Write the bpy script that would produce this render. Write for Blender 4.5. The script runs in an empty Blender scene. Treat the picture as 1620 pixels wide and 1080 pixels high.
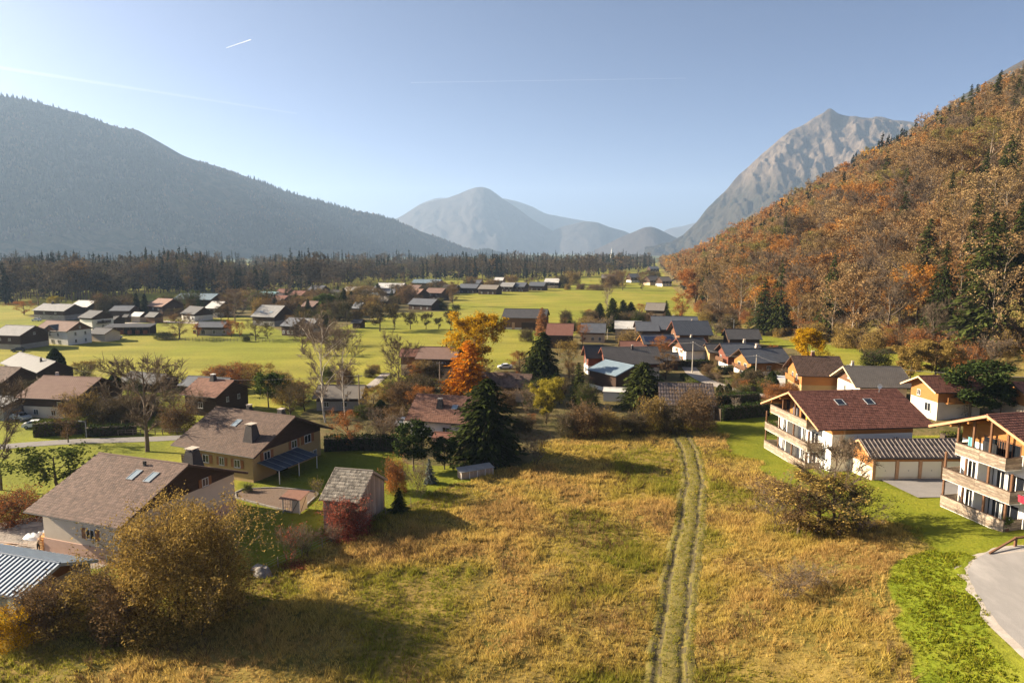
import bpy, bmesh, math, random
import numpy as np
R = math.radians
sc = bpy.context.scene
COL = sc.collection
# ------------------------------------------------------------------ camera
F_PX, PITCH, CAM_H = 1080.0, R(7.5), 33.0
cam_d = bpy.data.cameras.new('camera'); cam_d.lens = 24.0; cam_d.sensor_width = 36.0
cam_d.clip_start = 0.5; cam_d.clip_end = 60000
cam = bpy.data.objects.new('camera', cam_d); COL.objects.link(cam)
cam.location = (0, 0, CAM_H); cam.rotation_euler = (R(90) - PITCH, 0, 0)
sc.camera = cam
# ------------------------------------------------------------------ sky and sun
SUN_EL, SUN_AZ = R(24), R(-76)          # azimuth from the view axis, negative = left
w = bpy.data.worlds.new('World'); sc.world = w; w.use_nodes = True
nt = w.node_tree; nt.nodes.clear()
sk = nt.nodes.new('ShaderNodeTexSky'); sk.sky_type = 'NISHITA'; sk.sun_disc = False
sk.sun_elevation = SUN_EL; sk.sun_rotation = SUN_AZ; sk.altitude = 700
sk.air_density = 0.4; sk.dust_density = 3.2; sk.ozone_density = 2.5
bg = nt.nodes.new('ShaderNodeBackground'); bg.inputs['Strength'].default_value = 0.05
wo = nt.nodes.new('ShaderNodeOutputWorld')
nt.links.new(sk.outputs[0], bg.inputs[0]); nt.links.new(bg.outputs[0], wo.inputs[0])
sd = bpy.data.lights.new('sun', 'SUN'); sd.energy = 5.0; sd.angle = R(0.6); sd.color = (1.0, 0.85, 0.63)
sun = bpy.data.objects.new('sun', sd); COL.objects.link(sun)
sun.rotation_euler = (R(90) - SUN_EL, 0, -SUN_AZ + math.pi)
sun.location = (-200, 60, 200)
# ------------------------------------------------------------------ exposure and engine
vs = sc.view_settings
vs.view_transform = 'Standard'; vs.look = 'None'; vs.gamma = 1.0; vs.exposure = 1.9
vs.use_curve_mapping = False
cy = sc.cycles
cy.max_bounces = 5; cy.diffuse_bounces = 2; cy.glossy_bounces = 2; cy.transmission_bounces = 4
cy.transparent_max_bounces = 8; cy.volume_bounces = 0
cy.use_denoising = True; cy.sample_clamp_indirect = 6; cy.caustics_reflective = False; cy.caustics_refractive = False
HAZE_DENSITY = 0.75e-4
# ------------------------------------------------------------------ numeric helpers
rng = np.random.default_rng(7); random.seed(7)
def S(t): t = np.clip(t, 0, 1); return t*t*(3-2*t)
def _hash(ix, iy, seed):
    h = (ix.astype(np.int64)*374761393 + iy.astype(np.int64)*668265263 + seed*974634777) & 0xFFFFFFFF
    h = ((h ^ (h >> 13))*1274126177) & 0xFFFFFFFF
    return ((h ^ (h >> 16)) & 0xFFFF)/65535.0
def vnoise(x, y, s, seed=0):
    x = np.asarray(x, float)/s; y = np.asarray(y, float)/s
    ix = np.floor(x); iy = np.floor(y); fx = x-ix; fy = y-iy
    fx = fx*fx*(3-2*fx); fy = fy*fy*(3-2*fy)
    a = _hash(ix, iy, seed); b = _hash(ix+1, iy, seed); c = _hash(ix, iy+1, seed); d = _hash(ix+1, iy+1, seed)
    return (a*(1-fx)+b*fx)*(1-fy)+(c*(1-fx)+d*fx)*fy
def fbm(x, y, s, seed=0, o=4):
    t = 0; a = 1; n = 0
    for i in range(o):
        t = t+a*vnoise(x, y, s/2**i, seed+i*17); n += a; a *= .5
    return t/n
def terrain(x, y):
    x = np.asarray(x, float); y = np.asarray(y, float)
    z = 6*S((x-10)/45)*np.clip((112-y)/52, 0, 1)
    z = z+3.2*S((x-50)/45)*S((y-95)/25)*(1-S((y-190)/80))
    return z
def cam_dir(u, v):
    a = (u-810)/F_PX; b = -(v-540)/F_PX
    return np.array([a, math.cos(PITCH)+b*math.sin(PITCH), -math.sin(PITCH)+b*math.cos(PITCH)])
def at(u, v, z=0.0):
    d = cam_dir(u, v); t = (z-CAM_H)/d[2]
    return np.array([d[0]*t, d[1]*t, z])
def gat(u, v):
    p = at(u, v)
    for i in range(8):
        p = at(u, v, float(terrain(p[0], p[1])))
    return p
def depth(p):
    return p[1]*math.cos(PITCH)-(p[2]-CAM_H)*math.sin(PITCH)
def ray_at(u, v, y):
    d = cam_dir(u, v); t = y/d[1]
    return np.array([d[0]*t, y, CAM_H+d[2]*t])
# ------------------------------------------------------------------ materials
MATS = {}
def _new(name):
    m = bpy.data.materials.new(name); m.use_nodes = True
    n = m.node_tree.nodes; n.clear()
    o = n.new('ShaderNodeOutputMaterial')
    MATS[name] = m
    return m, n, m.node_tree.links, o
def ramp(n, cols, pos=None, interp='LINEAR'):
    r = n.new('ShaderNodeValToRGB'); e = r.color_ramp.elements; r.color_ramp.interpolation = interp
    k = len(cols)
    while len(e) < k: e.new(0.5)
    for i, c in enumerate(cols):
        e[i].position = pos[i] if pos else i/(k-1) if k > 1 else 0
        e[i].color = (c[0], c[1], c[2], 1)
    return r
def math_(n, l, op, a, b=None):
    m = n.new('ShaderNodeMath'); m.operation = op
    for i, q in enumerate((a, b)):
        if q is None: continue
        if isinstance(q, (int, float)): m.inputs[i].default_value = q
        else: l.new(q, m.inputs[i])
    return m.outputs[0]
def mat(name, c1, c2=None, scale=3.0, rough=.85, bump=0.0, bscale=None, tint=0.0, spec=.25, wave=None, wbump=.3, metal=0.0, stretch=(1, 1, 1), c3=None, wmix=0.0):
    m, n, l, o = _new(name)
    p = n.new('ShaderNodeBsdfPrincipled'); p.inputs['Roughness'].default_value = rough
    p.inputs['Specular IOR Level'].default_value = spec; p.inputs['Metallic'].default_value = metal
    tc = n.new('ShaderNodeTexCoord'); mp = n.new('ShaderNodeMapping'); mp.inputs['Scale'].default_value = stretch
    l.new(tc.outputs['Object'], mp.inputs[0])
    c2 = c2 or tuple(x*.75 for x in c1)
    nz = n.new('ShaderNodeTexNoise'); nz.inputs['Scale'].default_value = scale; nz.inputs['Detail'].default_value = 6
    nz.inputs['Roughness'].default_value = .62
    l.new(mp.outputs[0], nz.inputs['Vector'])
    cols = [c1, c2] if c3 is None else [c1, c2, c3]
    r = ramp(n, cols, [.3, .7] if c3 is None else [.28, .5, .72])
    l.new(nz.outputs['Fac'], r.inputs[0])
    col = r.outputs[0]
    if tint:
        at_ = n.new('ShaderNodeAttribute'); at_.attribute_name = 'tint'
        v = math_(n, l, 'MULTIPLY_ADD', at_.outputs['Fac'], 2*tint); n[v.node.name].inputs[2].default_value = 1-tint
        hs = n.new('ShaderNodeHueSaturation'); l.new(v, hs.inputs['Value']); l.new(col, hs.inputs['Color']); col = hs.outputs[0]
    l.new(col, p.inputs['Base Color'])
    h = None
    if bump:
        nb = n.new('ShaderNodeTexNoise'); nb.inputs['Scale'].default_value = bscale or scale*6; nb.inputs['Detail'].default_value = 4
        l.new(mp.outputs[0], nb.inputs['Vector'])
        b = n.new('ShaderNodeBump'); b.inputs['Strength'].default_value = bump; b.inputs['Distance'].default_value = .08
        l.new(nb.outputs['Fac'], b.inputs['Height']); h = b
    if wave:
        axis, ws = wave
        wv = n.new('ShaderNodeTexWave'); wv.wave_type = 'BANDS'; wv.bands_direction = axis; wv.wave_profile = 'SAW'
        wv.inputs['Scale'].default_value = ws; wv.inputs['Distortion'].default_value = .15
        l.new(tc.outputs['Object'], wv.inputs['Vector'])
        b2 = n.new('ShaderNodeBump'); b2.inputs['Strength'].default_value = wbump; b2.inputs['Distance'].default_value = .06
        l.new(wv.outputs['Fac'], b2.inputs['Height'])
        if h: l.new(h.outputs[0], b2.inputs['Normal'])
        h = b2
    if h: l.new(h.outputs[0], p.inputs['Normal'])
    l.new(p.outputs[0], o.inputs[0])
    return m
def leafmat(name, cols, pos=None, trans=.3, tint=.35, rough=.7, interp='LINEAR', rand=True):
    m, n, l, o = _new(name)
    oi = n.new('ShaderNodeObjectInfo'); ah = n.new('ShaderNodeAttribute'); ah.attribute_name = 'hue'
    s = math_(n, l, 'FRACT', math_(n, l, 'ADD', oi.outputs['Random'], ah.outputs['Fac'])) if rand else ah.outputs['Fac']
    r = ramp(n, cols, pos, interp); l.new(s, r.inputs[0])
    at_ = n.new('ShaderNodeAttribute'); at_.attribute_name = 'tint'
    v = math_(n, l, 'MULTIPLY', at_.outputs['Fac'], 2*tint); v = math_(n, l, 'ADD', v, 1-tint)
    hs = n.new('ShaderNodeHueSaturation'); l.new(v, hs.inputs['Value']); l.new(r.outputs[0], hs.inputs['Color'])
    d = n.new('ShaderNodeBsdfDiffuse'); t = n.new('ShaderNodeBsdfTranslucent')
    l.new(hs.outputs[0], d.inputs[0]); l.new(hs.outputs[0], t.inputs[0])
    mx = n.new('ShaderNodeMixShader'); mx.inputs[0].default_value = trans
    l.new(d.outputs[0], mx.inputs[1]); l.new(t.outputs[0], mx.inputs[2]); l.new(mx.outputs[0], o.inputs[0])
    return m
# roofs
mat('tile_brown', (.112, .069, .052), (.14, .088, .068), 1.2, .8, .15, tint=.3, c3=(.088, .053, .04))
mat('tile_h2', (.085, .052, .038), (.11, .068, .05), 1.2, .8, .15, tint=.22, c3=(.07, .042, .03))
mat('tile_red', (.195, .078, .05), (.24, .10, .068), 1.0, .75, .15, tint=.28, c3=(.165, .064, .042))
mat('tile_orange', (.165, .078, .052), (.20, .10, .068), 1.0, .85, .2, tint=.2, c3=(.14, .065, .044))
mat('garage_rib', (.115, .092, .078), (.15, .12, .10), 2.0, .5, .1, spec=.4)
mat('tile_garage', (.085, .065, .058), (.12, .09, .08), 2.0, .45, .1, tint=.25, spec=.5)
mat('roof_pink', (.22, .13, .095), (.27, .165, .125), .8, .8, .2, wave=('Y', 1.2), wbump=.5)
mat('roof_brown', (.15, .095, .075), (.20, .125, .10), .9, .85, .2, wave=('Y', 1.2), wbump=.5)
mat('roof_rust', (.15, .065, .046), (.19, .085, .062), .9, .85, .2, wave=('Y', 1.2), wbump=.5)
mat('roof_slate', (.075, .08, .092), (.105, .11, .125), .9, .55, .15, wave=('Y', 1.3), wbump=.5, spec=.4)
mat('roof_dark', (.05, .048, .05), (.075, .07, .07), .9, .6, .15, wave=('Y', 1.3), wbump=.4)
mat('roof_grey', (.19, .185, .18), (.26, .25, .24), .8, .7, .15, wave=('Y', 1.2), wbump=.4)
mat('roof_pale', (.42, .40, .37), (.52, .5, .47), .8, .6, .1, wave=('X', 1.2), wbump=.4)
mat('roof_taupe', (.155, .135, .115), (.20, .175, .15), 1.0, .8, .2, wave=('Y', 1.2), wbump=.5)
mat('roof_blue', (.12, .165, .205), (.16, .21, .25), .6, .75, .05, wave=('X', 1.0), wbump=.4, spec=.2)
mat('roof_teal', (.19, .34, .36), (.25, .4, .42), .6, .45, .05, spec=.5)
mat('metal_blue', (.035, .06, .105), (.05, .08, .13), .8, .5, .03, spec=.4)
mat('metal_rib', (.27, .33, .40), (.33, .39, .46), 1.5, .5, .03, spec=.4)
mat('shake_weathered', (.27, .24, .20), (.20, .17, .135), 2.2, .95, .5, 9, tint=.45, c3=(.34, .31, .26))
mat('solar_panel', (.015, .02, .045), (.02, .028, .06), .5, .15, 0, spec=.6)
mat('tarp_blue', (.045, .06, .085), (.07, .09, .12), 1.0, .5, .15)
# walls
mat('render_cream', (.66, .55, .43), (.58, .47, .36), .5, .9, .12, 12)
mat('render_white', (.80, .77, .71), (.70, .66, .6), .35, .9, .1, 12)
mat('render_beige', (.56, .43, .30), (.48, .36, .25), .5, .9, .12, 12)
mat('render_yellow', (.40, .28, .13), (.34, .24, .11), .6, .9, .12, 12)
mat('render_pink', (.62, .42, .33), (.54, .35, .27), .6, .9, .12, 12)
mat('render_grey', (.34, .31, .28), (.25, .23, .2), .5, .9, .15, 12)
mat('rough_plaster', (.70, .60, .46), (.56, .45, .33), 1.6, .95, .6, 3.5)
mat('stone', (.30, .27, .24), (.2, .18, .16), 2.0, .95, .5, 5)
mat('concrete', (.40, .37, .33), (.32, .29, .26), 1.0, .9, .2)
mat('wood_dark', (.045, .026, .018), (.075, .043, .028), 2.0, .85, .2, wave=('Z', 2.2), wbump=.5, stretch=(.3, .3, 3))
mat('wood_brown', (.13, .065, .034), (.18, .09, .05), 2.0, .8, .2, wave=('Z', 2.2), wbump=.5, stretch=(.3, .3, 3))
mat('wood_orange', (.32, .135, .04), (.39, .175, .055), 2.0, .7, .15, wave=('Z', 2.4), wbump=.45, stretch=(.3, .3, 3))
mat('wood_red', (.13, .042, .024), (.17, .055, .032), 2.0, .75, .15, stretch=(.3, .3, 3))
mat('plank_weathered', (.38, .30, .225), (.20, .15, .11), 1.6, .9, .3, 6, tint=.28, stretch=(.6, .6, 2.5), c3=(.47, .39, .30))
mat('board_grey', (.48, .37, .30), (.36, .27, .215), 1.3, .92, .3, 8, tint=.25, stretch=(3, 3, .3), c3=(.55, .44, .36))
mat('barge_tan', (.42, .23, .12), (.5, .29, .16), 1.5, .8, .1)
mat('barge_dark', (.06, .035, .025), (.085, .05, .035), 1.5, .85, .1)
mat('barge_pale', (.62, .45, .25), (.7, .53, .32), 1.5, .8, .1)
mat('shutter_brown', (.22, .09, .035), (.28, .12, .05), 2, .7, .1)
mat('frame_white', (.72, .7, .66), (.66, .64, .6), 2, .6, .05)
mat('frame_grey', (.3, .31, .32), (.25, .26, .27), 2, .45, .05)
mat('door_cream', (.78, .70, .56), (.72, .64, .5), .4, .6, .05, wave=('Z', 1.6), wbump=.1)
mat('iron_dark', (.03, .028, .028), (.045, .04, .04), 3, .6, .1)
mat('chimney_dark', (.05, .042, .04), (.075, .065, .06), 4, .85, .3)
mat('chimney_pale', (.5, .42, .34), (.4, .33, .27), 4, .9, .2)
mat('fabric_red', (.38, .03, .05), (.3, .02, .04), 3, .9)
mat('fabric_yellow', (.75, .48, .03), (.65, .4, .02), 3, .9)
mat('fabric_teal', (.16, .42, .42), (.12, .34, .35), 3, .9)
mat('fabric_grey', (.16, .15, .16), (.12, .11, .12), 3, .9)
mat('fabric_black', (.018, .018, .02), (.03, .03, .03), 3, .9)
mat('plastic_white', (.78, .78, .76), (.7, .7, .69), 2, .5, .05)
mat('rubber', (.02, .02, .02), (.03, .03, .03), 4, .85)
mat('skin', (.5, .3, .22), (.46, .27, .19), 8, .6)
mat('hair', (.06, .04, .025), (.09, .06, .04), 20, .8)
mat('shirt_tan', (.42, .32, .22), (.36, .27, .18), 10, .9)
mat('car_white', (.75, .75, .74), (.72, .72, .71), 1, .25, spec=.6)
mat('car_dark', (.035, .04, .05), (.03, .033, .04), 1, .25, spec=.6)
mat('car_silver', (.4, .42, .44), (.37, .39, .41), 1, .28, spec=.6)
mat('car_red', (.3, .03, .02), (.27, .025, .02), 1, .28, spec=.6)
mat('lamp_glass', (.75, .75, .7), (.7, .7, .66), 1, .2, spec=.5)
mat('insulator', (.3, .3, .28), (.2, .2, .2), 1, .3, spec=.5)
mat('wire', (.22, .2, .18), (.26, .24, .22), 1, .5)
mat('pole_wood', (.20, .15, .11), (.27, .21, .16), 3, .9, .2, stretch=(3, 3, .3))
mat('pole_concrete', (.46, .41, .34), (.4, .35, .29), 2, .9, .1)
mat('firewood', (.62, .36, .15), (.42, .22, .08), 6, .9, .3)
mat('soil', (.11, .072, .05), (.155, .105, .075), 3.5, .95, .8, 6, c3=(.075, .05, .035))
mat('gravel', (.38, .33, .285), (.30, .26, .225), .8, .95, .4, 14, c3=(.44, .39, .34))
mat('asphalt', (.27, .25, .235), (.21, .195, .185), .3, .95, .35, 20, c3=(.32, .295, .275), stretch=(1, .35, 1))
mat('asphalt_old', (.17, .155, .145), (.22, .20, .185), .5, .95, .25, 20)
mat('leaf_litter', (.42, .16, .07), (.3, .11, .05), 6, .95, .5, 9)
# vegetation
mat('bark_brown', (.115, .085, .06), (.17, .125, .09), 4, .95, .3, stretch=(3, 3, .5))
mat('bark_dark', (.06, .043, .03), (.09, .065, .047), 4, .95, .3, stretch=(3, 3, .5))
mat('bark_pale', (.26, .205, .15), (.19, .145, .105), 3, .9, .2, stretch=(2, 2, .6))
mat('bark_birch', (.62, .55, .46), (.40, .33, .26), 2.5, .85, .1, stretch=(.6, .6, 4))
mat('twig', (.105, .075, .048), (.15, .105, .068), 3, .95)
mat('twig_grey', (.16, .12, .085), (.22, .165, .12), 3, .95)
leafmat('needle_dark', [(.026, .033, .008), (.038, .046, .011), (.021, .029, .009)], trans=.12, tint=.45)
leafmat('needle_olive', [(.045, .055, .014), (.060, .068, .018), (.036, .046, .014)], trans=.15, tint=.45)
leafmat('needle_blue', [(.09, .11, .10), (.11, .13, .12)], trans=.12, tint=.4)
leafmat('needle_far', [(.014, .021, .012), (.026, .034, .017), (.018, .026, .016), (.036, .042, .018)], trans=.1, tint=.4)
leafmat('larch_orange', [(.60, .22, .012), (.66, .25, .015)], trans=.35, tint=.35)
leafmat('larch_brown', [(.36, .17, .06), (.3, .14, .05)], trans=.3, tint=.35)
leafmat('leaf_yellow', [(.50, .28, .008), (.44, .26, .01)], trans=.35, tint=.4)
leafmat('leaf_yellowgreen', [(.38, .29, .035), (.3, .25, .035)], trans=.35, tint=.4)
leafmat('leaf_red', [(.30, .085, .05), (.25, .075, .05)], trans=.35, tint=.45)
leafmat('leaf_rust', [(.36, .15, .04), (.28, .11, .035)], trans=.3, tint=.45)
leafmat('leaf_gold', [(.30, .20, .055), (.26, .18, .05)], trans=.3, tint=.55)
leafmat('leaf_brown', [(.185, .115, .05), (.15, .09, .042)], trans=.25, tint=.5)
leafmat('leaf_orchard', [(.10, .075, .036), (.075, .066, .03)], trans=.2, tint=.4)
leafmat('leaf_green', [(.060, .085, .016), (.085, .10, .022)], trans=.25, tint=.45)
leafmat('leaf_hedge', [(.085, .10, .018), (.10, .105, .022)], trans=.25, tint=.45)
leafmat('leaf_darkgreen', [(.030, .045, .013), (.040, .055, .016)], trans=.2, tint=.45)
leafmat('wood_hill', [(0.293, 0.182, 0.081), (0.213, 0.143, 0.074), (0.333, 0.154, 0.043), (0.333, 0.226, 0.104), (0.414, 0.187, 0.038), (0.224, 0.149, 0.063), (0.299, 0.143, 0.043), (0.207, 0.171, 0.052), (0.31, 0.198, 0.085), (0.575, 0.297, 0.033)],
        [0, .16, .31, .43, .55, .61, .74, .85, .93, .982], trans=.3, tint=.26, interp='CONSTANT')
leafmat('wood_valley', [(.085, .066, .046), (.11, .08, .05), (.075, .064, .044), (.16, .10, .045), (.095, .075, .05), (.125, .105, .04)],
        [0, .25, .45, .7, .78, .94], trans=.2, tint=.4, interp='CONSTANT')
leafmat('grass_dry', [(.20, .205, .024), (.38, .295, .06), (.50, .36, .10), (.46, .30, .10), (.34, .215, .085)], trans=.48, tint=.4, rand=False)
leafmat('grass_lush', [(.17, .19, .012), (.23, .24, .016), (.13, .145, .014), (.28, .25, .03)], trans=.4, tint=.4, rand=False)
def glassmat(name, c, rough=.08):
    m, n, l, o = _new(name); p = n.new('ShaderNodeBsdfPrincipled'); p.inputs['Base Color'].default_value = (*c, 1)
    p.inputs['Roughness'].default_value = rough; p.inputs['Specular IOR Level'].default_value = .8; l.new(p.outputs[0], o.inputs[0])
glassmat('glass_dark', (.012, .014, .018)); glassmat('glass_sky', (.22, .27, .30), .2)
# ------------------------------------------------------------------ mesh builders
class MB:
    def __init__(s): s.v = []; s.f = []; s.m = []; s.t = []
    def add(s, vs, fs, m=0, t=.5):
        o = len(s.v); s.v += [tuple(map(float, p)) for p in vs]
        s.f += [tuple(i+o for i in f) for f in fs]; s.m += [m]*len(fs); s.t += [t]*len(fs); return s
    def box(s, x0, x1, y0, y1, z0, z1, m=0, t=.5):
        return s.add([(x0, y0, z0), (x1, y0, z0), (x1, y1, z0), (x0, y1, z0), (x0, y0, z1), (x1, y0, z1), (x1, y1, z1), (x0, y1, z1)],
                     [(3, 2, 1, 0), (4, 5, 6, 7), (0, 1, 5, 4), (1, 2, 6, 5), (2, 3, 7, 6), (3, 0, 4, 7)], m, t)
    def slab(s, q, th, m=0, t=.5):            # quad seen from above, thickened downwards along its normal
        q = [np.array(p, float) for p in q]
        nrm = np.cross(q[1]-q[0], q[3]-q[0]); nrm /= np.linalg.norm(nrm)
        lo = [p-nrm*th for p in q]
        return s.add(q+lo, [(0, 1, 2, 3), (7, 6, 5, 4), (0, 4, 5, 1), (1, 5, 6, 2), (2, 6, 7, 3), (3, 7, 4, 0)], m, t)
    def bar(s, p0, p1, w, h, m=0, t=.5):      # rectangular beam between two points
        p0 = np.array(p0, float); p1 = np.array(p1, float); d = p1-p0; d /= np.linalg.norm(d)
        up = np.array([0, 0, 1.]) if abs(d[2]) < .95 else np.array([0, 1., 0])
        a = np.cross(d, up); a /= np.linalg.norm(a); b = np.cross(a, d)
        c = [a*w/2*sx+b*h/2*sy for sx, sy in ((-1, -1), (1, -1), (1, 1), (-1, 1))]
        return s.add([p0+k for k in c]+[p1+k for k in c], [(3, 2, 1, 0), (4, 5, 6, 7), (0, 1, 5, 4), (1, 2, 6, 5), (2, 3, 7, 6), (3, 0, 4, 7)], m, t)
    def tube(s, pts, rad, n=6, m=0, t=.5, cap=True):
        pts = [np.array(p, float) for p in pts]; k = len(pts); vv = []
        for i, p in enumerate(pts):
            d = pts[min(i+1, k-1)]-pts[max(i-1, 0)]; d = d/(np.linalg.norm(d)+1e-9)
            up = np.array([0, 0, 1.]) if abs(d[2]) < .9 else np.array([1., 0, 0])
            a = np.cross(d, up); a /= np.linalg.norm(a); b = np.cross(d, a)
            for j in range(n):
                q = 2*math.pi*j/n; vv.append(p+(a*math.cos(q)+b*math.sin(q))*rad[i])
        ff = [(i*n+j, i*n+(j+1) % n, (i+1)*n+(j+1) % n, (i+1)*n+j) for i in range(k-1) for j in range(n)]
        if cap: ff += [tuple(range(n))[::-1], tuple(range((k-1)*n, k*n))]
        return s.add(vv, ff, m, t)
    def prism(s, poly, y0, y1, m=0, axis='y', t=.5):   # polygon in (x,z) extruded along y, or (y,z) along x
        k = len(poly)
        if axis == 'y': a = [(p[0], y0, p[1]) for p in poly]; b = [(p[0], y1, p[1]) for p in poly]
        elif axis == 'x': a = [(y0, p[0], p[1]) for p in poly]; b = [(y1, p[0], p[1]) for p in poly]
        else: a = [(p[0], p[1], y0) for p in poly]; b = [(p[0], p[1], y1) for p in poly]
        return s.add(a+b, [tuple(range(k))[::-1], tuple(range(k, 2*k))]+[(i, (i+1) % k, k+(i+1) % k, k+i) for i in range(k)], m, t)
    def mesh(s, name, mats, smooth=False):
        me = bpy.data.meshes.new(name); me.from_pydata(s.v, [], s.f)
        for q in mats: me.materials.append(MATS[q])
        if len(mats) > 1: me.polygons.foreach_set('material_index', s.m)
        a = me.attributes.new('tint', 'FLOAT', 'FACE'); a.data.foreach_set('value', s.t)
        if smooth: me.polygons.foreach_set('use_smooth', [True]*len(s.f))
        me.validate(); me.update(); return me
def npmesh(name, V, Fa, mats, tint=None, hue=None, mi=None, smooth=False):
    me = bpy.data.meshes.new(name); nv, (nf, k) = len(V), Fa.shape
    me.vertices.add(nv); me.vertices.foreach_set('co', np.ascontiguousarray(V, np.float32).ravel())
    me.loops.add(nf*k); me.loops.foreach_set('vertex_index', np.ascontiguousarray(Fa, np.int32).ravel())
    me.polygons.add(nf); me.polygons.foreach_set('loop_start', np.arange(0, nf*k, k, dtype=np.int32))
    try: me.polygons.foreach_set('loop_total', np.full(nf, k, np.int32))
    except Exception: pass
    for q in mats: me.materials.append(MATS[q])
    if mi is not None: me.polygons.foreach_set('material_index', np.asarray(mi, np.int32))
    for nm, arr in (('tint', tint), ('hue', hue)):
        if arr is not None:
            a = me.attributes.new(nm, 'FLOAT', 'FACE'); a.data.foreach_set('value', np.asarray(arr, np.float32))
    if smooth: me.polygons.foreach_set('use_smooth', np.ones(nf, bool))
    me.update(calc_edges=True); return me
def tag(o, label=None, cat=None, group=None, kind=None):
    for k, q in (('label', label), ('category', cat), ('group', group), ('kind', kind)):
        if q: o[k] = q
    return o
def thing(name, label, cat, loc=(0, 0, 0), rz=0.0, group=None):
    o = bpy.data.objects.new(name, None); COL.objects.link(o); o.empty_display_size = .3
    o.location = loc; o.rotation_euler = (0, 0, rz); return tag(o, label, cat, group)
def obj(name, me, parent=None, mats=None, smooth=False, **kw):
    if isinstance(me, MB): me = me.mesh(name, mats, smooth)
    o = bpy.data.objects.new(name, me); COL.objects.link(o)
    if parent is not None: o.parent = parent
    return tag(o, **kw)
# ================================================================== THE SETTING
def poly_mask(X, Y, poly):
    inside = np.zeros(X.shape, bool); n = len(poly); j = n-1
    for i in range(n):
        xi, yi = poly[i]; xj, yj = poly[j]
        c = ((yi > Y) != (yj > Y)) & (X < (xj-xi)*(Y-yi)/((yj-yi) if abs(yj-yi) > 1e-9 else 1e-9)+xi)
        inside ^= c; j = i
    return inside
def zmask(X, Y, poly, a=3.5):
    return poly_mask(X+(fbm(X, Y, 6, 71, 3)-.5)*2*a, Y+(fbm(X, Y, 6, 72, 3)-.5)*2*a, poly)
def wpoly(px): return [tuple(gat(u, v)[:2]) for u, v in px]
DRY = wpoly([(-260, 1400), (-60, 1000), (100, 985), (230, 985), (400, 905), (470, 880), (540, 850), (600, 815), (640, 800), (700, 772), (760, 752), (830, 738), (860, 708), (900, 684), (1000, 672), (1130, 670), (1150, 690), (1205, 745), (1260, 790), (1330, 830), (1400, 815), (1470, 840), (1490, 865), (1420, 880), (1395, 900), (1405, 1000), (1430, 1080), (1440, 1400)])
LUSH = wpoly([(1395, 885), (1480, 865), (1500, 872), (1528, 900), (1548, 950), (1600, 1015), (1640, 1060), (1750, 1400), (1440, 1400), (1430, 1080), (1402, 980)])
LAWN1 = wpoly([(1130, 670), (1200, 640), (1300, 690), (1620, 690), (1800, 800), (1700, 850), (1580, 868), (1530, 900), (1500, 872), (1480, 860), (1400, 815), (1330, 830), (1205, 745), (1150, 690)])
LAWN2 = wpoly([(380, 765), (420, 735), (510, 712), (620, 700), (640, 735), (720, 760), (640, 800), (600, 815), (540, 850), (470, 880), (400, 905), (380, 860)])
ROUGH = wpoly([(440, 705), (480, 650), (560, 635), (640, 600), (700, 612), (760, 596), (830, 566), (930, 520), (1100, 520), (1270, 555), (1400, 600), (1620, 610), (1620, 690), (1300, 690), (1200, 640), (1130, 672), (900, 684), (830, 738), (640, 735), (620, 702), (510, 712)])
VILLAGE = wpoly([(380, 474), (560, 460), (724, 452), (708, 492), (620, 496), (560, 512), (470, 532), (430, 516), (385, 500)])
VILLAGE2 = wpoly([(40, 500), (120, 482), (240, 476), (360, 470), (385, 500), (300, 506), (200, 506), (120, 512)])
YARD = wpoly([(-60, 835), (75, 815), (80, 868), (190, 885), (150, 900), (-60, 880)])
BUSHY = wpoly([(-200, 1080), (-60, 1000), (60, 985), (160, 985), (330, 975), (400, 915), (370, 1000), (200, 1040), (40, 1080)])
TRACK_PX = [(1050, 1250), (1056, 1085), (1066, 1000), (1075, 925), (1090, 831), (1099, 760), (1092, 715), (1080, 692), (1072, 680)]
def curve(pts, step):
    P = np.array(pts, float); d = np.r_[0, np.cumsum(np.linalg.norm(np.diff(P, axis=0), axis=1))]
    t = np.arange(0, d[-1], step)
    Q = np.stack([np.interp(t, d, P[:, i]) for i in range(P.shape[1])], 1)
    k = max(1, int(3/step)); ker = np.ones(2*k+1)/(2*k+1)
    pad = np.pad(Q, ((k, k), (0, 0)), mode='reflect', reflect_type='odd')
    return np.stack([np.convolve(pad[:, i], ker, 'valid') for i in range(Q.shape[1])], 1)
TRACK = curve([gat(u, v)[:2] for u, v in TRACK_PX], .4)
def track_x(y): return np.interp(y, TRACK[:, 1], TRACK[:, 0])
def in_track(x, y, w): return (np.abs(x-track_x(y)) < w) & (y < TRACK[-1, 1]-.5)
def bumps(x, y):
    return (fbm(x, y, 5.5, 3, 3)-.5)*.75+(vnoise(x, y, 1.3, 11)-.5)*.28
def ground_z(x, y, dry=None):
    x = np.asarray(x, float); y = np.asarray(y, float)
    if dry is None: dry = poly_mask(x, y, DRY).astype(float)
    z = terrain(x, y)+dry*bumps(x, y)*np.clip((150-y)/60, 0, 1)
    z = z+(fbm(x, y, 60, 5, 3)-.5)*.7*S((y-130)/120)
    return z
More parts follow.
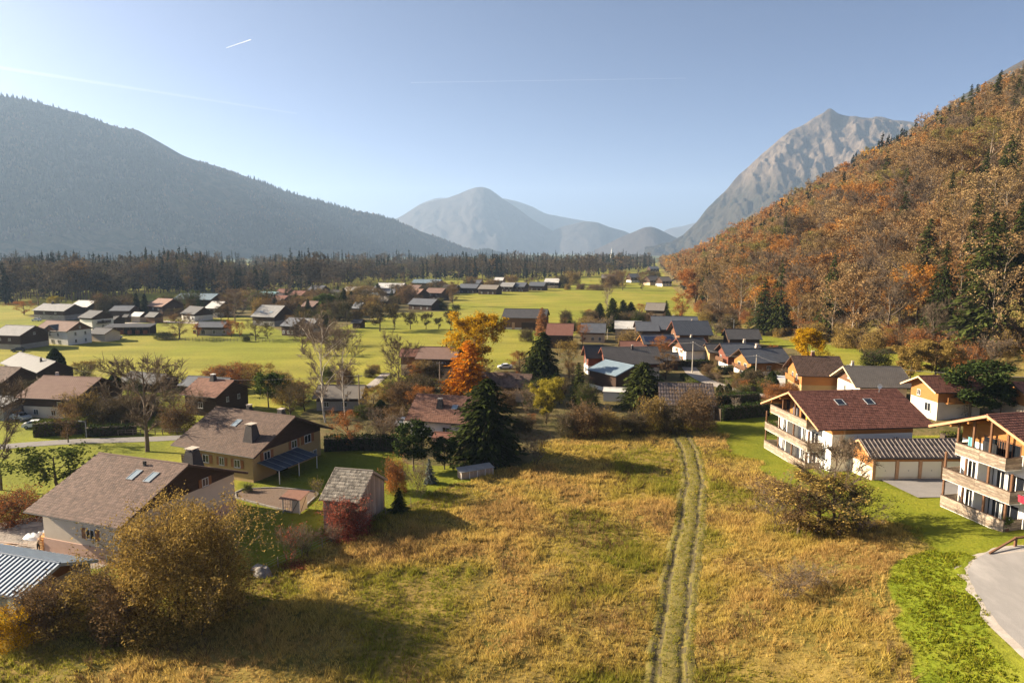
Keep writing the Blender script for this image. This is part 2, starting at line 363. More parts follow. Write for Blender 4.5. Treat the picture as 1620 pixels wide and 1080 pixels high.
def make_ground():
    ys = list(np.concatenate([np.linspace(-900, 20, 20), np.arange(30, 132, .42)]))
    while ys[-1] < 12500: ys.append(ys[-1]*1.0175)
    ys = np.array(ys); t = np.linspace(-1, 1, 361)
    hw = np.maximum(.92*np.maximum(ys, 0)+38, np.where(ys < 25, 900, 0))
    X = t[None, :]*hw[:, None]; Y = np.repeat(ys[:, None], len(t), 1)
    dry = poly_mask(X, Y, DRY).astype(float); dry[zmask(X, Y, LUSH)] = .7
    def soft(m):
        m = m.astype(float)
        for _ in range(2): m = (m+np.roll(m, 1, 0)+np.roll(m, -1, 0)+np.roll(m, 1, 1)+np.roll(m, -1, 1))/5
        return m
    Z = ground_z(X, Y, soft(dry))
    Z = np.where(in_track(X, Y, 1.7), np.minimum(Z, terrain(X, Y)-.1), Z)
    for P_ in FLATTEN:
        m = poly_mask(X, Y, P_); Z = np.where(m, terrain(X, Y)-.12, Z)
    nr, nc = X.shape
    V = np.stack([X, Y, Z], -1).reshape(-1, 3)
    i = np.arange(nr*nc).reshape(nr, nc)
    Fa = np.stack([i[:-1, :-1], i[:-1, 1:], i[1:, 1:], i[1:, :-1]], -1).reshape(-1, 4)
    me = npmesh('ground', V, Fa, ['ground'], smooth=True)
    for nm, m in (('z_dry', zmask(X, Y, DRY, 2.5)), ('z_lush', zmask(X, Y, LUSH)), ('z_lawn', zmask(X, Y, LAWN1, 2.5) | zmask(X, Y, LAWN2, 1.2)),
                  ('z_rough', poly_mask(X, Y, ROUGH) | poly_mask(X, Y, BUSHY) | poly_mask(X, Y, VILLAGE) | poly_mask(X, Y, VILLAGE2)), ('z_yard', poly_mask(X, Y, YARD)), ('z_far', Y > 2000)):
        a = me.attributes.new(nm, 'FLOAT', 'POINT'); a.data.foreach_set('value', soft(m).astype(np.float32).ravel())
    obj('ground', me, kind='structure')
def ground_material():
    m, n, l, o = _new('ground')
    p = n.new('ShaderNodeBsdfPrincipled'); p.inputs['Roughness'].default_value = .95; p.inputs['Specular IOR Level'].default_value = .1
    tc = n.new('ShaderNodeTexCoord')
    def noise(s, d=5, r=.6, st=None):
        z = n.new('ShaderNodeTexNoise'); z.inputs['Scale'].default_value = s; z.inputs['Detail'].default_value = d; z.inputs['Roughness'].default_value = r
        if st:
            mp = n.new('ShaderNodeMapping'); mp.inputs['Scale'].default_value = st; l.new(tc.outputs['Object'], mp.inputs[0]); l.new(mp.outputs[0], z.inputs['Vector'])
        else: l.new(tc.outputs['Object'], z.inputs['Vector'])
        return z.outputs['Fac']
    def mixc(fac, a, b):
        x = n.new('ShaderNodeMix'); x.data_type = 'RGBA'; l.new(fac, x.inputs[0]); l.new(a, x.inputs[6]); l.new(b, x.inputs[7]); return x.outputs[2]
    big = noise(.012, 5, .55, (1, .45, 1)); mid = noise(.16, 5, .65); fine = noise(1.3, 6, .7)
    f1 = ramp(n, [(.15, .17, .016), (.205, .21, .022), (.25, .225, .034), (.175, .19, .018), (.23, .215, .028)], [.3, .42, .52, .6, .72]); l.new(big, f1.inputs[0])
    both0 = math_(n, l, 'ADD', math_(n, l, 'MULTIPLY', noise(.06, 4, .6, (.5, 1.6, 1)), .5), math_(n, l, 'MULTIPLY', fine, .5))
    f2 = ramp(n, [(.6, .62, .6), (1.3, 1.26, 1.25)], [.36, .66]); l.new(both0, f2.inputs[0])
    mul = n.new('ShaderNodeMix'); mul.data_type = 'RGBA'; mul.blend_type = 'MULTIPLY'; mul.inputs[0].default_value = 1
    l.new(f1.outputs[0], mul.inputs[6]); l.new(f2.outputs[0], mul.inputs[7]); col = mul.outputs[2]
    def zone(col, name, cols, fac, pos=None):
        r = ramp(n, cols, pos); l.new(fac, r.inputs[0])
        a = n.new('ShaderNodeAttribute'); a.attribute_name = name
        s = math_(n, l, 'ADD', a.outputs['Fac'], math_(n, l, 'MULTIPLY', math_(n, l, 'SUBTRACT', fine, .5), .9))
        s = math_(n, l, 'MULTIPLY', math_(n, l, 'SUBTRACT', s, .35), 4)
        c = n.new('ShaderNodeClamp'); l.new(s, c.inputs['Value'])
        return mixc(c.outputs[0], col, r.outputs[0])
    both = math_(n, l, 'ADD', math_(n, l, 'MULTIPLY', mid, .55), math_(n, l, 'MULTIPLY', fine, .45))
    col = zone(col, 'z_rough', [(.050, .055, .014), (.10, .085, .03), (.15, .11, .05), (.08, .085, .02)], both, [.36, .47, .56, .66])
    col = zone(col, 'z_dry', [(.075, .075, .014), (.16, .12, .028), (.24, .165, .045), (.12, .085, .03)], both, [.36, .46, .56, .66])
    col = zone(col, 'z_lush', [(.085, .11, .008), (.15, .18, .012), (.2, .2, .022)], both, [.36, .5, .64])
    col = zone(col, 'z_lawn', [(.10, .12, .008), (.145, .155, .012), (.19, .18, .018)], both, [.35, .5, .65])
    col = zone(col, 'z_yard', [(.24, .205, .175), (.33, .285, .245)], both, [.4, .6])
    col = zone(col, 'z_far', [(.06, .07, .03), (.10, .11, .04), (.045, .05, .03)], big, [.38, .5, .6])
    l.new(col, p.inputs['Base Color'])
    b = n.new('ShaderNodeBump'); b.inputs['Strength'].default_value = .55; b.inputs['Distance'].default_value = .35
    l.new(noise(2.2, 5, .7), b.inputs['Height']); l.new(b.outputs[0], p.inputs['Normal'])
    l.new(p.outputs[0], o.inputs[0])
ground_material()
ROAD_PX = [(1530, 905), (1536, 888), (1555, 874), (1582, 867), (1640, 862), (1760, 880), (1760, 1120), (1660, 1060), (1628, 1036), (1590, 1000), (1556, 958), (1536, 925)]
DRIVE_PX = [(1391, 758), (1512, 757), (1530, 787), (1452, 787)]
FLATTEN = [wpoly(ROAD_PX), wpoly(DRIVE_PX)]
make_ground()
def patch(name, px, material, dz=.05, step=.8, label=None, cat=None, kind='structure'):
    P_ = px if not isinstance(px[0][0], int) else wpoly(px)
    bm = bmesh.new(); vs_ = [bm.verts.new((x, y, 0)) for x, y in P_]; f = bm.faces.new(vs_)
    if f.normal.z < 0: f.normal_flip()
    xs = [p[0] for p in P_]; ys = [p[1] for p in P_]
    for ax, lo, hi in ((0, min(xs), max(xs)), (1, min(ys), max(ys))):
        q = lo+step
        while q < hi:
            g = bm.verts[:]+bm.edges[:]+bm.faces[:]; co = [0, 0, 0]; no = [0, 0, 0]; co[ax] = q; no[ax] = 1
            bmesh.ops.bisect_plane(bm, geom=g, plane_co=co, plane_no=no); q += step
    for v in bm.verts: v.co.z = float(terrain(v.co.x, v.co.y))+dz
    bmesh.ops.recalc_face_normals(bm, faces=bm.faces[:])
    me = bpy.data.meshes.new(name); bm.to_mesh(me); bm.free(); me.materials.append(MATS[material])
    for p in me.polygons: p.use_smooth = True
    return obj(name, me, kind=kind)
_rv = curve([tuple(q) for q in FLATTEN[0]]+[tuple(FLATTEN[0][0])], .35); _rc = _rv.mean(0)
_rn = _rv-_rc; _rn /= np.linalg.norm(_rn, axis=1)[:, None]; _rw = _rv+_rn*(.15+1.0*vnoise(np.arange(len(_rv))*.35, 0*np.arange(len(_rv)), 1.2, 5))[:, None]
patch('road_verge', [tuple(map(float, q)) for q in _rw], 'gravel', .03, 1.5)
patch('road', [tuple(map(float, q)) for q in _rv+_rn*(.12*(vnoise(np.arange(len(_rv))*.35, 0*np.arange(len(_rv)), .7, 6)-.5))[:, None]], 'asphalt', .055, 1.5)
patch('driveway', DRIVE_PX, 'asphalt_old', .05, 1.5)
def strip(name, pts, offs, mats, mi, step=.5, dz=.04, jitter=0.0, kind='structure'):
    Q = curve(pts, step); T = np.gradient(Q, axis=0); T /= np.linalg.norm(T, axis=1)[:, None]; N = np.stack([T[:, 1], -T[:, 0]], 1)
    n, k = len(Q), len(offs); O = np.array([o for o, _ in offs]); DZ = np.array([d for _, d in offs])
    wob = (vnoise(np.arange(n)*step, 0*np.arange(n), 3., 31)-.5)*jitter
    X = Q[:, 0, None]+N[:, 0, None]*(O[None, :]+wob[:, None]); Y = Q[:, 1, None]+N[:, 1, None]*(O[None, :]+wob[:, None])
    Z = terrain(X, Y)+dz+DZ[None, :]
    if jitter: Z = Z+(vnoise(X, Y, .5, 77)-.5)*.14
    i = np.arange(n*k).reshape(n, k); Fa = np.stack([i[:-1, :-1], i[:-1, 1:], i[1:, 1:], i[1:, :-1]], -1).reshape(-1, 4)
    mm = np.tile(np.array(mi), n-1)
    if jitter: mm = np.where((mm == 1) & (vnoise(np.repeat(np.arange(n-1), k-1)*step, np.tile(np.arange(k-1), n-1)*.9, 1.1, 8) > .56), 0, mm)
    return obj(name, npmesh(name, np.stack([X, Y, Z], -1).reshape(-1, 3), Fa, mats, mi=mm, smooth=True), kind=kind)
mat('rut_dirt', (.05, .04, .018), (.095, .075, .032), 2.5, .95, .8, 5, c3=(.03, .026, .013))
mat('rut_grass', (.08, .08, .014), (.16, .125, .034), 1.6, .95, .9, 6, c3=(.105, .10, .018))
O_ = [-2.0, -1.75, -1.5, -1.25, -1.05, -.9, -.7, -.4, 0, .35, .6, .78, .95, 1.1, 1.3, 1.6, 2.0]
D_ = [-.12, -.02, .02, -.07, -.13, -.11, -.02, .02, .03, .02, -.03, -.10, -.13, -.08, .01, -.02, -.12]
rut = [0, 0, 1, 1, 1, 1, 0, 0, 0, 0, 1, 1, 1, 1, 0, 0]
strip('farm_track', TRACK, list(zip(O_, D_)), ['rut_grass', 'rut_dirt'], rut, .35, .06, .35)
def road_strip(name, px, wid, m, dz=.05):
    strip(name, [gat(u, v)[:2] for u, v in px], [(-wid/2, 0), (-wid/4, .02), (0, .03), (wid/4, .02), (wid/2, 0)], [m], [0]*4, 1.0, dz)
road_strip('lane', [(-140, 722), (-60, 713), (30, 704), (120, 698), (230, 695), (330, 690), (420, 680)], 3.4, 'asphalt_old')
road_strip('lane', [(1085, 575), (1098, 592), (1120, 604), (1150, 613), (1190, 622), (1240, 632)], 4.0, 'gravel')
road_strip('path', [(560, 625), (585, 612), (600, 600), (612, 590)], 2.6, 'gravel')
road_strip('path', [(700, 533), (780, 524), (860, 525), (905, 530)], 3.0, 'gravel')
road_strip('path', [(130, 512), (190, 512), (250, 508), (330, 512)], 6.0, 'gravel')
# ------------------------------------------------------------------ the wooded slope on the right
TOE_Y = [0, 90, 150, 200, 250, 300, 400, 690, 1000, 1500, 2200]; TOE_X = [190, 138, 112, 108, 100, 92, 106, 160, 222, 320, 460]
RH_Y = [0, 300, 450, 700, 950, 1200, 1450, 1800, 2200]; RH_H = [128, 126, 122, 118, 96, 62, 38, 18, 6]
def toe(y): return np.interp(y, TOE_Y, TOE_X)
def hill_z(x, y):
    s = x-toe(y); h = np.interp(y, RH_Y, RH_H); q = np.clip(s/205, 0, 1.0)
    prof = np.where(q < .12, q*q/.24, q-.06)/.94
    prof = prof-.0*q
    z = terrain(x, y)+h*prof+np.where(s > 205, (s-205)*.06, 0)
    z = z+(fbm(x, y, 55, 21, 4)-.5)*16*S(s/70)+(fbm(x, y, 9, 22, 2)-.5)*1.6*S((s+4)/15)
    return np.where(s < 0, terrain(x, y)+s*.25-.05, z)
def make_hill():
    ys = np.concatenate([np.arange(60, 420, 4.), np.arange(420, 2200, 14.)]); s = np.concatenate([np.arange(-8, 60, 2.), np.arange(60, 520, 8.)])
    Y = np.repeat(ys[:, None], len(s), 1); X = toe(ys)[:, None]+s[None, :]
    Z = hill_z(X, Y); nr, nc = X.shape; i = np.arange(nr*nc).reshape(nr, nc)
    Fa = np.stack([i[:-1, :-1], i[:-1, 1:], i[1:, 1:], i[1:, :-1]], -1).reshape(-1, 4)
    me = npmesh('hillside', np.stack([X, Y, Z], -1).reshape(-1, 3), Fa, ['hill_floor'], smooth=True)
    a = me.attributes.new('z_grass', 'FLOAT', 'POINT')
    g = np.clip(1-(s[None, :]-16-14*vnoise(Y, X, 40, 5))/10, 0, 1)
    a.data.foreach_set('value', g.astype(np.float32).ravel())
    obj('hillside', me, kind='structure')
def hill_material():
    m, n, l, o = _new('hill_floor'); p = n.new('ShaderNodeBsdfPrincipled'); p.inputs['Roughness'].default_value = .95; p.inputs['Specular IOR Level'].default_value = .1
    tc = n.new('ShaderNodeTexCoord'); z = n.new('ShaderNodeTexNoise'); z.inputs['Scale'].default_value = .35; z.inputs['Detail'].default_value = 8; z.inputs['Roughness'].default_value = .7
    l.new(tc.outputs['Object'], z.inputs['Vector'])
    r1 = ramp(n, [(.12, .07, .035), (.22, .125, .055), (.16, .11, .05)], [.35, .5, .65]); r2 = ramp(n, [(.10, .095, .022), (.16, .125, .038), (.21, .14, .05)], [.35, .5, .65])
    l.new(z.outputs['Fac'], r1.inputs[0]); l.new(z.outputs['Fac'], r2.inputs[0])
    a = n.new('ShaderNodeAttribute'); a.attribute_name = 'z_grass'
    x = n.new('ShaderNodeMix'); x.data_type = 'RGBA'; l.new(a.outputs['Fac'], x.inputs[0]); l.new(r1.outputs[0], x.inputs[6]); l.new(r2.outputs[0], x.inputs[7])
    l.new(x.outputs[2], p.inputs['Base Color'])
    b = n.new('ShaderNodeBump'); b.inputs['Strength'].default_value = .6; b.inputs['Distance'].default_value = .5; l.new(z.outputs['Fac'], b.inputs['Height']); l.new(b.outputs[0], p.inputs['Normal'])
    l.new(p.outputs[0], o.inputs[0])
hill_material(); make_hill()
# ------------------------------------------------------------------ mountains
def mtn_material(name, cols, pos, scale, rock=None):
    m, n, l, o = _new(name); p = n.new('ShaderNodeBsdfPrincipled'); p.inputs['Roughness'].default_value = .95; p.inputs['Specular IOR Level'].default_value = .05
    tc = n.new('ShaderNodeTexCoord'); z = n.new('ShaderNodeTexNoise'); z.inputs['Scale'].default_value = scale; z.inputs['Detail'].default_value = 9; z.inputs['Roughness'].default_value = .68
    mp = n.new('ShaderNodeMapping'); mp.inputs['Scale'].default_value = (1, 1, .6); l.new(tc.outputs['Object'], mp.inputs[0]); l.new(mp.outputs[0], z.inputs['Vector'])
    r = ramp(n, cols, pos); l.new(z.outputs['Fac'], r.inputs[0]); c = r.outputs[0]
    if rock:
        z2 = n.new('ShaderNodeTexNoise'); z2.inputs['Scale'].default_value = .006; z2.inputs['Detail'].default_value = 8; z2.inputs['Roughness'].default_value = .7; l.new(mp.outputs[0], z2.inputs['Vector'])
        sep = n.new('ShaderNodeSeparateXYZ'); l.new(tc.outputs['Object'], sep.inputs[0])
        h = math_(n, l, 'DIVIDE', math_(n, l, 'SUBTRACT', sep.outputs[2], rock[0]), rock[1]); h = math_(n, l, 'ADD', h, math_(n, l, 'MULTIPLY', math_(n, l, 'SUBTRACT', z2.outputs['Fac'], .5), 2.4))
        cl = n.new('ShaderNodeClamp'); l.new(h, cl.inputs['Value'])
        rr = ramp(n, [(.05, .038, .03), (.13, .10, .075), (.042, .032, .025)], [.40, .5, .6]); l.new(z2.outputs['Fac'], rr.inputs[0])
        x = n.new('ShaderNodeMix'); x.data_type = 'RGBA'; l.new(cl.outputs[0], x.inputs[0]); l.new(c, x.inputs[6]); l.new(rr.outputs[0], x.inputs[7]); c = x.outputs[2]
    l.new(c, p.inputs['Base Color'])
    b = n.new('ShaderNodeBump'); b.inputs['Strength'].default_value = .8; b.inputs['Distance'].default_value = 30; l.new(z.outputs['Fac'], b.inputs['Height']); l.new(b.outputs[0], p.inputs['Normal'])
    l.new(p.outputs[0], o.inputs[0])
mtn_material('mtn_forest', [(.018, .026, .015), (.035, .042, .02), (.11, .085, .045), (.028, .035, .02)], [.3, .47, .6, .7], .012)
mtn_material('mtn_far', [(.035, .033, .036), (.065, .055, .052), (.045, .04, .042)], [.35, .5, .65], .006)
mtn_material('mtn_rock', [(.02, .022, .016), (.045, .036, .024), (.03, .028, .018)], [.38, .5, .62], .016, rock=(430, 200))
mtn_material('mtn_right', [(.03, .03, .02), (.06, .045, .03), (.045, .038, .025)], [.35, .5, .65], .012)
def mountain(name, sky, D0, D1, fd, slope, rough, material, nc=220, nr=70, seed=1, ridge_noise=3.0, D_of=None, pre=None, crag=0.0):
    us = np.array([p[0] for p in sky], float); vsk = np.array([p[1] for p in sky], float)
    u = np.linspace(us[0], us[-1], nc); v = np.interp(u, us, vsk)
    k = 3; pad = np.pad(v, k, mode='edge'); v = np.convolve(pad, np.ones(2*k+1)/(2*k+1), 'valid')*.6+v*.4
    D = np.interp(u, [us[0], us[-1]], [D0, D1]) if D_of is None else np.interp(u, D_of[0], D_of[1])
    ridge = np.array([ray_at(a, b, d) for a, b, d in zip(u, v, D)])
    if pre:                       # ridge extended unseen outside the frame, added to shade the left haze
        q = np.array(pre+[tuple(ridge[0])], float); k = np.linspace(0, len(q)-1, 60)[:-1]
        ridge = np.concatenate([np.stack([np.interp(k, np.arange(len(q)), q[:, i]) for i in range(3)], 1), ridge]); u = np.concatenate([u[0]-(60-np.arange(59))*6., u])
    ridge[:, 2] = np.maximum(ridge[:, 2], 1)+(fbm(u*10, u*0, 300, seed, 5)-.5)*ridge_noise*2
    fd = np.array(fd, float); fd /= np.linalg.norm(fd)
    tt = np.concatenate([-np.linspace(.5, .04, 10), np.linspace(0, 1, nr)])
    along = np.r_[0, np.cumsum(np.linalg.norm(np.diff(ridge[:, :2], axis=0), axis=1))]
    X = []; Y = []; Z = []
    for t in tt:
        wdt = ridge[:, 2]/slope
        x = ridge[:, 0]+fd[0]*wdt*t; y = ridge[:, 1]+fd[1]*wdt*t
        q = abs(t); z = ridge[:, 2]*(1-q)**1.12
        g = (np.abs(fbm(along+t*120, t*wdt*.28, 420, seed+40, 6)-.5)*2)*.65+(np.abs(fbm(along-t*260, t*wdt*.4, 150, seed+45, 4)-.5)*2)*.35
        z = z-(g-.18)*rough*np.sin(np.pi*min(q*1.05, 1))**.7*ridge[:, 2]/400+(fbm(x, y, 90, seed+60, 4)-.5)*rough*.28*min(1, q*8)*min(1, (1-q)*5)
        if crag: z = z+(.5-np.abs(fbm(x, y+z*.6, 120, seed+80, 5)-.5)*2-.3)*crag*min(1, q*14+.15)*min(1, (1-q)*4)
        X.append(x); Y.append(y); Z.append(np.where(q >= 1, -1.0, np.maximum(z, -1)))
    X = np.array(X); Y = np.array(Y); Z = np.array(Z); Z[-1] = -1
    i = np.arange(X.size).reshape(X.shape); Fa = np.stack([i[:-1, :-1], i[1:, :-1], i[1:, 1:], i[:-1, 1:]], -1).reshape(-1, 4)
    obj(name, npmesh(name, np.stack([X, Y, Z], -1).reshape(-1, 3), Fa, [material], smooth=True), kind='structure')
    return X, Y, Z
LM = mountain('mountain', [(-420, 120), (-250, 128), (-100, 142), (0, 152), (30, 156), (60, 163), (130, 181), (165, 194), (195, 204), (212, 203), (240, 217), (290, 247), (340, 262), (400, 283), (440, 299), (500, 317), (560, 333), (590, 338), (620, 348), (680, 371), (740, 394), (800, 405)],
              2900, 5200, (.62, -.78), .58, 150, 'mtn_forest', 260, 80, 3, 4, pre=[(-7600, -900, 900), (-6400, 100, 880), (-5200, 1100, 860), (-4300, 2000, 830)])
RM = mountain('mountain', [(1020, 392), (1060, 384), (1085, 368), (1100, 354), (1116, 332), (1130, 318), (1148, 302), (1165, 280), (1185, 262), (1203, 244), (1215, 236), (1250, 207), (1270, 199), (1290, 186), (1304, 178), (1312, 170), (1322, 177), (1340, 184), (1365, 186), (1380, 187), (1395, 185), (1410, 190), (1450, 195), (1480, 205), (1560, 240), (1700, 300)],
              5400, 4700, (-.2, -.98), .8, 330, 'mtn_rock', 340, 170, 9, 7, crag=95)
mountain('mountain', [(1100, 396), (1180, 372), (1260, 325), (1330, 280), (1400, 232), (1450, 197), (1480, 180), (1500, 166), (1560, 130), (1620, 94), (1720, 50), (1850, 20)],
         2900, 2300, (-.6, -.8), .7, 110, 'mtn_right', 160, 60, 14, 4, crag=50)
mountain('mountain', [(480, 396), (540, 378), (590, 358), (630, 345), (660, 326), (680, 318), (705, 314), (725, 307), (740, 300), (752, 296), (764, 295), (775, 299), (800, 318), (820, 330), (840, 346), (880, 368), (920, 384), (1000, 399)],
         9300, 8900, (0.1, -1), .6, 120, 'mtn_far', 160, 50, 21, 5)
mountain('mountain', [(600, 390), (640, 340), (665, 322), (690, 313), (712, 313), (760, 330), (800, 350)], 11400, 11400, (0, -1), .6, 90, 'mtn_far', 80, 30, 25, 5)
mountain('mountain', [(740, 330), (790, 313), (815, 317), (845, 328), (862, 338), (900, 345), (925, 349), (950, 358), (985, 369), (1010, 382), (1060, 396)], 11000, 11600, (0, -1), .6, 90, 'mtn_far', 100, 30, 27, 5)
mountain('mountain', [(860, 372), (890, 358), (925, 350), (945, 352), (965, 360), (990, 366), (1010, 377), (1050, 393)], 8700, 8700, (0, -1), .6, 60, 'mtn_far', 80, 30, 29, 5)
mountain('mountain', [(940, 396), (980, 376), (1005, 366), (1018, 360), (1030, 358), (1042, 362), (1065, 374), (1090, 384), (1150, 398)], 6400, 6400, (0, -1), .55, 40, 'mtn_far', 80, 30, 31, 3)
mountain('mountain', [(1000, 392), (1040, 370), (1060, 361), (1080, 358), (1100, 352), (1140, 345)], 11700, 11700, (0, -1), .5, 40, 'mtn_far', 60, 20, 33, 3)
def cones(name, pos, h, rad, material, hue, label, cat, n=5):
    k = len(pos); ang = rng.random(k)*6.28; V = np.zeros((k, n+1, 3)); V[:, n] = pos+np.stack([0*h, 0*h, h], 1)
    for j in range(n):
        a = ang+2*math.pi*j/n; V[:, j] = pos+np.stack([np.cos(a)*rad, np.sin(a)*rad, h*.06], 1)
    base = np.arange(k)[:, None]*(n+1)
    Fa = np.concatenate([base+np.array([j, (j+1) % n, n]) for j in range(n)], 0)
    return tag(obj(name, npmesh(name, V.reshape(-1, 3), Fa, [material], tint=np.tile(rng.random(k), n), hue=np.tile(hue, n))), label, cat, None, 'stuff')
def mountain_forest(G, k, hmin, hmax, material, label, band=(10, 80), lo=0., hi=1., seed=301, wide=.24):
    X, Y, Z = G; nr, nc = X.shape
    i = rng.random(k)*(min(band[1], nr-1)-band[0])+band[0]; j = rng.random(k)*(nc-1.01); i0 = i.astype(int); j0 = j.astype(int); fi = i-i0; fj = j-j0
    def s(A): return (A[i0, j0]*(1-fj)+A[i0, j0+1]*fj)*(1-fi)+(A[i0+1, j0]*(1-fj)+A[i0+1, j0+1]*fj)*fi
    P_ = np.stack([s(X), s(Y), s(Z)-1], 1); h = hmin+rng.random(k)*(hmax-hmin)
    q = fbm(P_[:, 0], P_[:, 1], 420, seed, 4); m = (q >= lo) & (q < hi); P_ = P_[m]; h = h[m]
    cones('mountain_forest', P_, h, h*wide, material, rng.random(len(h)), label, 'forest')
mountain_forest(LM, 30000, 14, 30, 'needle_far', 'dark forest covering the hazy mountain on the left', hi=.55)
mountain_forest(LM, 30000, 9, 18, 'wood_valley', 'patches of bare brown wood on the hazy mountain on the left', lo=.5, hi=.66, wide=.42)
# ================================================================== VEGETATION TEMPLATES
def ortho(d):
    d = d/(np.linalg.norm(d, axis=1)[:, None]+1e-9)
    a = np.cross(d, np.where(np.abs(d[:, 2:3]) < .9, np.array([[0, 0, 1.]]), np.array([[1., 0, 0]]))); a /= np.linalg.norm(a, axis=1)[:, None]+1e-9
    return a, np.cross(d, a)
def segs_mesh(P0, P1, R0, R1, n=3):
    P0 = np.array(P0, float); P1 = np.array(P1, float); R0 = np.array(R0, float); R1 = np.array(R1, float)
    a, b = ortho(P1-P0); k = len(P0); V = np.zeros((k, 2*n, 3))
    for j in range(n):
        q = 2*math.pi*j/n; c = a*math.cos(q)+b*math.sin(q); V[:, j] = P0+c*R0[:, None]; V[:, n+j] = P1+c*R1[:, None]
    base = np.arange(k)[:, None]*(2*n)
    Fa = np.concatenate([base+np.array([j, (j+1) % n, n+(j+1) % n, n+j]) for j in range(n)], 0)
    return V.reshape(-1, 3), Fa
def leaf_quads(P_, size, r, flat=0.0, long=1.0, direction=None):
    k = len(P_); d = r.normal(size=(k, 3)) if direction is None else direction+r.normal(size=(k, 3))*.35
    d /= np.linalg.norm(d, axis=1)[:, None]
    nrm = r.normal(size=(k, 3)); nrm[:, 2] += flat*np.sign(nrm[:, 2]+1e-6)*2
    b = np.cross(nrm, d); b /= np.linalg.norm(b, axis=1)[:, None]+1e-9
    sz = size*(.6+.8*r.random(k))[:, None] if np.ndim(size) == 0 else (size*(.6+.8*r.random(k)))[:, None]
    a = d*sz*long; b = b*sz*.62
    V = np.stack([P_-a, P_-b*.9+a*.1, P_+a, P_+b-a*.1], 1).reshape(-1, 3)
    return V, np.arange(k*4).reshape(k, 4)
def join(parts):    # parts: (V, F(k,4), matindex, tint array or None)
    Vs = []; Fs = []; mi = []; ti = []; o = 0
    for V, Fa, m, t in parts:
        Vs.append(V); Fs.append(Fa+o); o += len(V); mi += [m]*len(Fa); ti.append(np.full(len(Fa), .5) if t is None else t)
    return np.concatenate(Vs), np.concatenate(Fs), np.array(mi), np.concatenate(ti)
def bend(p0, p1, r, k, wob, sag=0.0):
    t = np.linspace(0, 1, k+1)[:, None]; p = p0+(p1-p0)*t; L = np.linalg.norm(p1-p0)
    off = r.normal(size=3)*wob*L; p = p+np.sin(np.pi*t)*off; p[:, 2] += (np.sin(np.pi*t[:, 0])*sag*L)
    p[1:-1] += r.normal(size=(k-1, 3))*wob*L*.25
    return p
def skeleton(r, h, w, trunk, n1, n2, n3, lean=.03, low=.3, up=.5, tr=.022, stems=1, shape=1.0):
    """limbs (thick) and twigs (thin) as segment lists, plus tips where leaves sit"""
    T0, T1, A0, A1 = [], [], [], []; L0, L1, B0, B1 = [], [], [], []; tips = []
    def seg(path, r0, r1, thick):
        k = len(path)-1
        for i in range(k):
            q0 = r0+(r1-r0)*i/k; q1 = r0+(r1-r0)*(i+1)/k
            if thick: T0.append(path[i]); T1.append(path[i+1]); A0.append(q0); A1.append(q1)
            else: L0.append(path[i]); L1.append(path[i+1]); B0.append(q0); B1.append(q1)
    cz = h*(trunk+(1-trunk)*.5); rz = h*(1-trunk)*.55
    for st in range(stems):
        sp = r.normal(size=2)*(w*.12 if stems > 1 else 0)
        ax = r.random()*6.28; sl = (w*.3*(.4+.6*r.random()) if stems > 1 else h*lean)
        top = np.array([sp[0]+math.cos(ax)*sl, sp[1]+math.sin(ax)*sl, h*(.93 if stems == 1 else .6+.35*r.random())])
        tp = bend(np.array([sp[0], sp[1], -.15]), top, r, 7, .02)
        r0 = h*tr*(1 if stems == 1 else .6); seg(tp, r0, r0*.18, True)
        for i in range(n1):
            t = low+(1-low)*(i+.5*r.random())/n1; p0 = tp[0]+(tp[-1]-tp[0])*t; kk = min(int(t*7), 6); p0 = tp[kk]+(tp[kk+1]-tp[kk])*(t*7-kk)
            az = i*2.4+r.random()*1.2; zz = (t-low)/(1-low)
            rad = w*.5*max(.18, math.sin(math.pi*(.12+.8*zz**shape)))*(.72+.42*r.random())
            p1 = p0+np.array([math.cos(az)*rad, math.sin(az)*rad, rad*(up+.5*r.random())]); p1[2] = min(p1[2], h*1.0)
            bp = bend(p0, p1, r, 4, .07, .05); rb = r0*(1-t*.75)*.48; seg(bp, rb, rb*.25, True); tips.append(p1)
            for j in range(n2):
                q = .25+.75*(j+r.random()*.7)/n2; k = min(int(q*4), 3); s0 = bp[k]+(bp[k+1]-bp[k])*min(1, q*4-k)
                d = (p1-p0)/np.linalg.norm(p1-p0)+r.normal(size=3)*.75; d[2] += up*.5; d /= np.linalg.norm(d)
                l2 = rad*(.28+.4*r.random())*(1.15-q*.4); s1 = s0+d*l2; sp_ = bend(s0, s1, r, 2, .08); rs = rb*.34; seg(sp_, rs, rs*.4, False); tips.append(s1); tips.append((s0+s1)/2)
                for k3 in range(n3):
                    g0 = sp_[0]+(sp_[-1]-sp_[0])*(.3+.7*r.random()); dd = d+r.normal(size=3)*.7; dd[2] += up*.3; dd /= np.linalg.norm(dd)
                    g1 = g0+dd*l2*(.35+.4*r.random()); seg(np.array([g0, g1]), rs*.5, rs*.22, False); tips.append(g1)
    return (T0, T1, A0, A1), (L0, L1, B0, B1), np.array(tips)
TPL = {}
def tpl(kind, trunk_me, crown_me, h, w): TPL.setdefault(kind, []).append((trunk_me, crown_me, h, w))
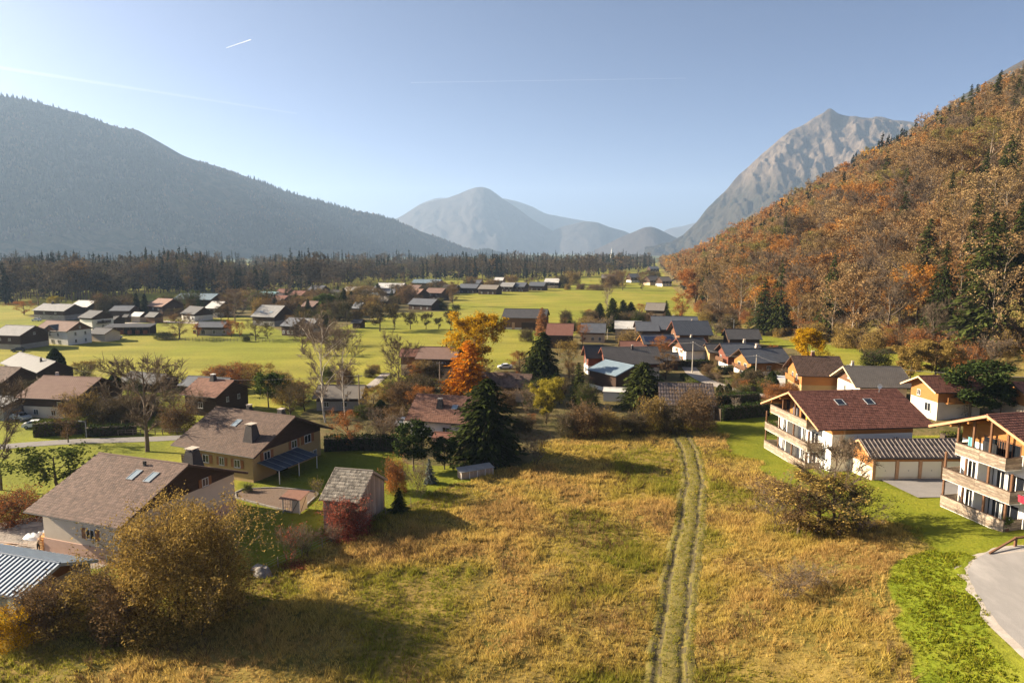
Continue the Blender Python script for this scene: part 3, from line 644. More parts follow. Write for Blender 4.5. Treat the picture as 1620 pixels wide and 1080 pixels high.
def deciduous(kind, seed, h, w, trunk, n1, n2, n3, leaves, leaf, spread, bark, twig, leafm, stems=1, low=.3, up=.5, tr=.022, lean=.03, shape=1.0, minr=.012, long=1.0):
    r = np.random.default_rng(seed)
    (T0, T1, A0, A1), (L0, L1, B0, B1), tips = skeleton(r, h, w, trunk, n1, n2, n3, lean, low, up, tr, stems, shape)
    V, Fa = segs_mesh(T0, T1, np.maximum(A0, minr*1.6), np.maximum(A1, minr*1.3), 5)
    tm = npmesh(kind+'_trunk', V, Fa, [bark], tint=np.full(len(Fa), .5), smooth=True)
    V, Fa = segs_mesh(L0, L1, np.maximum(B0, minr), np.maximum(B1, minr*.6), 3); parts = [(V, Fa, 0, None)]
    if leaves:
        c = tips[r.integers(0, len(tips), leaves)]+r.normal(size=(leaves, 3))*spread*np.array([1, 1, .8])
        c[:, 2] = np.clip(c[:, 2], h*.03+.05, None)
        V, Fa = leaf_quads(c, leaf, r, .2, long); parts.append((V, Fa, 1, r.random(leaves)))
    V, Fa, mi, ti = join(parts); cm = npmesh(kind+'_crown', V, Fa, [twig, leafm], tint=ti, mi=mi)
    tpl(kind, tm, cm, h, w)
def dome(kind, seed, h, w, n, leaf, bark, twig, leafm, stems=9, sk=.55, long=1.1):
    """dense rounded shrub: stems and twigs inside, leaves filling a lumpy dome"""
    r = np.random.default_rng(seed); (T0, T1, A0, A1), (L0, L1, B0, B1), tips = skeleton(r, h*.92, w*.86, .03, 7, 5, 4, .03, .06, .45, .012, stems)
    V, Fa = segs_mesh(T0, T1, np.maximum(A0, .014), np.maximum(A1, .012), 5); tm = npmesh(kind+'_trunk', V, Fa, [bark], tint=np.full(len(Fa), .5), smooth=True)
    V, Fa = segs_mesh(L0, L1, np.maximum(B0, .009), np.maximum(B1, .006), 3); parts = [(V, Fa, 0, None)]
    az = r.random(n)*6.28; el = np.arcsin(r.random(n)**.85); lump = .55+.72*fbm(az*1.0+seed, el*2.2, .8, seed, 3)+.22*(fbm(az*4, el*6, .5, seed+5, 2)-.5)
    rad = (.45+.58*r.random(n)**.45)*lump; c = np.stack([np.cos(az)*np.cos(el)**.75*rad*w*.5, np.sin(az)*np.cos(el)**.75*rad*w*.5, .02*h+np.sin(el)*rad*h*.93], 1)
    keep = (vnoise(c[:, 0]+c[:, 2]*.7, c[:, 1]-c[:, 2]*.5, w*.11, seed+9) > .2) | (r.random(n) < .5); c = c[keep]
    k2 = int(n*.45); c = np.concatenate([c, tips[r.integers(0, len(tips), k2)]+r.normal(size=(k2, 3))*w*.022])
    V, Fa = leaf_quads(c, leaf, r, .2, long); parts.append((V, Fa, 1, r.random(len(c)))); V, Fa, mi, ti = join(parts)
    tpl(kind, tm, npmesh(kind+'_crown', V, Fa, [twig, leafm], tint=ti, mi=mi), h, w)
def conifer(kind, seed, h, Rm, whorls, nb, ns, size, bark, leafm, droop=.35, base=.06, irr=.25, pw=.85, gap=0.0, tr=.016):
    r = np.random.default_rng(seed); V, Fa = segs_mesh([(0, 0, -.2), (0, 0, h*.5)], [(0, 0, h*.5), (0, 0, h*.985)], [h*tr, h*tr*.55], [h*tr*.55, h*tr*.08], 6)
    tm = npmesh(kind+'_trunk', V, Fa, [bark], tint=np.full(len(Fa), .5), smooth=True)
    C, D, Z, SZ = [], [], [], []; B0, B1, Q0 = [], [], []
    side = 1+irr*.5*np.sin(np.linspace(0, 6.28, 9)+r.random()*6)
    for i in range(whorls):
        t = base+(1-base)*(i+.3*r.random())/whorls; z = t*h; rr = Rm*(1-(t-base)/(1-base))**pw*(1+irr*(r.random()-.5))+.012*h
        if r.random() < gap: continue
        m = max(3, int(nb*(.45+.55*(1-t))))
        for b in range(m):
            az = r.random()*6.28; ln = rr*(.72+.42*r.random())*side[int(az/6.29*8)]; ca, sa = math.cos(az), math.sin(az)
            B0.append((0, 0, z)); B1.append((ca*ln*.9, sa*ln*.9, z-droop*ln*.55)); Q0.append(.004*h*(1-t)+.01)
            kk = max(2, int(ns*(.35+.65*ln/Rm)))
            for s_ in range(kk):
                q = .15+.85*(s_+r.random()*.6)/kk
                lat = (r.random()-.5)*ln*.42*(1.05-q*.75)
                dz = -droop*ln*q*q+.10*ln*q*(1 if t > .6 else .3)
                C.append((ca*ln*q-sa*lat, sa*ln*q+ca*lat, z+dz)); D.append((ca*.8-sa*lat*.6/ln, sa*.8+ca*lat*.6/ln, -.55*droop-.25)); SZ.append(size*(.55+.45*ln/Rm))
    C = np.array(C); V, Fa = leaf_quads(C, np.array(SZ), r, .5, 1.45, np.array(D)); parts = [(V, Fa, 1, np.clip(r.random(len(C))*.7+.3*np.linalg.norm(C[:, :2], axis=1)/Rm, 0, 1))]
    # leader
    c = np.zeros((5, 3)); c[:, 2] = h*np.linspace(.93, 1, 5); V, Fa = leaf_quads(c, size*.35, r, 0, 1.6, np.tile([[0, 0, 1.]], (5, 1))); parts.append((V, Fa, 1, np.full(5, .5)))
    V, Fa = segs_mesh(B0, B1, Q0, [q*.4 for q in Q0], 3); parts.append((V, Fa, 0, None))
    V, Fa, mi, ti = join(parts); tpl(kind, tm, npmesh(kind+'_crown', V, Fa, [bark, leafm], tint=ti, mi=mi), h, 2*Rm)
def thuja(kind, seed, h, w, k, size, leafm, bark='bark_dark', pw=.6, top=.5):
    r = np.random.default_rng(seed); z = r.random(k)**.9; az = r.random(k)*6.28
    prof = np.where(z < top, .75+.25*np.sin(z/top*1.57), np.maximum(1-((z-top)/(1-top))**1.6, 0.02)); lump = 1+.16*(fbm(az*1.2, z*6, .8, seed, 3)-.5)*2
    rad = w/2*prof*lump*(.72+.3*r.random(k)**.4)
    c = np.stack([np.cos(az)*rad, np.sin(az)*rad, .02*h+z*h*.97], 1); d = np.stack([np.cos(az)*.5, np.sin(az)*.5, np.full(k, .9)], 1)
    V, Fa = leaf_quads(c, size, r, 0, 1.25, d); ti = np.clip(.2+.8*r.random(k), 0, 1)
    Vc, Fc = segs_mesh([(0, 0, 0)], [(0, 0, h*.8)], [w*.1], [w*.02], 6)
    tm = npmesh(kind+'_trunk', Vc, Fc, [bark], tint=np.full(len(Fc), .5))
    tpl(kind, tm, npmesh(kind+'_crown', V, Fa, [bark, leafm], tint=ti, mi=np.ones(len(Fa), int)), h, w)
# near and middle kinds (template sizes in metres, scaled when planted)
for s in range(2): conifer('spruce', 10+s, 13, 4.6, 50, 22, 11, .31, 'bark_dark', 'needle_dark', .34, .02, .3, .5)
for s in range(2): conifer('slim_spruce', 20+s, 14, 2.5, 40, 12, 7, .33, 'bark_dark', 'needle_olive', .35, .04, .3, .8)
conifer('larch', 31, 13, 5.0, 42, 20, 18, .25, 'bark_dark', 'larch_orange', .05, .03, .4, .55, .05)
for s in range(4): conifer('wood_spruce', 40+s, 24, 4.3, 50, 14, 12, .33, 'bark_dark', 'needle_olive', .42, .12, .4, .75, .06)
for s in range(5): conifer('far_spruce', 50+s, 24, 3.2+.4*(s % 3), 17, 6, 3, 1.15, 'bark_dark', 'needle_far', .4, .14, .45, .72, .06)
for s in range(3): deciduous('leafy', 60+s, 10, 8, .12, 14, 6, 3, 20000, .15, .34, 'bark_dark', 'twig', 'leaf_yellow', up=.55, low=.15)
for s in range(4): deciduous('half_leafy', 65+s, 10, 8, .12, 14, 7, 5, 5200, .11, .26, 'bark_dark', 'twig', 'leaf_brown', up=.55, low=.14)
for s in range(3): deciduous('bare', 70+s, 12, 10, .2, 16, 10, 13, 0, .1, .1, 'bark_brown', 'twig', 'leaf_brown', up=.55, low=.2, minr=.03)
for s in range(2): deciduous('birch', 80+s, 15, 8.5, .15, 20, 9, 10, 0, .1, .1, 'bark_birch', 'twig_grey', 'leaf_brown', up=.85, low=.18, tr=.011, minr=.026, shape=1.3)
for s in range(6): deciduous('wood_tree', 90+s, 18, 11, .25, 13, 5, 4, (4200, 5200, 3200, 4600, 5600, 1800)[s], .2, .46, 'bark_pale', 'twig', 'wood_hill', up=.75, low=.2, tr=.013, minr=.03, lean=.06)
for s in range(5): deciduous('far_tree', 100+s, 18, 11, .2, 8, 3, 1, 300, .62, .85, 'bark_brown', 'twig', 'wood_valley', up=.6, tr=.014, minr=.06)
for s in range(3): deciduous('orchard', 110+s, 6, 7.5, .22, 9, 5, 3, 2200, .19, .34, 'bark_dark', 'twig', 'leaf_orchard', up=.35, tr=.035)
for s in range(4): dome('shrub', 120+s, 3, 4, 6500, .058, 'bark_dark', 'twig', 'leaf_brown')
for s in range(3): deciduous('twiggy', 130+s, 3, 4, .05, 6, 5, 6, 350, .09, .2, 'bark_dark', 'twig_grey', 'leaf_brown', stems=7, low=.15, up=.7, tr=.012, minr=.008)
dome('great_bush', 141, 9, 10.5, 42000, .08, 'bark_dark', 'twig', 'leaf_gold', 16)
for s in range(2): thuja('thuja', 150+s, 5, 2.2, 2600, .16, 'leaf_darkgreen')
for s in range(2): thuja('round_evergreen', 155+s, 7, 6, 5200, .24, 'leaf_darkgreen', top=.35)
for s in range(2): deciduous('pine', 160+s, 10, 8, .15, 11, 5, 2, 5200, .26, .45, 'bark_brown', 'twig', 'leaf_darkgreen', up=.3)
CNT = {}
def plant(kind, x, y, h, wdt, name, label, cat='tree', group=None, leaf=None, bark=None, z=None, var=None, parts=True):
    T = TPL[kind]; i = CNT.get(kind, 0); CNT[kind] = i+1; tm, cm, th, tw = T[(i if var is None else var) % len(T)]
    z = float(terrain(x, y)) if z is None else z
    o = thing(name, label, cat, (x, y, z), (i*2.39) % 6.28, group)
    o.scale = (wdt/tw, wdt/tw, h/th)
    t = obj('trunk', tm, o); c = obj('crown', cm, o)
    if leaf: c.material_slots[1].link = 'OBJECT'; c.material_slots[1].material = MATS[leaf]
    if bark: t.material_slots[0].link = 'OBJECT'; t.material_slots[0].material = MATS[bark]
    return o
def put(kind, u, v, vtop, wpx, name, label, cat='tree', group=None, leaf=None, bark=None, var=None):
    p = gat(u, v); d = depth(p); top = ray_at(u, vtop, p[1]); return plant(kind, p[0], p[1], max(top[2]-p[2], .4), wpx*d/F_PX, name, label, cat, group, leaf, bark, float(p[2])-.05, var)
def hedge(px, wid, hgt, label, leaf='leaf_darkgreen', name='hedge', dens=34, size=.16):
    P_ = [gat(u, v) for u, v in px]; o = thing(name, label, 'hedge', tuple(P_[0])); core = MB(); C = []; r = np.random.default_rng(int(px[0][0])+3)
    for a, b in zip(P_[:-1], P_[1:]):
        d = b-a; L = float(np.linalg.norm(d[:2])); e = d/L; n_ = np.array([-e[1], e[0], 0])
        q0 = a-P_[0]; q1 = b-P_[0]; ww = wid*.42
        core.add([q0-n_*ww+[0, 0, -.3], q0+n_*ww+[0, 0, -.3], q1+n_*ww+[0, 0, -.3], q1-n_*ww+[0, 0, -.3], q0-n_*ww*.9+[0, 0, hgt*.9], q0+n_*ww*.9+[0, 0, hgt*.9], q1+n_*ww*.9+[0, 0, hgt*.9], q1-n_*ww*.9+[0, 0, hgt*.9]],
                 [(3, 2, 1, 0), (4, 5, 6, 7), (0, 1, 5, 4), (1, 2, 6, 5), (2, 3, 7, 6), (3, 0, 4, 7)])
        k = int(dens*L*(2*hgt+wid)); s = r.random(k)*L; per = r.random(k)*(2*hgt+wid)
        off = np.where(per < hgt, -wid/2, np.where(per > hgt+wid, wid/2, per-hgt-wid/2)); zz = np.where(per < hgt, per, np.where(per > hgt+wid, 2*hgt+wid-per, hgt))
        lump = (vnoise(s+a[0], per, .9, 3)-.5)*.3
        C.append(q0[None]+e[None]*s[:, None]+n_[None]*(off*(1+lump))[:, None]+np.array([[0, 0, 1.]])*(zz*(1+lump*.5)+.05)[:, None]+r.normal(size=(k, 3))*.06)
    C = np.concatenate(C); V, Fa = leaf_quads(C, size, r, .3, 1.0)
    obj('stems', core, o, ['bark_dark']); obj('foliage', npmesh('foliage', V, Fa, [leaf], tint=r.random(len(C))), o)  # one solid dark core box behind the leaves, in place of stems
    return o
# ================================================================== BUILDINGS
def tile_mesh(L, W, he, hr, tw, tl, mats, seed=1, lift=.045, style='flat'):
    r = np.random.default_rng(seed); Vs = []; Fs = []; ti = []; o = 0
    for sgn in (-1, 1):
        eave = np.array([0, sgn*W/2, he]); ridge = np.array([0, 0, hr]); d = eave-ridge; SL = np.linalg.norm(d); d /= SL
        nrm = np.cross([1, 0, 0], d)*(1 if sgn > 0 else -1); nrm = nrm if nrm[2] > 0 else -nrm
        nr = max(2, int(round(SL/tl))); nc = max(2, int(round(L/tw))); l = SL/nr; c = L/nc
        rr, cc = np.meshgrid(np.arange(nr), np.arange(nc), indexing='ij'); rr = rr.ravel(); cc = cc.ravel(); k = len(rr)
        off = np.where(rr % 2 == 1, c*.5, 0) if style != 'rib' else 0*rr
        x0 = -L/2+cc*c+off; x1 = np.minimum(x0+c*.97, L/2); xm = (x0+x1)/2; x0 = np.minimum(x0, L/2-.02)
        jit = (r.random(k)-.5)*lift*.35
        up = ridge[None]+d[None]*(rr*l-.02)[:, None]; lo = ridge[None]+d[None]*((rr+1)*l+.05)[:, None]
        def pt(b, x, h): q = b.copy(); q[:, 0] = x; return q+nrm[None]*np.broadcast_to(h, (k,))[:, None]
        hb = lift*1.35 if style != 'rib' else lift*2.6
        V = np.stack([pt(up, x0, .005), pt(up, xm, hb*.5), pt(up, x1, .005), pt(lo, x0, lift+jit), pt(lo, xm, hb+jit), pt(lo, x1, lift+jit), pt(lo, x0, -.01), pt(lo, x1, -.01)], 1)
        q = np.array([[0, 3, 4, 1], [1, 4, 5, 2], [3, 6, 7, 4], [4, 7, 5, 5]]) if sgn < 0 else np.array([[1, 4, 3, 0], [2, 5, 4, 1], [4, 7, 6, 3], [5, 7, 4, 4]])
        q = q[:3]
        Vs.append(V.reshape(-1, 3)); Fs.append((np.arange(k)[:, None, None]*8+q[None]).reshape(-1, 4)+o); o += k*8
        ti.append(np.repeat(r.random(k), 3))
    return npmesh('roof_tiles', np.concatenate(Vs), np.concatenate(Fs), mats, tint=np.concatenate(ti))
class H: pass
FOOT = []
def house(name, label, x, y, rot, L, W, he, hr, z0=None, roof='roof_brown', wall='render_cream', upper='wood_dark', split=None, oe=1.0, os=.9, cat='house', group=None, tiles=None,
          wins=(), doors=(), chims=(), sky=(), barge='barge_dark', rt=.16, ext=None, plinth=None, shut='shutter_brown', frame='frame_white', down=1.5, balc=(), stylet='flat', gutter=True, panels=()):
    z0 = float(terrain(x, y)) if z0 is None else z0
    o = thing(name, label, cat, (x, y, z0), R(rot), group); h = H(); h.o = o
    upper = upper or wall; FOOT.append((x, y, R(rot), L, W))
    Lw, Ww = L-2*oe, W-2*os; tanp = (hr-he)/(W/2); hw = he+os*tanp-rt*1.05-.02; ap = hr-rt*1.05-.02
    h.Lw, h.Ww, h.hw, h.ap, h.L, h.W, h.he, h.hr, h.oe, h.os, h.tanp = Lw, Ww, hw, ap, L, W, he, hr, oe, os, tanp
    sp = split if split is not None else min(hw, he)
    m = MB()
    if sp < hw: m.box(-Lw/2, Lw/2, -Ww/2, Ww/2, -down, sp)
    else: m.prism([(-Ww/2, -down), (Ww/2, -down), (Ww/2, hw), (0, ap), (-Ww/2, hw)], -Lw/2, Lw/2, axis='x')
    obj('wall', m, o, [wall])
    if sp < hw:
        e = .03; m = MB(); m.prism([(-Ww/2-e, sp), (Ww/2+e, sp), (Ww/2+e, hw-.01), (0, ap), (-Ww/2-e, hw-.01)], -Lw/2-e, Lw/2+e, axis='x'); obj('upper_wall', m, o, [upper])
    if plinth:
        m = MB(); m.box(-Lw/2-.05, Lw/2+.05, -Ww/2-.05, Ww/2+.05, -down, plinth[0]); obj('plinth', m, o, [plinth[1]])
    rf = MB()
    rf.slab([(-L/2, -W/2, he), (L/2, -W/2, he), (L/2, 0, hr), (-L/2, 0, hr)], rt); rf.slab([(-L/2, 0, hr), (L/2, 0, hr), (L/2, W/2, he), (-L/2, W/2, he)], rt)
    ro = obj('roof', rf, o, [roof]); h.roof = ro
    if tiles: tag(obj('roof_tiles', tile_mesh(L+.06, W+.1, he-.02, hr+.015, tiles[0], tiles[1], [roof], int(abs(x*7+y)), style=stylet, lift=tiles[2] if len(tiles) > 2 else .045), ro), kind='stuff')
    m = MB(); m.tube([(-L/2, 0, hr+.03), (L/2, 0, hr+.03)], [.13, .13], 8); obj('ridge_cap', m, ro, [roof])
    for sx in (-1, 1):
        for sy in (-1, 1):
            m = MB(); m.bar((sx*(L/2+.03), sy*W/2, he-.12), (sx*(L/2+.03), 0, hr-.10), .05, .26); obj('barge_board', m, ro, [barge])
    if gutter:
        for sy in (-1, 1):
            m = MB(); m.tube([(-L/2, sy*(W/2+.06), he-.1), (L/2, sy*(W/2+.06), he-.1)], [.075, .075], 6); obj('gutter', m, ro, ['iron_dark'])
    def wp(side, a, out, z):
        return {'n': (a, -Ww/2-out, z), 'f': (-a, Ww/2+out, z), 'l': (-Lw/2-out, -a, z), 'r': (Lw/2+out, a, z)}[side]
    def wbox(mb, side, a0, a1, o0, o1, za, zb):
        p = wp(side, a0, o0, za); q = wp(side, a1, o1, zb)
        mb.box(min(p[0], q[0]), max(p[0], q[0]), min(p[1], q[1]), max(p[1], q[1]), za, zb)
    h.wp, h.wbox = wp, wbox
    for wdef in wins:
        side, a, z, ww, hh = wdef[:5]; sh = wdef[5] if len(wdef) > 5 else False
        m = MB(); f = .07
        for (a0, a1, za, zb) in ((a-ww/2, a-ww/2+f, z, z+hh), (a+ww/2-f, a+ww/2, z, z+hh), (a-ww/2+f, a+ww/2-f, z, z+f), (a-ww/2+f, a+ww/2-f, z+hh-f, z+hh), (a-.03, a+.03, z+f, z+hh-f)): wbox(m, side, a0, a1, .03, .10, za, zb)
        wo_ = obj('window', m, o, [frame]); m = MB(); wbox(m, side, a-ww/2+f*.5, a+ww/2-f*.5, .025, .055, z+f*.5, z+hh-f*.5); obj('pane', m, wo_, ['glass_dark'])
        m = MB(); wbox(m, side, a-ww/2-.08, a+ww/2+.08, .03, .16, z-.09, z-.005); obj('sill', m, wo_, ['concrete'])
        if sh:
            for sg in (-1, 1):
                m = MB(); c = a+sg*(ww/2+ww*.26); wbox(m, side, c-ww*.24, c+ww*.24, .035, .085, z-.02, z+hh+.02); obj('shutter', m, wo_, [shut])
    for side, a, ww, hh, dm in doors:
        m = MB(); wbox(m, side, a-ww/2, a+ww/2, .03, .09, .02, hh); do = obj('door', m, o, [dm]); m = MB(); wbox(m, side, a+ww*.36, a+ww*.42, .09, .13, hh*.46, hh*.52); obj('handle', m, do, ['iron_dark'])
    for c in chims:
        a, b, cw, ch = c[:4]; cm = c[4] if len(c) > 4 else 'chimney_dark'; zb = hr-abs(b)*tanp; m = MB(); q = cw*.72
        m.add([(a-cw/2*1.25, b-cw/2*1.25, zb-.5), (a+cw/2*1.25, b-cw/2*1.25, zb-.5), (a+cw/2*1.25, b+cw/2*1.25, zb-.5), (a-cw/2*1.25, b+cw/2*1.25, zb-.5), (a-q/2, b-q/2, zb+ch), (a+q/2, b-q/2, zb+ch), (a+q/2, b+q/2, zb+ch), (a-q/2, b+q/2, zb+ch)],
              [(3, 2, 1, 0), (4, 5, 6, 7), (0, 1, 5, 4), (1, 2, 6, 5), (2, 3, 7, 6), (3, 0, 4, 7)]); co = obj('chimney', m, ro, [cm]) if False else obj('chimney', m, o, [cm])
        m = MB()
        for sx in (-1, 1):
            for sy in (-1, 1): m.box(a+sx*q*.4-.05, a+sx*q*.4+.05, b+sy*q*.4-.05, b+sy*q*.4+.05, zb+ch, zb+ch+.22)
        m.box(a-q*.6, a+q*.6, b-q*.6, b+q*.6, zb+ch+.22, zb+ch+.30); obj('chimney_cap', m, co, [c[5] if len(c) > 5 else 'chimney_pale'])
    for a, b, sw, sl, gm in sky:
        sg = -1 if b < 0 else 1; cp = math.cos(math.atan(tanp)); m = MB(); m2 = MB()
        def rp(aa, bb, up): return (aa, bb, hr-abs(bb)*tanp+up)
        b0 = b-sl/2*cp; b1 = b+sl/2*cp
        def ring(x0, x1, y0, y1, up, mb): mb.slab([rp(x0, y0, up), rp(x1, y0, up), rp(x1, y1, up), rp(x0, y1, up)], up+.04)
        for (x0, x1, y0, y1) in ((a-sw/2-.08, a+sw/2+.08, b0-.08, b0), (a-sw/2-.08, a+sw/2+.08, b1, b1+.08), (a-sw/2-.08, a-sw/2, b0, b1), (a+sw/2, a+sw/2+.08, b0, b1)): ring(x0, x1, y0, y1, .16, m)
        so = obj('skylight', m, ro, ['frame_grey']) if True else None
        ring(a-sw/2, a+sw/2, b0, b1, .12, m2); obj('skylight_pane', m2, ro, [gm])
    for a0, a1, b0, b1 in panels:
        n = max(1, int(round((a1-a0)/1.1)))
        for i in range(n):
            xa = a0+(a1-a0)*i/n; xb = a0+(a1-a0)*(i+1)/n-.04; m = MB(); m.slab([(xa, b0, hr-abs(b0)*tanp+.12), (xb, b0, hr-abs(b0)*tanp+.12), (xb, b1, hr-abs(b1)*tanp+.12), (xa, b1, hr-abs(b1)*tanp+.12)], .05); obj('solar_panel', m, ro, ['solar_panel'])
    for side, a0, a1, z, dep, bm_ in balc:
        m = MB(); wbox(m, side, a0, a1, .04, dep, z-.16, z); bo = obj('balcony', m, o, [bm_])
        for i in range(3):
            m = MB(); za = z+.14+i*.28; wbox(m, side, a0, a1, dep-.06, dep, za, za+.22); obj('plank', m, bo, [bm_])
        m = MB(); wbox(m, side, a0-.02, a1+.02, dep-.10, dep+.03, z+.98, z+1.05); obj('handrail', m, bo, [bm_])
        for k in range(max(2, int((a1-a0)/2)+1)):
            aa = a0+.06+(a1-a0-.12)*k/max(1, int((a1-a0)/2)) if (a1-a0) > 2 else (a0+.06 if k == 0 else a1-.06); m = MB(); wbox(m, side, aa-.05, aa+.05, dep-.14, dep-.06, z, z+.98); obj('post', m, bo, [bm_])
    return h
T1 = (.33, .36)
# --- the brown-tiled house at the lower left, two skylights side by side
h1 = house('house', 'cream-walled house with two skylights in its brown tiled roof, behind the great bush', -43.5, 77.9, -19.4, 13.8, 18.9, 4.99, 8.82, 0, 'tile_brown', 'render_cream', 'wood_dark', None, 1.25, 1.1, tiles=T1,
           wins=[('n', 1.4, 2.55, 1.25, 1.15, True), ('n', 3.9, .55, .9, .6), ('r', -2.0, 2.6, 1.2, 1.2, True), ('r', 3.5, 5.0, 1.0, 1.0, True), ('l', 2, 2.5, 1.2, 1.2, True)], doors=[('l', -3, 1.0, 2.1, 'wood_brown')],
           sky=[(1.5, -2.6, .8, 1.5, 'glass_sky'), (4.0, -2.6, .8, 1.5, 'glass_sky')], chims=[(3.3, 4.2, 1.5, 1.9, 'chimney_dark', 'chimney_pale'), (1.4, -1.0, .32, .25, 'iron_dark', 'iron_dark')])
m = MB(); m.box(-h1.Lw/2-.07, h1.Lw/2+.07, -h1.Ww/2-.07, h1.Ww/2+.07, -1.5, 1.75); obj('plinth', m, h1.o, ['render_pink'])
m = MB()
for k in range(5): m.box(h1.Lw/2+.05, h1.Lw/2+1.0, -6.5+k*3.1, -6.3+k*3.1, h1.hw+.6-.0+ (4.2-abs(-6.4+k*3.1))*.1, h1.hw+.85+(4.2-abs(-6.4+k*3.1))*.1)
# --- the yellow house behind it with a blue awning
h2 = house('house', 'large yellow-walled chalet with brown tiled roof and blue-grey awning over its terrace', -40.2, 104.2, -23.6, 16.2, 17.4, 4.32, 8.23, 0, 'tile_h2', 'render_yellow', 'wood_dark', 4.15, 1.6, 1.3, tiles=T1,
           wins=[('n', -2.6, 1.9, 1.3, 1.2, True), ('n', .6, 1.9, 1.0, 1.2, True), ('n', 3.6, 1.9, 1.2, 1.2, True), ('r', -4.6, 2.7, 1.3, 1.2, True), ('r', 1.2, 2.9, 1.2, 1.2, True), ('r', 4.3, 2.9, 1.5, 1.3, True), ('r', 4.6, .4, .9, .9, False), ('r', 5.9, .4, .9, .9, False)],
           doors=[('r', -1.6, 2.4, 2.2, 'glass_dark')], sky=[(-.9, -2.9, .9, 1.5, 'glass_sky')], chims=[(4.6, -5.4, 1.5, 2.0, 'chimney_dark', 'chimney_pale'), (3.0, 2.6, 1.1, 1.1, 'chimney_dark', 'chimney_pale'), (-4.4, 3.4, .9, 1.3, 'chimney_dark', 'chimney_pale')],
           balc=[('n', -6.4, -3.6, 1.9, 1.1, 'wood_dark')])
aw = MB(); aw.slab([(h2.Lw/2+.05, -6.6, 2.75), (h2.Lw/2+4.0, -6.6, 2.05), (h2.Lw/2+4.0, 1.9, 2.05), (h2.Lw/2+.05, 1.9, 2.75)], .07); ao = obj('awning', aw, h2.o, ['tarp_blue'])
for yy in (-6.4, -2.3, 1.7):
    m = MB(); m.bar((h2.Lw/2+3.9, yy, -.2), (h2.Lw/2+3.9, yy, 2.0), .09, .09); obj('awning_post', m, ao, ['frame_white'])
for k in range(7):
    m = MB(); yy = -6.55+k*1.4; m.bar((h2.Lw/2+.1, yy, 2.78), (h2.Lw/2+4.0, yy, 2.09), .06, .04); obj('awning_rib', m, ao, ['frame_grey'])
# --- little barn with weathered boards and shake roof
hb = house('wooden_shed', 'small weathered board shed with mossy grey roof beside the red shrub', -19.6, 81.9, -12.5, 5.1, 8.6, 3.7, 6.2, 0, 'shake_weathered', 'board_grey', 'board_grey', 9, .3, .45, cat='shed', tiles=(.24, .5, .05), barge='board_grey', gutter=False)
for side, n_ in (('r', 22), ('n', 13), ('l', 22)):
    span = hb.Ww if side in 'lr' else hb.Lw
    for k in range(n_):
        a0 = -span/2+span*k/n_+.012; a1 = -span/2+span*(k+1)/n_-.012; top = (hb.hw if side == 'n' else hb.hw+(hb.Ww/2-max(abs(a0), abs(a1)))*hb.tanp)-.03
        m = MB(); hb.wbox(m, side, a0, a1, .005, .03+.012*((k*7) % 3), -.3, top); m.t = [random.random()]*6; obj('board', m, hb.o, ['board_grey'])
m = MB(); hb.wbox(m, 'n', -1.0, 1.0, .06, .12, 0, 2.1); obj('door', m, hb.o, ['wood_dark'])
# --- blue metal-roofed shed in the corner
hs = house('garage_shed', 'shed with blue ribbed metal roof in the lower left corner', -49.7, 63.9, -16.7, 13.5, 8.1, 1.95, 3.42, 0, 'metal_blue', 'render_grey', 'wood_brown', None, .55, .4, cat='shed', barge='metal_rib', rt=.10,
           doors=[('n', -2.0, 8.5, 2.0, 'wood_orange'), ('n', 5.2, 1.0, 2.0, 'frame_white')])
for sg in (-1, 1):
    for k in range(25):
        xx = -6.7+k*13.4/24; m = MB(); m.bar((xx, sg*4.03, 2.0), (xx, sg*.08, 3.44), .22, .09); obj('roof_rib', m, hs.roof, ['metal_rib'])
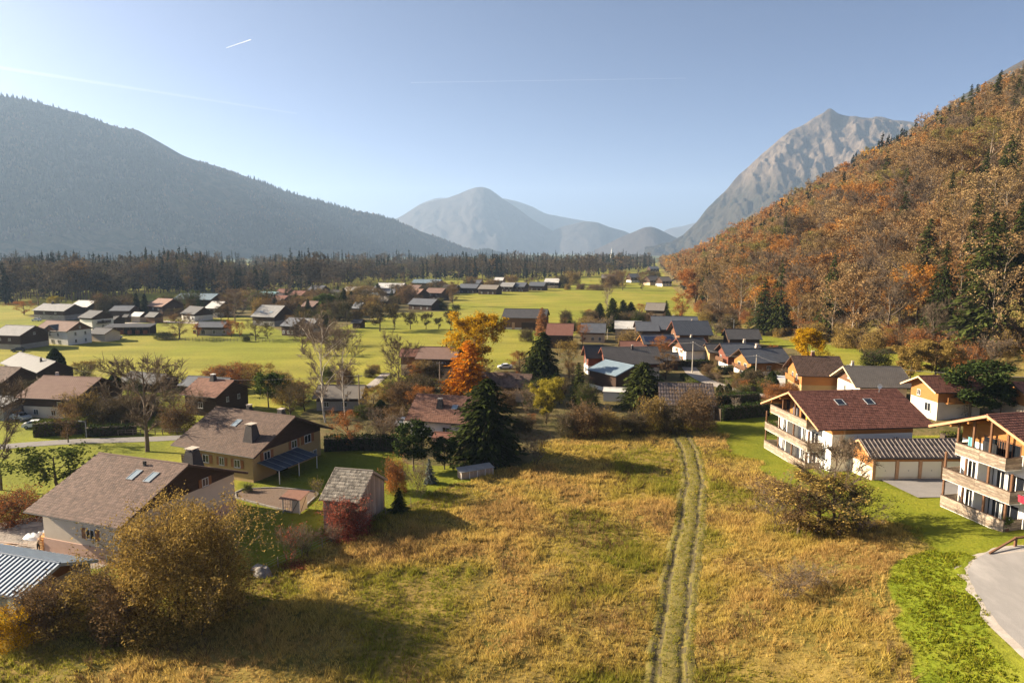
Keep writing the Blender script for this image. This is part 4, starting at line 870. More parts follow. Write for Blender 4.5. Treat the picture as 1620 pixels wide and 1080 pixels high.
# --- the two apartment buildings
def apartment(label, x, y, rot, z0, L, W, he, hr, dep, lift, st=2.75, os=1.0):
    h = house('apartment_building', label, x, y, rot, L, W, he, hr, z0, 'tile_red', 'render_white', 'wood_orange', he-1.05, dep+.4, os, tiles=(.30, .40, .075), barge='barge_tan', cat='apartments', rt=.22, down=3.5,
              sky=[(-2.2, -2.9, 1.15, 1.3, 'glass_dark'), (2.4, -2.9, 1.15, 1.3, 'glass_dark')], wins=[('n', 3.5, 5.0, .8, .7), ('n', -1.5, 5.0, .6, .6), ('n', 0.5, 2.2, 1.0, 1.1), ('n', 5.5, 2.2, 1.0, 1.1)])
    o = h.o; Lw, Ww = h.Lw, h.Ww; xf = -Lw/2; fl = [lift, lift+st, lift+2*st]
    # each balcony: y range (far end to near end) and depth
    rng_ = [(-Ww/2+2.6, Ww/2-.1, dep), (-Ww/2+2.2, Ww/2-.1, dep), (-Ww/2+3.2, Ww/2-1.2, dep-.25)]
    for k, (z, (ya, yb, dp)) in enumerate(zip(fl, rng_)):
        m = MB(); m.box(xf-dp, xf-.02, ya, yb, z-.2, z); bo = obj('balcony', m, o, ['render_white'])
        for i in range(4):
            za = z-.12+i*.31; zb = za+.285
            half = (ya+yb)/2
            for (s0, s1) in ((ya, half-.01), (half+.01, yb)):
                m = MB(); m.box(xf-dp-.06-.004*(i % 2), xf-dp, s0, s1, za, zb); m.t = [random.random()]*6; obj('plank', m, bo, ['plank_weathered'])
            for (yy, q) in ((ya, -1), (yb, 1)):
                m = MB(); m.box(xf-dp+.002, xf-.1, yy-.03, yy+.03, za, zb); m.t = [random.random()]*6; obj('plank', m, bo, ['plank_weathered'])
        m = MB(); m.box(xf-dp-.09, xf-dp+.05, ya-.03, yb+.03, z+1.13, z+1.19); m.box(xf-dp+.06, xf-.05, ya-.05, ya+.04, z+1.13, z+1.19); obj('handrail', m, bo, ['barge_dark'])
        for yy in (ya+.1, (ya*2+yb)/3, (ya+2*yb)/3, yb-.1):
            top = fl[k+1]-.2 if k < 2 else h.ap-abs(yy)*h.tanp-.1
            m = MB(); m.box(xf-dp+.04, xf-dp+.22, yy-.1, yy+.1, z, top); obj('post', m, bo, ['wood_brown'])
        # openings on the facade
        n = 4
        for j in range(n):
            yc = ya+.6+(yb-ya-1.2)*(j+.5)/n
            ww = 1.9 if j % 2 == 0 else 1.0
            if k == 2 and abs(yc) > Ww/2-2.8: continue
            m = MB(); m.box(xf-.07, xf+.02, yc-ww/2, yc-ww/2+.07, z+.03, z+2.25); m.box(xf-.07, xf+.02, yc+ww/2-.07, yc+ww/2, z+.03, z+2.25); m.box(xf-.07, xf+.02, yc-ww/2+.07, yc+ww/2-.07, z+2.18, z+2.25); m.box(xf-.07, xf+.02, yc-.04, yc+.04, z+.03, z+2.18)
            wd = obj('glass_door', m, o, ['frame_white' if k < 2 else 'wood_brown']); m = MB(); m.box(xf-.045, xf+.01, yc-ww/2+.05, yc+ww/2-.05, z+.05, z+2.1); obj('pane', m, wd, ['glass_dark'])
        if k < 2:
            m = MB(); yc = (ya+yb)/2+.2; m.box(xf-dp+.3, xf-.03, yc-.09, yc+.09, z, fl[k+1]-.2); obj('divider', m, bo, ['render_white'])
    # gable timbers under the roof
    for t in (-.62, -.32, 0, .32, .62):
        yy = t*h.W/2; zz = h.hr-abs(yy)*h.tanp-.42; m = MB(); m.box(-h.L/2+.15, xf+.2, yy-.11, yy+.11, zz-.14, zz+.12); obj('purlin', m, o, ['wood_orange'])
    return h, fl
hA, flA = apartment('white three-storey apartment house with red-brown roof beside the row of garages', 50.7, 102.6, 6.0, 1.0, 17.6, 17.4, 7.3, 10.9, 2.3, .2, 3.1)
hB, flB = apartment('white apartment house cut off by the right edge of the picture, nearest the road', 57.1, 69.7, 12.0, 5.0, 18.0, 14.2, 8.7, 11.5, 2.3, .15, 3.13, 1.9)
# things kept on the balconies
def loose(name, label, cat, par, bld, x, y, z): 
    c, s = math.cos(bld.o.rotation_euler[2]), math.sin(bld.o.rotation_euler[2]); l = bld.o.location
    return thing(name, label, cat, (l[0]+c*x-s*y, l[1]+s*x+c*y, l[2]+z), bld.o.rotation_euler[2])
def cloth(label, bld, x, y, z, wd, ht, m_):
    t = loose('hanging_cloth', label, 'laundry', None, bld, x, y, z); m = MB(); n = 8; vv = []; ff = []
    for i in range(n+1):
        for zz in (0, .5, 1.0): vv.append((.07*math.sin(i*1.7+zz)+.03, -wd/2+wd*i/n*(1-.06*zz), -ht*zz+.05*math.sin(i*2.1)*zz))
    for i in range(n):
        for j in range(2): ff.append((i*3+j, (i+1)*3+j, (i+1)*3+j+1, i*3+j+1))
    m.add(vv, ff); m.add([(a+.02, b, c) for a, b, c in vv], [f[::-1] for f in ff]); obj('cloth', m, t, [m_]); m2 = MB(); m2.tube([(.0, -wd/2-.15, .03), (.0, wd/2+.15, .03)], [.015, .015], 5); obj('line', m2, t, ['iron_dark'])
xA = -hA.Lw/2; xB = -hB.Lw/2
cloth('yellow towel hanging on the top balcony of the further apartment house', hA, xA-1.0, -2.5, flA[2]+2.15, .75, 1.5, 'fabric_yellow')
cloth('dark towel hanging on the top balcony of the further apartment house', hA, xA-1.2, .6, flA[2]+1.9, 1.3, 1.2, 'fabric_grey')
cloth('teal cloth hanging on the top balcony of the nearer apartment house', hB, xB-1.6, 2.6, flB[2]+2.0, .9, 1.9, 'fabric_teal')
cloth('black sheet hanging on the top balcony of the nearer apartment house', hB, xB-1.4, .6, flB[2]+1.95, 1.8, 1.8, 'fabric_black')
cloth('crimson blanket over the middle balcony rail of the nearer apartment house', hB, xB-2.45, -4.6, flB[1]+1.25, 1.6, .7, 'fabric_red')
def table_set(label, bld, x, y, z):
    t = loose('garden_table', label, 'table', None, bld, x, y, z); m = MB(); m.box(-.4, .4, -.6, .6, .7, .75); obj('tabletop', m, t, ['plastic_white'])
    for sx in (-.33, .33):
        for sy in (-.52, .52): m = MB(); m.tube([(sx, sy, 0), (sx, sy, .7)], [.03, .025], 6); obj('leg', m, t, ['plastic_white'])
table_set('white table on the middle balcony of the further apartment house', hA, xA-1.2, 1.5, flA[1])
table_set('white table on the middle balcony of the nearer apartment house', hB, xB-1.2, -3.0, flB[1])
def potplant(label, bld, x, y, z, k=160, hh=.7):
    t = loose('potted_plant', label, 'plant', None, bld, x, y, z); m = MB(); m.tube([(0, 0, 0), (0, 0, .35)], [.16, .22], 10); obj('pot', m, t, ['tile_orange'])
    r = np.random.default_rng(int(x*9+y*5)+90); c = r.normal(size=(k, 3))*np.array([.22, .22, .2])+np.array([0, 0, .35+hh*.5]); V, Fa = leaf_quads(c, .1, r); obj('foliage', npmesh('foliage', V, Fa, ['leaf_green'], tint=r.random(k)), t)
potplant('green potted plant behind the lowest balcony rail of the nearer apartment house', hB, xB-1.9, -2.6, flB[0], 240, 1.5)
for i, yy in enumerate((6.2, 5.6, 5.0)): tagp = potplant('potted plant in the row along the far end of the middle balcony', hA, xA-2.0, yy, flA[1]+.55, 140, .5)
for ob in [q for q in COL.objects if q.name.startswith('potted_plant') and 'row' in q['label']]: ob['group'] = 'row of pots on the further balcony'
# satellite dish and vents on building A
def dish(label, bld, x, y, z):
    t = loose('satellite_dish', label, 'dish', None, bld, x, y, z); m = MB(); m.tube([(0, 0, -.6), (0, 0, .5)], [.03, .03], 6); obj('mast', m, t, ['frame_grey']); m = MB(); n = 14; vv = [(0, 0, .5)]; 
    for k in range(n): a = 6.283*k/n; vv.append((.4*math.cos(a), -.12, .5+.4*math.sin(a)))
    m.add(vv, [(0, 1+(k+1) % n, 1+k) for k in range(n)]); m.add([(a, b+.02, c) for a, b, c in vv], [(0, 1+k, 1+(k+1) % n) for k in range(n)]); obj('reflector', m, t, ['plastic_white'])
dish('white satellite dish on the roof ridge of the further apartment house', hA, 5.3, -.8, hA.hr+.25)
# --- garages
hG = house('garage_row', 'low garage row with dark corrugated roof and cream doors between the apartment houses', 54.6, 91.6, .6, 13.6, 6.6, 2.72, 4.35, 3.0, 'tile_garage', 'rough_plaster', 'wood_orange', 1.3, .5, .35, cat='garage', tiles=(.46, 1.15, .04), stylet='rib', barge='barge_tan', down=4)
for sg in (-1, 1):
    for k in range(23):
        xx = -6.6+k*.6; m = MB(); m.tube([(xx, sg*3.28, 2.79), (xx, sg*.1, 4.38)], [.08, .08], 8); obj('roof_rib', m, hG.roof, ['garage_rib'])
for k in range(4):
    a = -hG.Lw/2+1.75+k*3.12; m = MB(); hG.wbox(m, 'n', a-1.28, a+1.28, .02, .06, .02, 2.12); g = obj('garage_door', m, hG.o, ['door_cream']); m = MB(); hG.wbox(m, 'n', a-.06, a+.06, .06, .1, .85, .93); obj('handle', m, g, ['iron_dark'])
    for pz in (.55, 1.08, 1.6):
        m = MB(); hG.wbox(m, 'n', a-1.26, a+1.26, .06, .075, pz, pz+.5); obj('door_panel', m, g, ['door_cream'])
for k in range(5):
    a = -hG.Lw/2+.19+k*3.12; m = MB(); hG.wbox(m, 'n', a-.2, a+.2, .01, .16, -.3, 2.3); obj('pillar', m, hG.o, ['barge_tan'])
# --- middle distance: name, label, x, y, rot, L, W, he, hr, z0, roof, wall, upper, split, extras
def hz(*a, **k): return house(*a, **k)
hz('chalet', 'dark timber chalet with wide pinkish roof left of the big bare tree', -91.3, 139.6, -9.7, 13.8, 14.8, 4.16, 7.23, 0, 'roof_pink', 'render_cream', 'wood_dark', 2.3, 1.0, 1.0, cat='chalet', wins=[('n', -3, .6, 1.1, 1.1), ('n', 1, .6, 1.1, 1.1), ('n', 2.5, 2.5, 1.0, .9), ('r', 0, 3, 1, 1)], chims=[(-5.5, 2, .6, 1.0, 'frame_grey')], tiles=(.45, .5))
hz('chalet', 'small dark brown chalet with white chimney cap in front of the rust hedge', -61.5, 139.6, -20.2, 9.4, 10.4, 4.21, 6.70, 0, 'tile_orange', 'wood_dark', 'wood_dark', 1.2, .7, .7, cat='chalet', wins=[('n', 0, 1.6, 1.2, 1.2), ('r', -1.4, 2.6, .7, 1.0), ('r', 1.8, 2.6, .7, 1.0)], chims=[(-.4, -.3, 1.0, 1.0, 'chimney_dark', 'frame_white')], tiles=(.4, .45))
hz('house', 'red-tiled house half hidden behind the large dark spruce', -11.9, 123.9, -15.0, 12.2, 11.8, 3.04, 6.60, 0, 'tile_orange', 'render_white', 'wood_dark', 2.6, .7, .8, tiles=(.36, .4), wins=[('n', -2, .8, 1.1, 1.1), ('n', 1.5, .8, 1.4, 1.2)], sky=[(2.3, -2.6, .9, .9, 'glass_sky')], chims=[(-.5, -2.6, 1.0, 1.3)])
hz('shed', 'low brick-red lean-to in front of the red-tiled house', -11.5, 115.2, -15, 4.2, 3.0, 1.3, 1.9, 0, 'roof_rust', 'render_pink', 'render_pink', None, .15, .15, cat='shed', gutter=False)
hz('house', 'brown-roofed farmhouse with pale ground floor left of the orange larch', -19.2, 181.5, -7.3, 11.0, 12.2, 5.26, 7.6, 0, 'roof_brown', 'render_cream', 'wood_brown', 2.9, .9, 1.1, wins=[('n', -3, .8, 1.1, 1.3), ('n', 1.5, .9, 1.2, 1.1), ('n', 3.6, .9, 1.2, 1.1), ('n', -1, 3.3, 1.0, 1.0), ('n', 2, 3.3, 1.0, 1.0), ('l', -2, .8, 1, 1.2), ('l', 2, 3.4, 1, 1)], chims=[(1.5, .5, .5, .8)], balc=[('n', -4.2, 4.2, 3.1, .9, 'wood_brown')])
hz('house', 'small brown-roofed annexe stepping down from the farmhouse', -27.2, 183.5, -2, 6.0, 7.0, 5.2, 6.9, 0, 'roof_rust', 'render_cream', 'wood_brown', 3.0, .5, .7, wins=[('n', 0, .9, 1, 1.1)])
hz('house', 'low house with brown tiled roof behind the orange larch and spruce', -1.5, 152.6, -13.4, 12.5, 8.5, 3.4, 5.6, 0, 'tile_brown', 'render_beige', 'wood_dark', 2.4, .6, .7, tiles=(.45, .5), wins=[('n', -2, .8, 1.1, 1.1), ('n', 2, .8, 1.1, 1.1)])
hz('house', 'low brown-grey roofed house behind the two birches', -36.3, 143.2, -1.3, 10.2, 8.6, 2.76, 4.75, 0, 'roof_taupe', 'render_grey', 'wood_dark', 2.0, .6, .8, wins=[('n', -2.4, .8, 1.1, 1.1), ('n', 1.4, .8, 1.1, 1.1)])
hz('chalet', 'chalet roof cut off by the left edge above the bare tree', -117.2, 153.4, -14.2, 13.8, 9.6, 4.5, 7.1, 0, 'tile_brown', 'wood_dark', 'wood_dark', 2, .8, .8, cat='chalet', tiles=(.5, .5))
hz('barn', 'long dark roofed barn beside the columnar thuja', -120.4, 171.0, -38.3, 26, 9.0, 4.3, 6.6, 0, 'roof_dark', 'wood_dark', 'wood_dark', 1.5, .8, .8, cat='barn', chims=[(6, -1, .5, .8)])
hz('shed', 'low pale metal-roofed lean-to left of the pinkish roof', -101.5, 135.5, -9.7, 5.5, 9.0, 3.0, 3.9, 0, 'roof_grey', 'render_grey', 'wood_dark', 2.5, .4, .4, cat='shed')
hz('barn', 'low dark shed roof right of the columnar thuja', -88, 163, -20, 12, 8, 2.2, 3.9, 0, 'roof_dark', 'wood_dark', 'wood_dark', 1, .5, .5, cat='shed')
hz('barn', 'low grey roof just behind the top of the big bare tree', -72, 160, -15, 12, 8, 1.8, 3.4, 0, 'roof_slate', 'wood_dark', 'wood_dark', 1, .5, .5, cat='shed')
hz('barn', 'dark timber barn with grey roof beside the white house', -170.5, 235.5, -12, 12.4, 12.5, 4.9, 7.6, 0, 'roof_grey', 'render_grey', 'wood_dark', 1.8, .8, .8, cat='barn', wins=[('r', 0, 4.6, .8, .8), ('n', -3, 3, 1, .8), ('n', 1, 3, 1, .8)])
hw_ = hz('house', 'white two-storey house with dormer and small dark windows at the meadow edge', -163.5, 247.4, -20.3, 17.0, 10.4, 5.0, 7.9, 0, 'roof_brown', 'render_white', 'wood_brown', None, .6, .6,
         wins=[('n', -5.5, .6, .9, 1.2), ('n', -3.0, .6, .9, 1.2), ('n', 0, .6, .9, 1.2), ('n', 3.2, 3.1, .9, 1.2), ('n', -3.0, 3.1, .9, 1.2), ('n', -.9, 3.1, .9, 1.2), ('n', 3.2, .6, .9, 1.2), ('r', -1.6, .6, .8, 1.2), ('r', 2.2, .6, .8, 1.2), ('r', -1.6, 3.2, .8, 1.2), ('r', 2.2, 3.2, .8, 1.2), ('r', .3, 5.6, .7, .8)])
m = MB(); m.prism([(-2.6, 4.6), (2.6, 4.6), (2.6, 5.3), (0, 6.7), (-2.6, 5.3)], -4.9, -1.2); obj('dormer', m, hw_.o, ['wood_brown'])
m = MB(); m.slab([(-3.1, -5.4, 5.25), (-3.1, -.9, 5.25), (0, -.9, 7.0), (0, -5.4, 7.0)][::-1], .14); m.slab([(0, -5.4, 7.0), (0, -.9, 7.0), (3.1, -.9, 5.25), (3.1, -5.4, 5.25)][::-1], .14); obj('dormer_roof', m, hw_.o, ['roof_dark'])
def far(name, label, u0, u1, v, rot, W, he, hr, roof, wall, upper='wood_dark', split=2.4, cat='house', up=0.0, **k):
    p = gat((u0+u1)/2, v); d = depth(p); L = (u1-u0)*d/F_PX/max(.5, math.cos(R(rot)))*.9
    x, y = p[0], p[1]+W*.45
    if 'wins' not in k: k['wins'] = [('n', -L*.28, .8, 1.1, 1.1), ('n', L*.05, .8, 1.1, 1.1), ('n', L*.3, .8, 1.0, 1.1)]+([('n', -L*.15, he*.66, 1.0, .9), ('n', L*.2, he*.66, 1.0, .9)] if he > 4.2 else [])
    return house(name, label, x, y, rot, L, W, he, hr, up if up else 0.0, roof, wall, upper, split, .6, .7, cat=cat, gutter=False, **k)
far('annexe', 'low white annexe with dark roof joined to the white house', 138, 177, 540, -18, 8, 2.8, 4.6, 'roof_dark', 'render_cream', 'render_cream', None, wins=[])
far('house', 'dark-roofed house with white right-hand wall behind the white house', 126, 160, 523, -24, 11, 5.4, 8.0, 'roof_dark', 'render_white', 'wood_dark', 4.6, wins=[('r', 0, 1, 1, 1.2), ('r', 2.5, 1, 1, 1.2), ('r', 0, 3.2, 1.2, 1.1)], balc=[('r', -3, 3, 3.0, 1.0, 'wood_dark')])
far('house', 'wide house with flat grey roof left of the pale roof near the wood', 48, 118, 506, -16, 13, 4.5, 7.4, 'roof_grey', 'render_grey', chims=[(-4, 0, .8, .9)])
far('house', 'pale-roofed house in front of the dark wood at upper left', 110, 150, 500, -16, 12, 4.8, 7.6, 'roof_pale', 'wood_brown', chims=[(0, 1, .6, .6)])
far('barn', 'grey-green shed with low roof left of the tall twin spruces', 172, 210, 505, -4, 10, 4.2, 6.4, 'roof_slate', 'wood_dark', cat='barn', wins=[])
far('chalet', 'tiny dark hut left of the little pale-roofed chalet', 193, 204, 510, -10, 4, 2.5, 3.7, 'roof_dark', 'wood_dark', cat='shed', wins=[])
far('chalet', 'little chalet with pale roof by the gravel yard', 205, 228, 510, -20, 6, 2.8, 4.6, 'roof_pale', 'render_beige', cat='shed', wins=[])
far('chalet', 'little dark-roofed chalet right of the pale-roofed one', 229, 252, 511, -24, 6, 2.8, 4.8, 'roof_dark', 'wood_brown', cat='shed', wins=[])
far('chalet', 'tan-roofed chalet left of the long blue-grey barn', 236, 272, 500, -26, 14, 5.0, 8.6, 'roof_pink', 'wood_brown', cat='chalet')
far('barn', 'long barn with blue-grey roof in front of the wood', 271, 345, 489, -10, 16, 5.6, 8.6, 'roof_blue', 'wood_brown', cat='barn', wins=[('n', -12, 1.5, 1.5, 1.5), ('n', -8, 1.5, 1.5, 1.5), ('n', -4, 1.5, 1.5, 1.5), ('n', 4, 1.5, 2.5, 2.5), ('n', 10, 1.5, 1.5, 1.5)])
far('house', 'dark-gabled white house below the blue-grey barn', 287, 323, 508, -32, 11, 3.4, 6.6, 'roof_dark', 'render_white', 'wood_dark', 2.6)
far('house', 'pale hipped-looking house right of the dark-gabled white one', 326, 354, 502, -18, 12, 4.6, 7.6, 'roof_pale', 'render_cream')
far('house', 'long grey-blue bungalow behind the meadow fence', 306, 358, 531, -4, 9, 3.4, 5.2, 'roof_slate', 'render_grey', wins=[('n', -6, .8, 1.2, 1.4), ('n', -2.5, .4, 1.6, 2.0), ('n', 2, .8, 1.2, 1.4), ('n', 6, .8, 1.2, 1.4)])
far('house', 'house with broad pale grey roof and two roof windows', 401, 450, 516, -22, 15, 4.2, 8.8, 'roof_grey', 'render_grey', sky=[(-3, -4.4, 1.6, .9, 'glass_sky'), (2.4, -4.4, 1.6, .9, 'glass_sky')])
far('house', 'brown-roofed house left of the broad pale grey roof', 385, 422, 489, -30, 12, 4.2, 7.2, 'roof_rust', 'render_beige')
far('hall', 'white hall with teal metal roof near the wood', 405, 440, 477, -12, 14, 4.4, 6.2, 'roof_teal', 'render_white', None, None, cat='building')
far('house', 'dark red-roofed house right of the teal hall', 436, 460, 474, -14, 11, 4.6, 7.2, 'roof_rust', 'wood_dark')
far('house', 'reddish roofed house left of the slate roof by the wood', 458, 484, 478, -18, 12, 4.4, 7.2, 'roof_rust', 'render_pink')
far('house', 'brown roofed chalet below the reddish roofs', 416, 446, 492, -24, 12, 4.0, 6.8, 'roof_brown', 'wood_brown', cat='chalet')
far('barn', 'dark slate-grey barn right of the broad pale roof', 448, 478, 531, -26, 11, 3.8, 6.6, 'roof_slate', 'wood_dark', cat='barn')
far('house', 'grey-blue roofed house partly behind the birch tops', 470, 503, 530, -14, 10, 3.8, 6.2, 'roof_grey', 'render_grey')
far('house', 'white house with slate-blue roof among the evergreens', 488, 515, 470, -20, 13, 5.0, 8.2, 'roof_slate', 'render_white')
far('house', 'pale metal-roofed house with a red end in the village', 542, 572, 472, -24, 14, 4.8, 7.8, 'roof_pale', 'render_pink')
far('house', 'small white-roofed house in the middle of the village', 569, 591, 473, -14, 11, 4.0, 6.6, 'roof_pale', 'render_white')
far('hall', 'long pale-roofed hall at the top of the village', 592, 642, 466, -14, 20, 5.2, 8.4, 'roof_pale', 'render_grey', None, None, cat='building')
far('barn', 'big barn with blue metal roof at the wood edge', 650, 700, 458, -8, 18, 5.6, 8.6, 'roof_blue', 'wood_dark', cat='barn')
far('chalet', 'tan-roofed chalet with dark gable in the village', 632, 672, 479, -28, 15, 5.2, 8.8, 'roof_pink', 'wood_dark', cat='chalet')
far('chalet', 'brown roofed chalet nearest the lone bare tree', 674, 706, 475, -20, 14, 5.0, 8.0, 'roof_brown', 'wood_dark', cat='chalet')
far('chalet', 'low dark-roofed chalet at the field corner of the village', 648, 694, 491, -28, 12, 3.2, 6.2, 'roof_slate', 'wood_dark', cat='chalet')
far('house', 'small house with blue-grey roof below the white-roofed one', 583, 600, 478, -12, 9, 3.4, 5.8, 'roof_blue', 'render_beige')
far('house', 'grey-brown roofed house behind the orchard row', 596, 618, 486, -16, 10, 3.6, 6.2, 'roof_taupe', 'wood_brown')
far('barn', 'little dark barn among the evergreens', 558, 577, 498, -34, 8, 3.4, 6.2, 'roof_slate', 'wood_dark', cat='barn', wins=[])
far('shed', 'dark hut at the left end of the orchard row', 556, 575, 519, -14, 6, 2.2, 3.6, 'roof_dark', 'wood_dark', cat='shed', wins=[])
far('house', 'slate-roofed house left of the pale row in the far hamlet', 726, 760, 464, -20, 13, 4.2, 7.2, 'roof_slate', 'wood_dark')
far('house', 'grey house in the middle of the far hamlet', 758, 792, 466, -22, 13, 4.2, 7.2, 'roof_taupe', 'wood_dark')
far('house', 'pale-roofed chalet at the field edge of the far hamlet', 793, 817, 462, -20, 14, 4.4, 7.6, 'roof_grey', 'wood_dark', cat='chalet')
far('house', 'dark-roofed chalet beside the pale-roofed one in the far hamlet', 815, 835, 462, -20, 14, 4.4, 7.6, 'roof_slate', 'wood_brown', cat='chalet')
far('house', 'small white-roofed house behind the far hamlet', 782, 799, 451, -16, 12, 4.6, 7.4, 'roof_pale', 'render_grey')
far('house', 'low slate-roofed house right of the far chalets', 838, 866, 460, -18, 14, 4.2, 7.2, 'roof_slate', 'wood_dark')
far('house', 'pale-roofed house at the right end of the far hamlet', 862, 888, 456, -14, 15, 5.2, 8.6, 'roof_pale', 'render_beige')
far('chalet', 'dark chalet among trees beyond the far field', 952, 976, 448, -10, 15, 5.2, 8.8, 'roof_taupe', 'wood_dark', cat='chalet')
far('chalet', 'white-fronted chalet right of the dark one beyond the far field', 994, 1012, 447, 14, 14, 5.4, 9.4, 'roof_slate', 'render_white', cat='chalet')
far('chalet', 'small pale-gabled chalet at the far end of the field', 1022, 1043, 451, 22, 14, 4.6, 9.0, 'roof_taupe', 'render_beige', cat='chalet')
far('house', 'white house at the foot of the far wooded slope', 1042, 1062, 453, 18, 14, 5.0, 9.0, 'roof_taupe', 'render_white')
far('chalet', 'far grey-roofed chalet up among the trees below the slope', 1026, 1043, 430, 10, 16, 5, 9, 'roof_slate', 'wood_dark', cat='chalet')
far('house', 'brown-roofed house behind the tree mass left of the orchard row', 478, 504, 496, -20, 11, 3.8, 6.4, 'roof_brown', 'wood_dark')
far('house', 'grey roof between the village evergreens and the reddish roofs', 500, 528, 484, -26, 12, 4.0, 6.8, 'roof_taupe', 'wood_brown')
far('chalet', 'dark chalet roof left of the pale metal-roofed house', 520, 544, 476, -18, 12, 4.2, 7.0, 'roof_dark', 'wood_dark', cat='chalet')
far('house', 'small slate roof just below the long pale-roofed hall', 606, 630, 473, -20, 11, 4.0, 6.8, 'roof_slate', 'render_beige')
far('chalet', 'brown chalet roof between the blue barn and the tan-roofed chalet', 642, 668, 466, -22, 13, 4.4, 7.2, 'roof_brown', 'wood_dark', cat='chalet')
far('house', 'dark-roofed house between the blue barn and the lone brown tree', 700, 726, 465, -16, 13, 4.2, 7.0, 'roof_dark', 'render_grey')
far('house', 'slate-roofed house half hidden left of the far hamlet', 738, 764, 456, -18, 13, 4.4, 7.2, 'roof_slate', 'wood_brown')
far('house', 'reddish roof behind the broad pale grey roof', 428, 456, 486, -20, 12, 4.0, 6.8, 'roof_rust', 'render_beige')
far('barn', 'low dark barn between the white house and the open shed', 160, 186, 518, -14, 8, 3.0, 4.8, 'roof_dark', 'wood_dark', cat='barn', wins=[])
hz('shed', 'small dark shed beside the pale concrete pole in the hamlet', 43.5, 192, -6, 7.5, 6.5, 2.8, 4.6, 0, 'roof_dark', 'wood_dark', 'wood_dark', 1.2, .4, .4, cat='shed')
hz('shed', 'low rust-roofed shed behind the grey-brown roof', 38.5, 214, -4, 9.0, 7.0, 3.0, 4.9, 0, 'roof_rust', 'wood_brown', 'wood_brown', 1.2, .4, .4, cat='shed')
hz('chalet', 'dark chalet tucked behind the timber gable chalet at the slope foot', 76.5, 226, -4, 11, 10, 4.6, 7.4, 0, 'roof_dark', 'wood_dark', 'wood_dark', 2.2, .7, .8, cat='chalet', wins=[('n', 0, 2.6, 1, 1)])
hz('house', 'small white shed with flat pale roof below the dark timber barn', 23.5, 150.5, -12, 6.0, 4.5, 2.2, 2.7, 0, 'roof_pale', 'render_white', 'render_white', None, .2, .2, cat='shed', gutter=False)
far('barn', 'long brown barn with dark roof on the valley meadow', 794, 872, 522, -9, 16, 5.2, 8.4, 'roof_dark', 'wood_brown', 'wood_brown', 1.4, cat='barn', plinth=(1.0, 'render_cream'), wins=[], doors=[('n', -9, 2.4, 3.4, 'wood_dark'), ('n', -4.5, 1.2, 3.2, 'barge_tan'), ('n', 3, 8, 3.2, 'wood_dark')])
hz('house', 'rust-red roofed house in front of the long barn', 17.0, 238, -8.5, 9.5, 13.0, 4.6, 8.0, 0, 'roof_rust', 'wood_dark', 'wood_dark', 2, .6, .8, wins=[('n', 0, 1, 1, 1)])
hz('house', 'house with dark blue-grey hipped roof left of the pale shed', 30.2, 252, -9.2, 9.4, 10.7, 3.7, 6.6, 0, 'roof_slate', 'render_beige', 'wood_brown', 3.0, .5, .6, wins=[('n', -3, .8, 1, 1.2), ('n', 0, .8, 1, 1.2), ('n', 2.6, .8, 1, 1.2)])
hz('shed', 'pale metal-roofed shed behind the group of dark spruces', 44.8, 262, -9, 10.4, 11.0, 4.0, 6.4, 0, 'roof_pale', 'render_grey', 'render_grey', None, .4, .5, cat='shed')
hz('house', 'largest slate-roofed house at the back of the hamlet by the slope', 60, 252, -7.1, 17, 14.2, 5.0, 9.2, 0, 'roof_slate', 'wood_brown', 'wood_dark', 2.8, .8, .9, wins=[('n', -4, 1, 1.1, 1.2), ('n', 2, 1, 1.1, 1.2), ('n', 5, 1, 1.1, 1.2)], chims=[(0, 1, .7, .8, 'chimney_pale')])
hz('house', 'slate-roofed wing joined to the left of the largest slate-roofed house', 49.5, 250.5, -4, 8.5, 12, 4.6, 7.4, 0, 'roof_slate', 'render_beige', 'wood_dark', 2.8, .6, .7, wins=[('n', 0, 1, 1.1, 1.2)])
hz('chalet', 'chalet with grey tiled roof whose timber gable faces left below the slope', 60.9, 232.8, -1, 12.4, 15.5, 5.5, 9.4, 0, 'roof_slate', 'render_cream', 'wood_brown', 2.8, 1.4, 1.2, cat='chalet', barge='wood_red', wins=[('l', -2, 3.4, 1.1, 1.3, True), ('l', 2, 3.4, 1.1, 1.3, True), ('l', -2, .6, 1.1, 1.3), ('l', 2, .6, 1.1, 1.3), ('n', 0, 3, 1, 1)], chims=[(1, 1, .6, .7, 'chimney_pale')], balc=[('l', -4, 4, 2.9, 1.1, 'wood_brown')], tiles=(.6, .6))
hz('chalet', 'chalet with dark solar panels on its roof and orange timber gable', 46.2, 216.2, 5, 11, 8.6, 4.3, 6.7, 0, 'roof_slate', 'render_beige', 'wood_orange', 2.5, .9, .8, cat='chalet', barge='wood_orange', panels=[(-4.6, 4.6, -3.3, -.8)], wins=[('l', 0, 2.9, 1.1, 1.1), ('l', 0, .6, 1.5, 1.5), ('n', -2, .8, 1, 1), ('n', 2, .8, 1, 1)])
hz('house', 'white-gabled house with brown shutters right of the solar roof', 53.0, 201.7, 10.0, 8.6, 11.5, 4.5, 7.5, 0, 'roof_dark', 'render_white', 'wood_brown', None, 1.0, .9, barge='wood_red', wins=[('l', -2.2, .7, 1.1, 1.4, True), ('l', 1.8, .7, 1.3, 1.8, True), ('l', -1.8, 3.3, 1.0, 1.1, True), ('l', 1.6, 3.3, 1.0, 1.1, True)], chims=[(.5, .3, .6, .8, 'chimney_pale')])
hz('house', 'low tan-walled house with dark roof between the white gable and the dark red chalet', 59.3, 197, 2, 6.4, 8, 4.4, 6.4, 0, 'roof_dark', 'render_yellow', 'render_yellow', None, .4, .5, wins=[('n', 0, 1, 1, 1.2)])
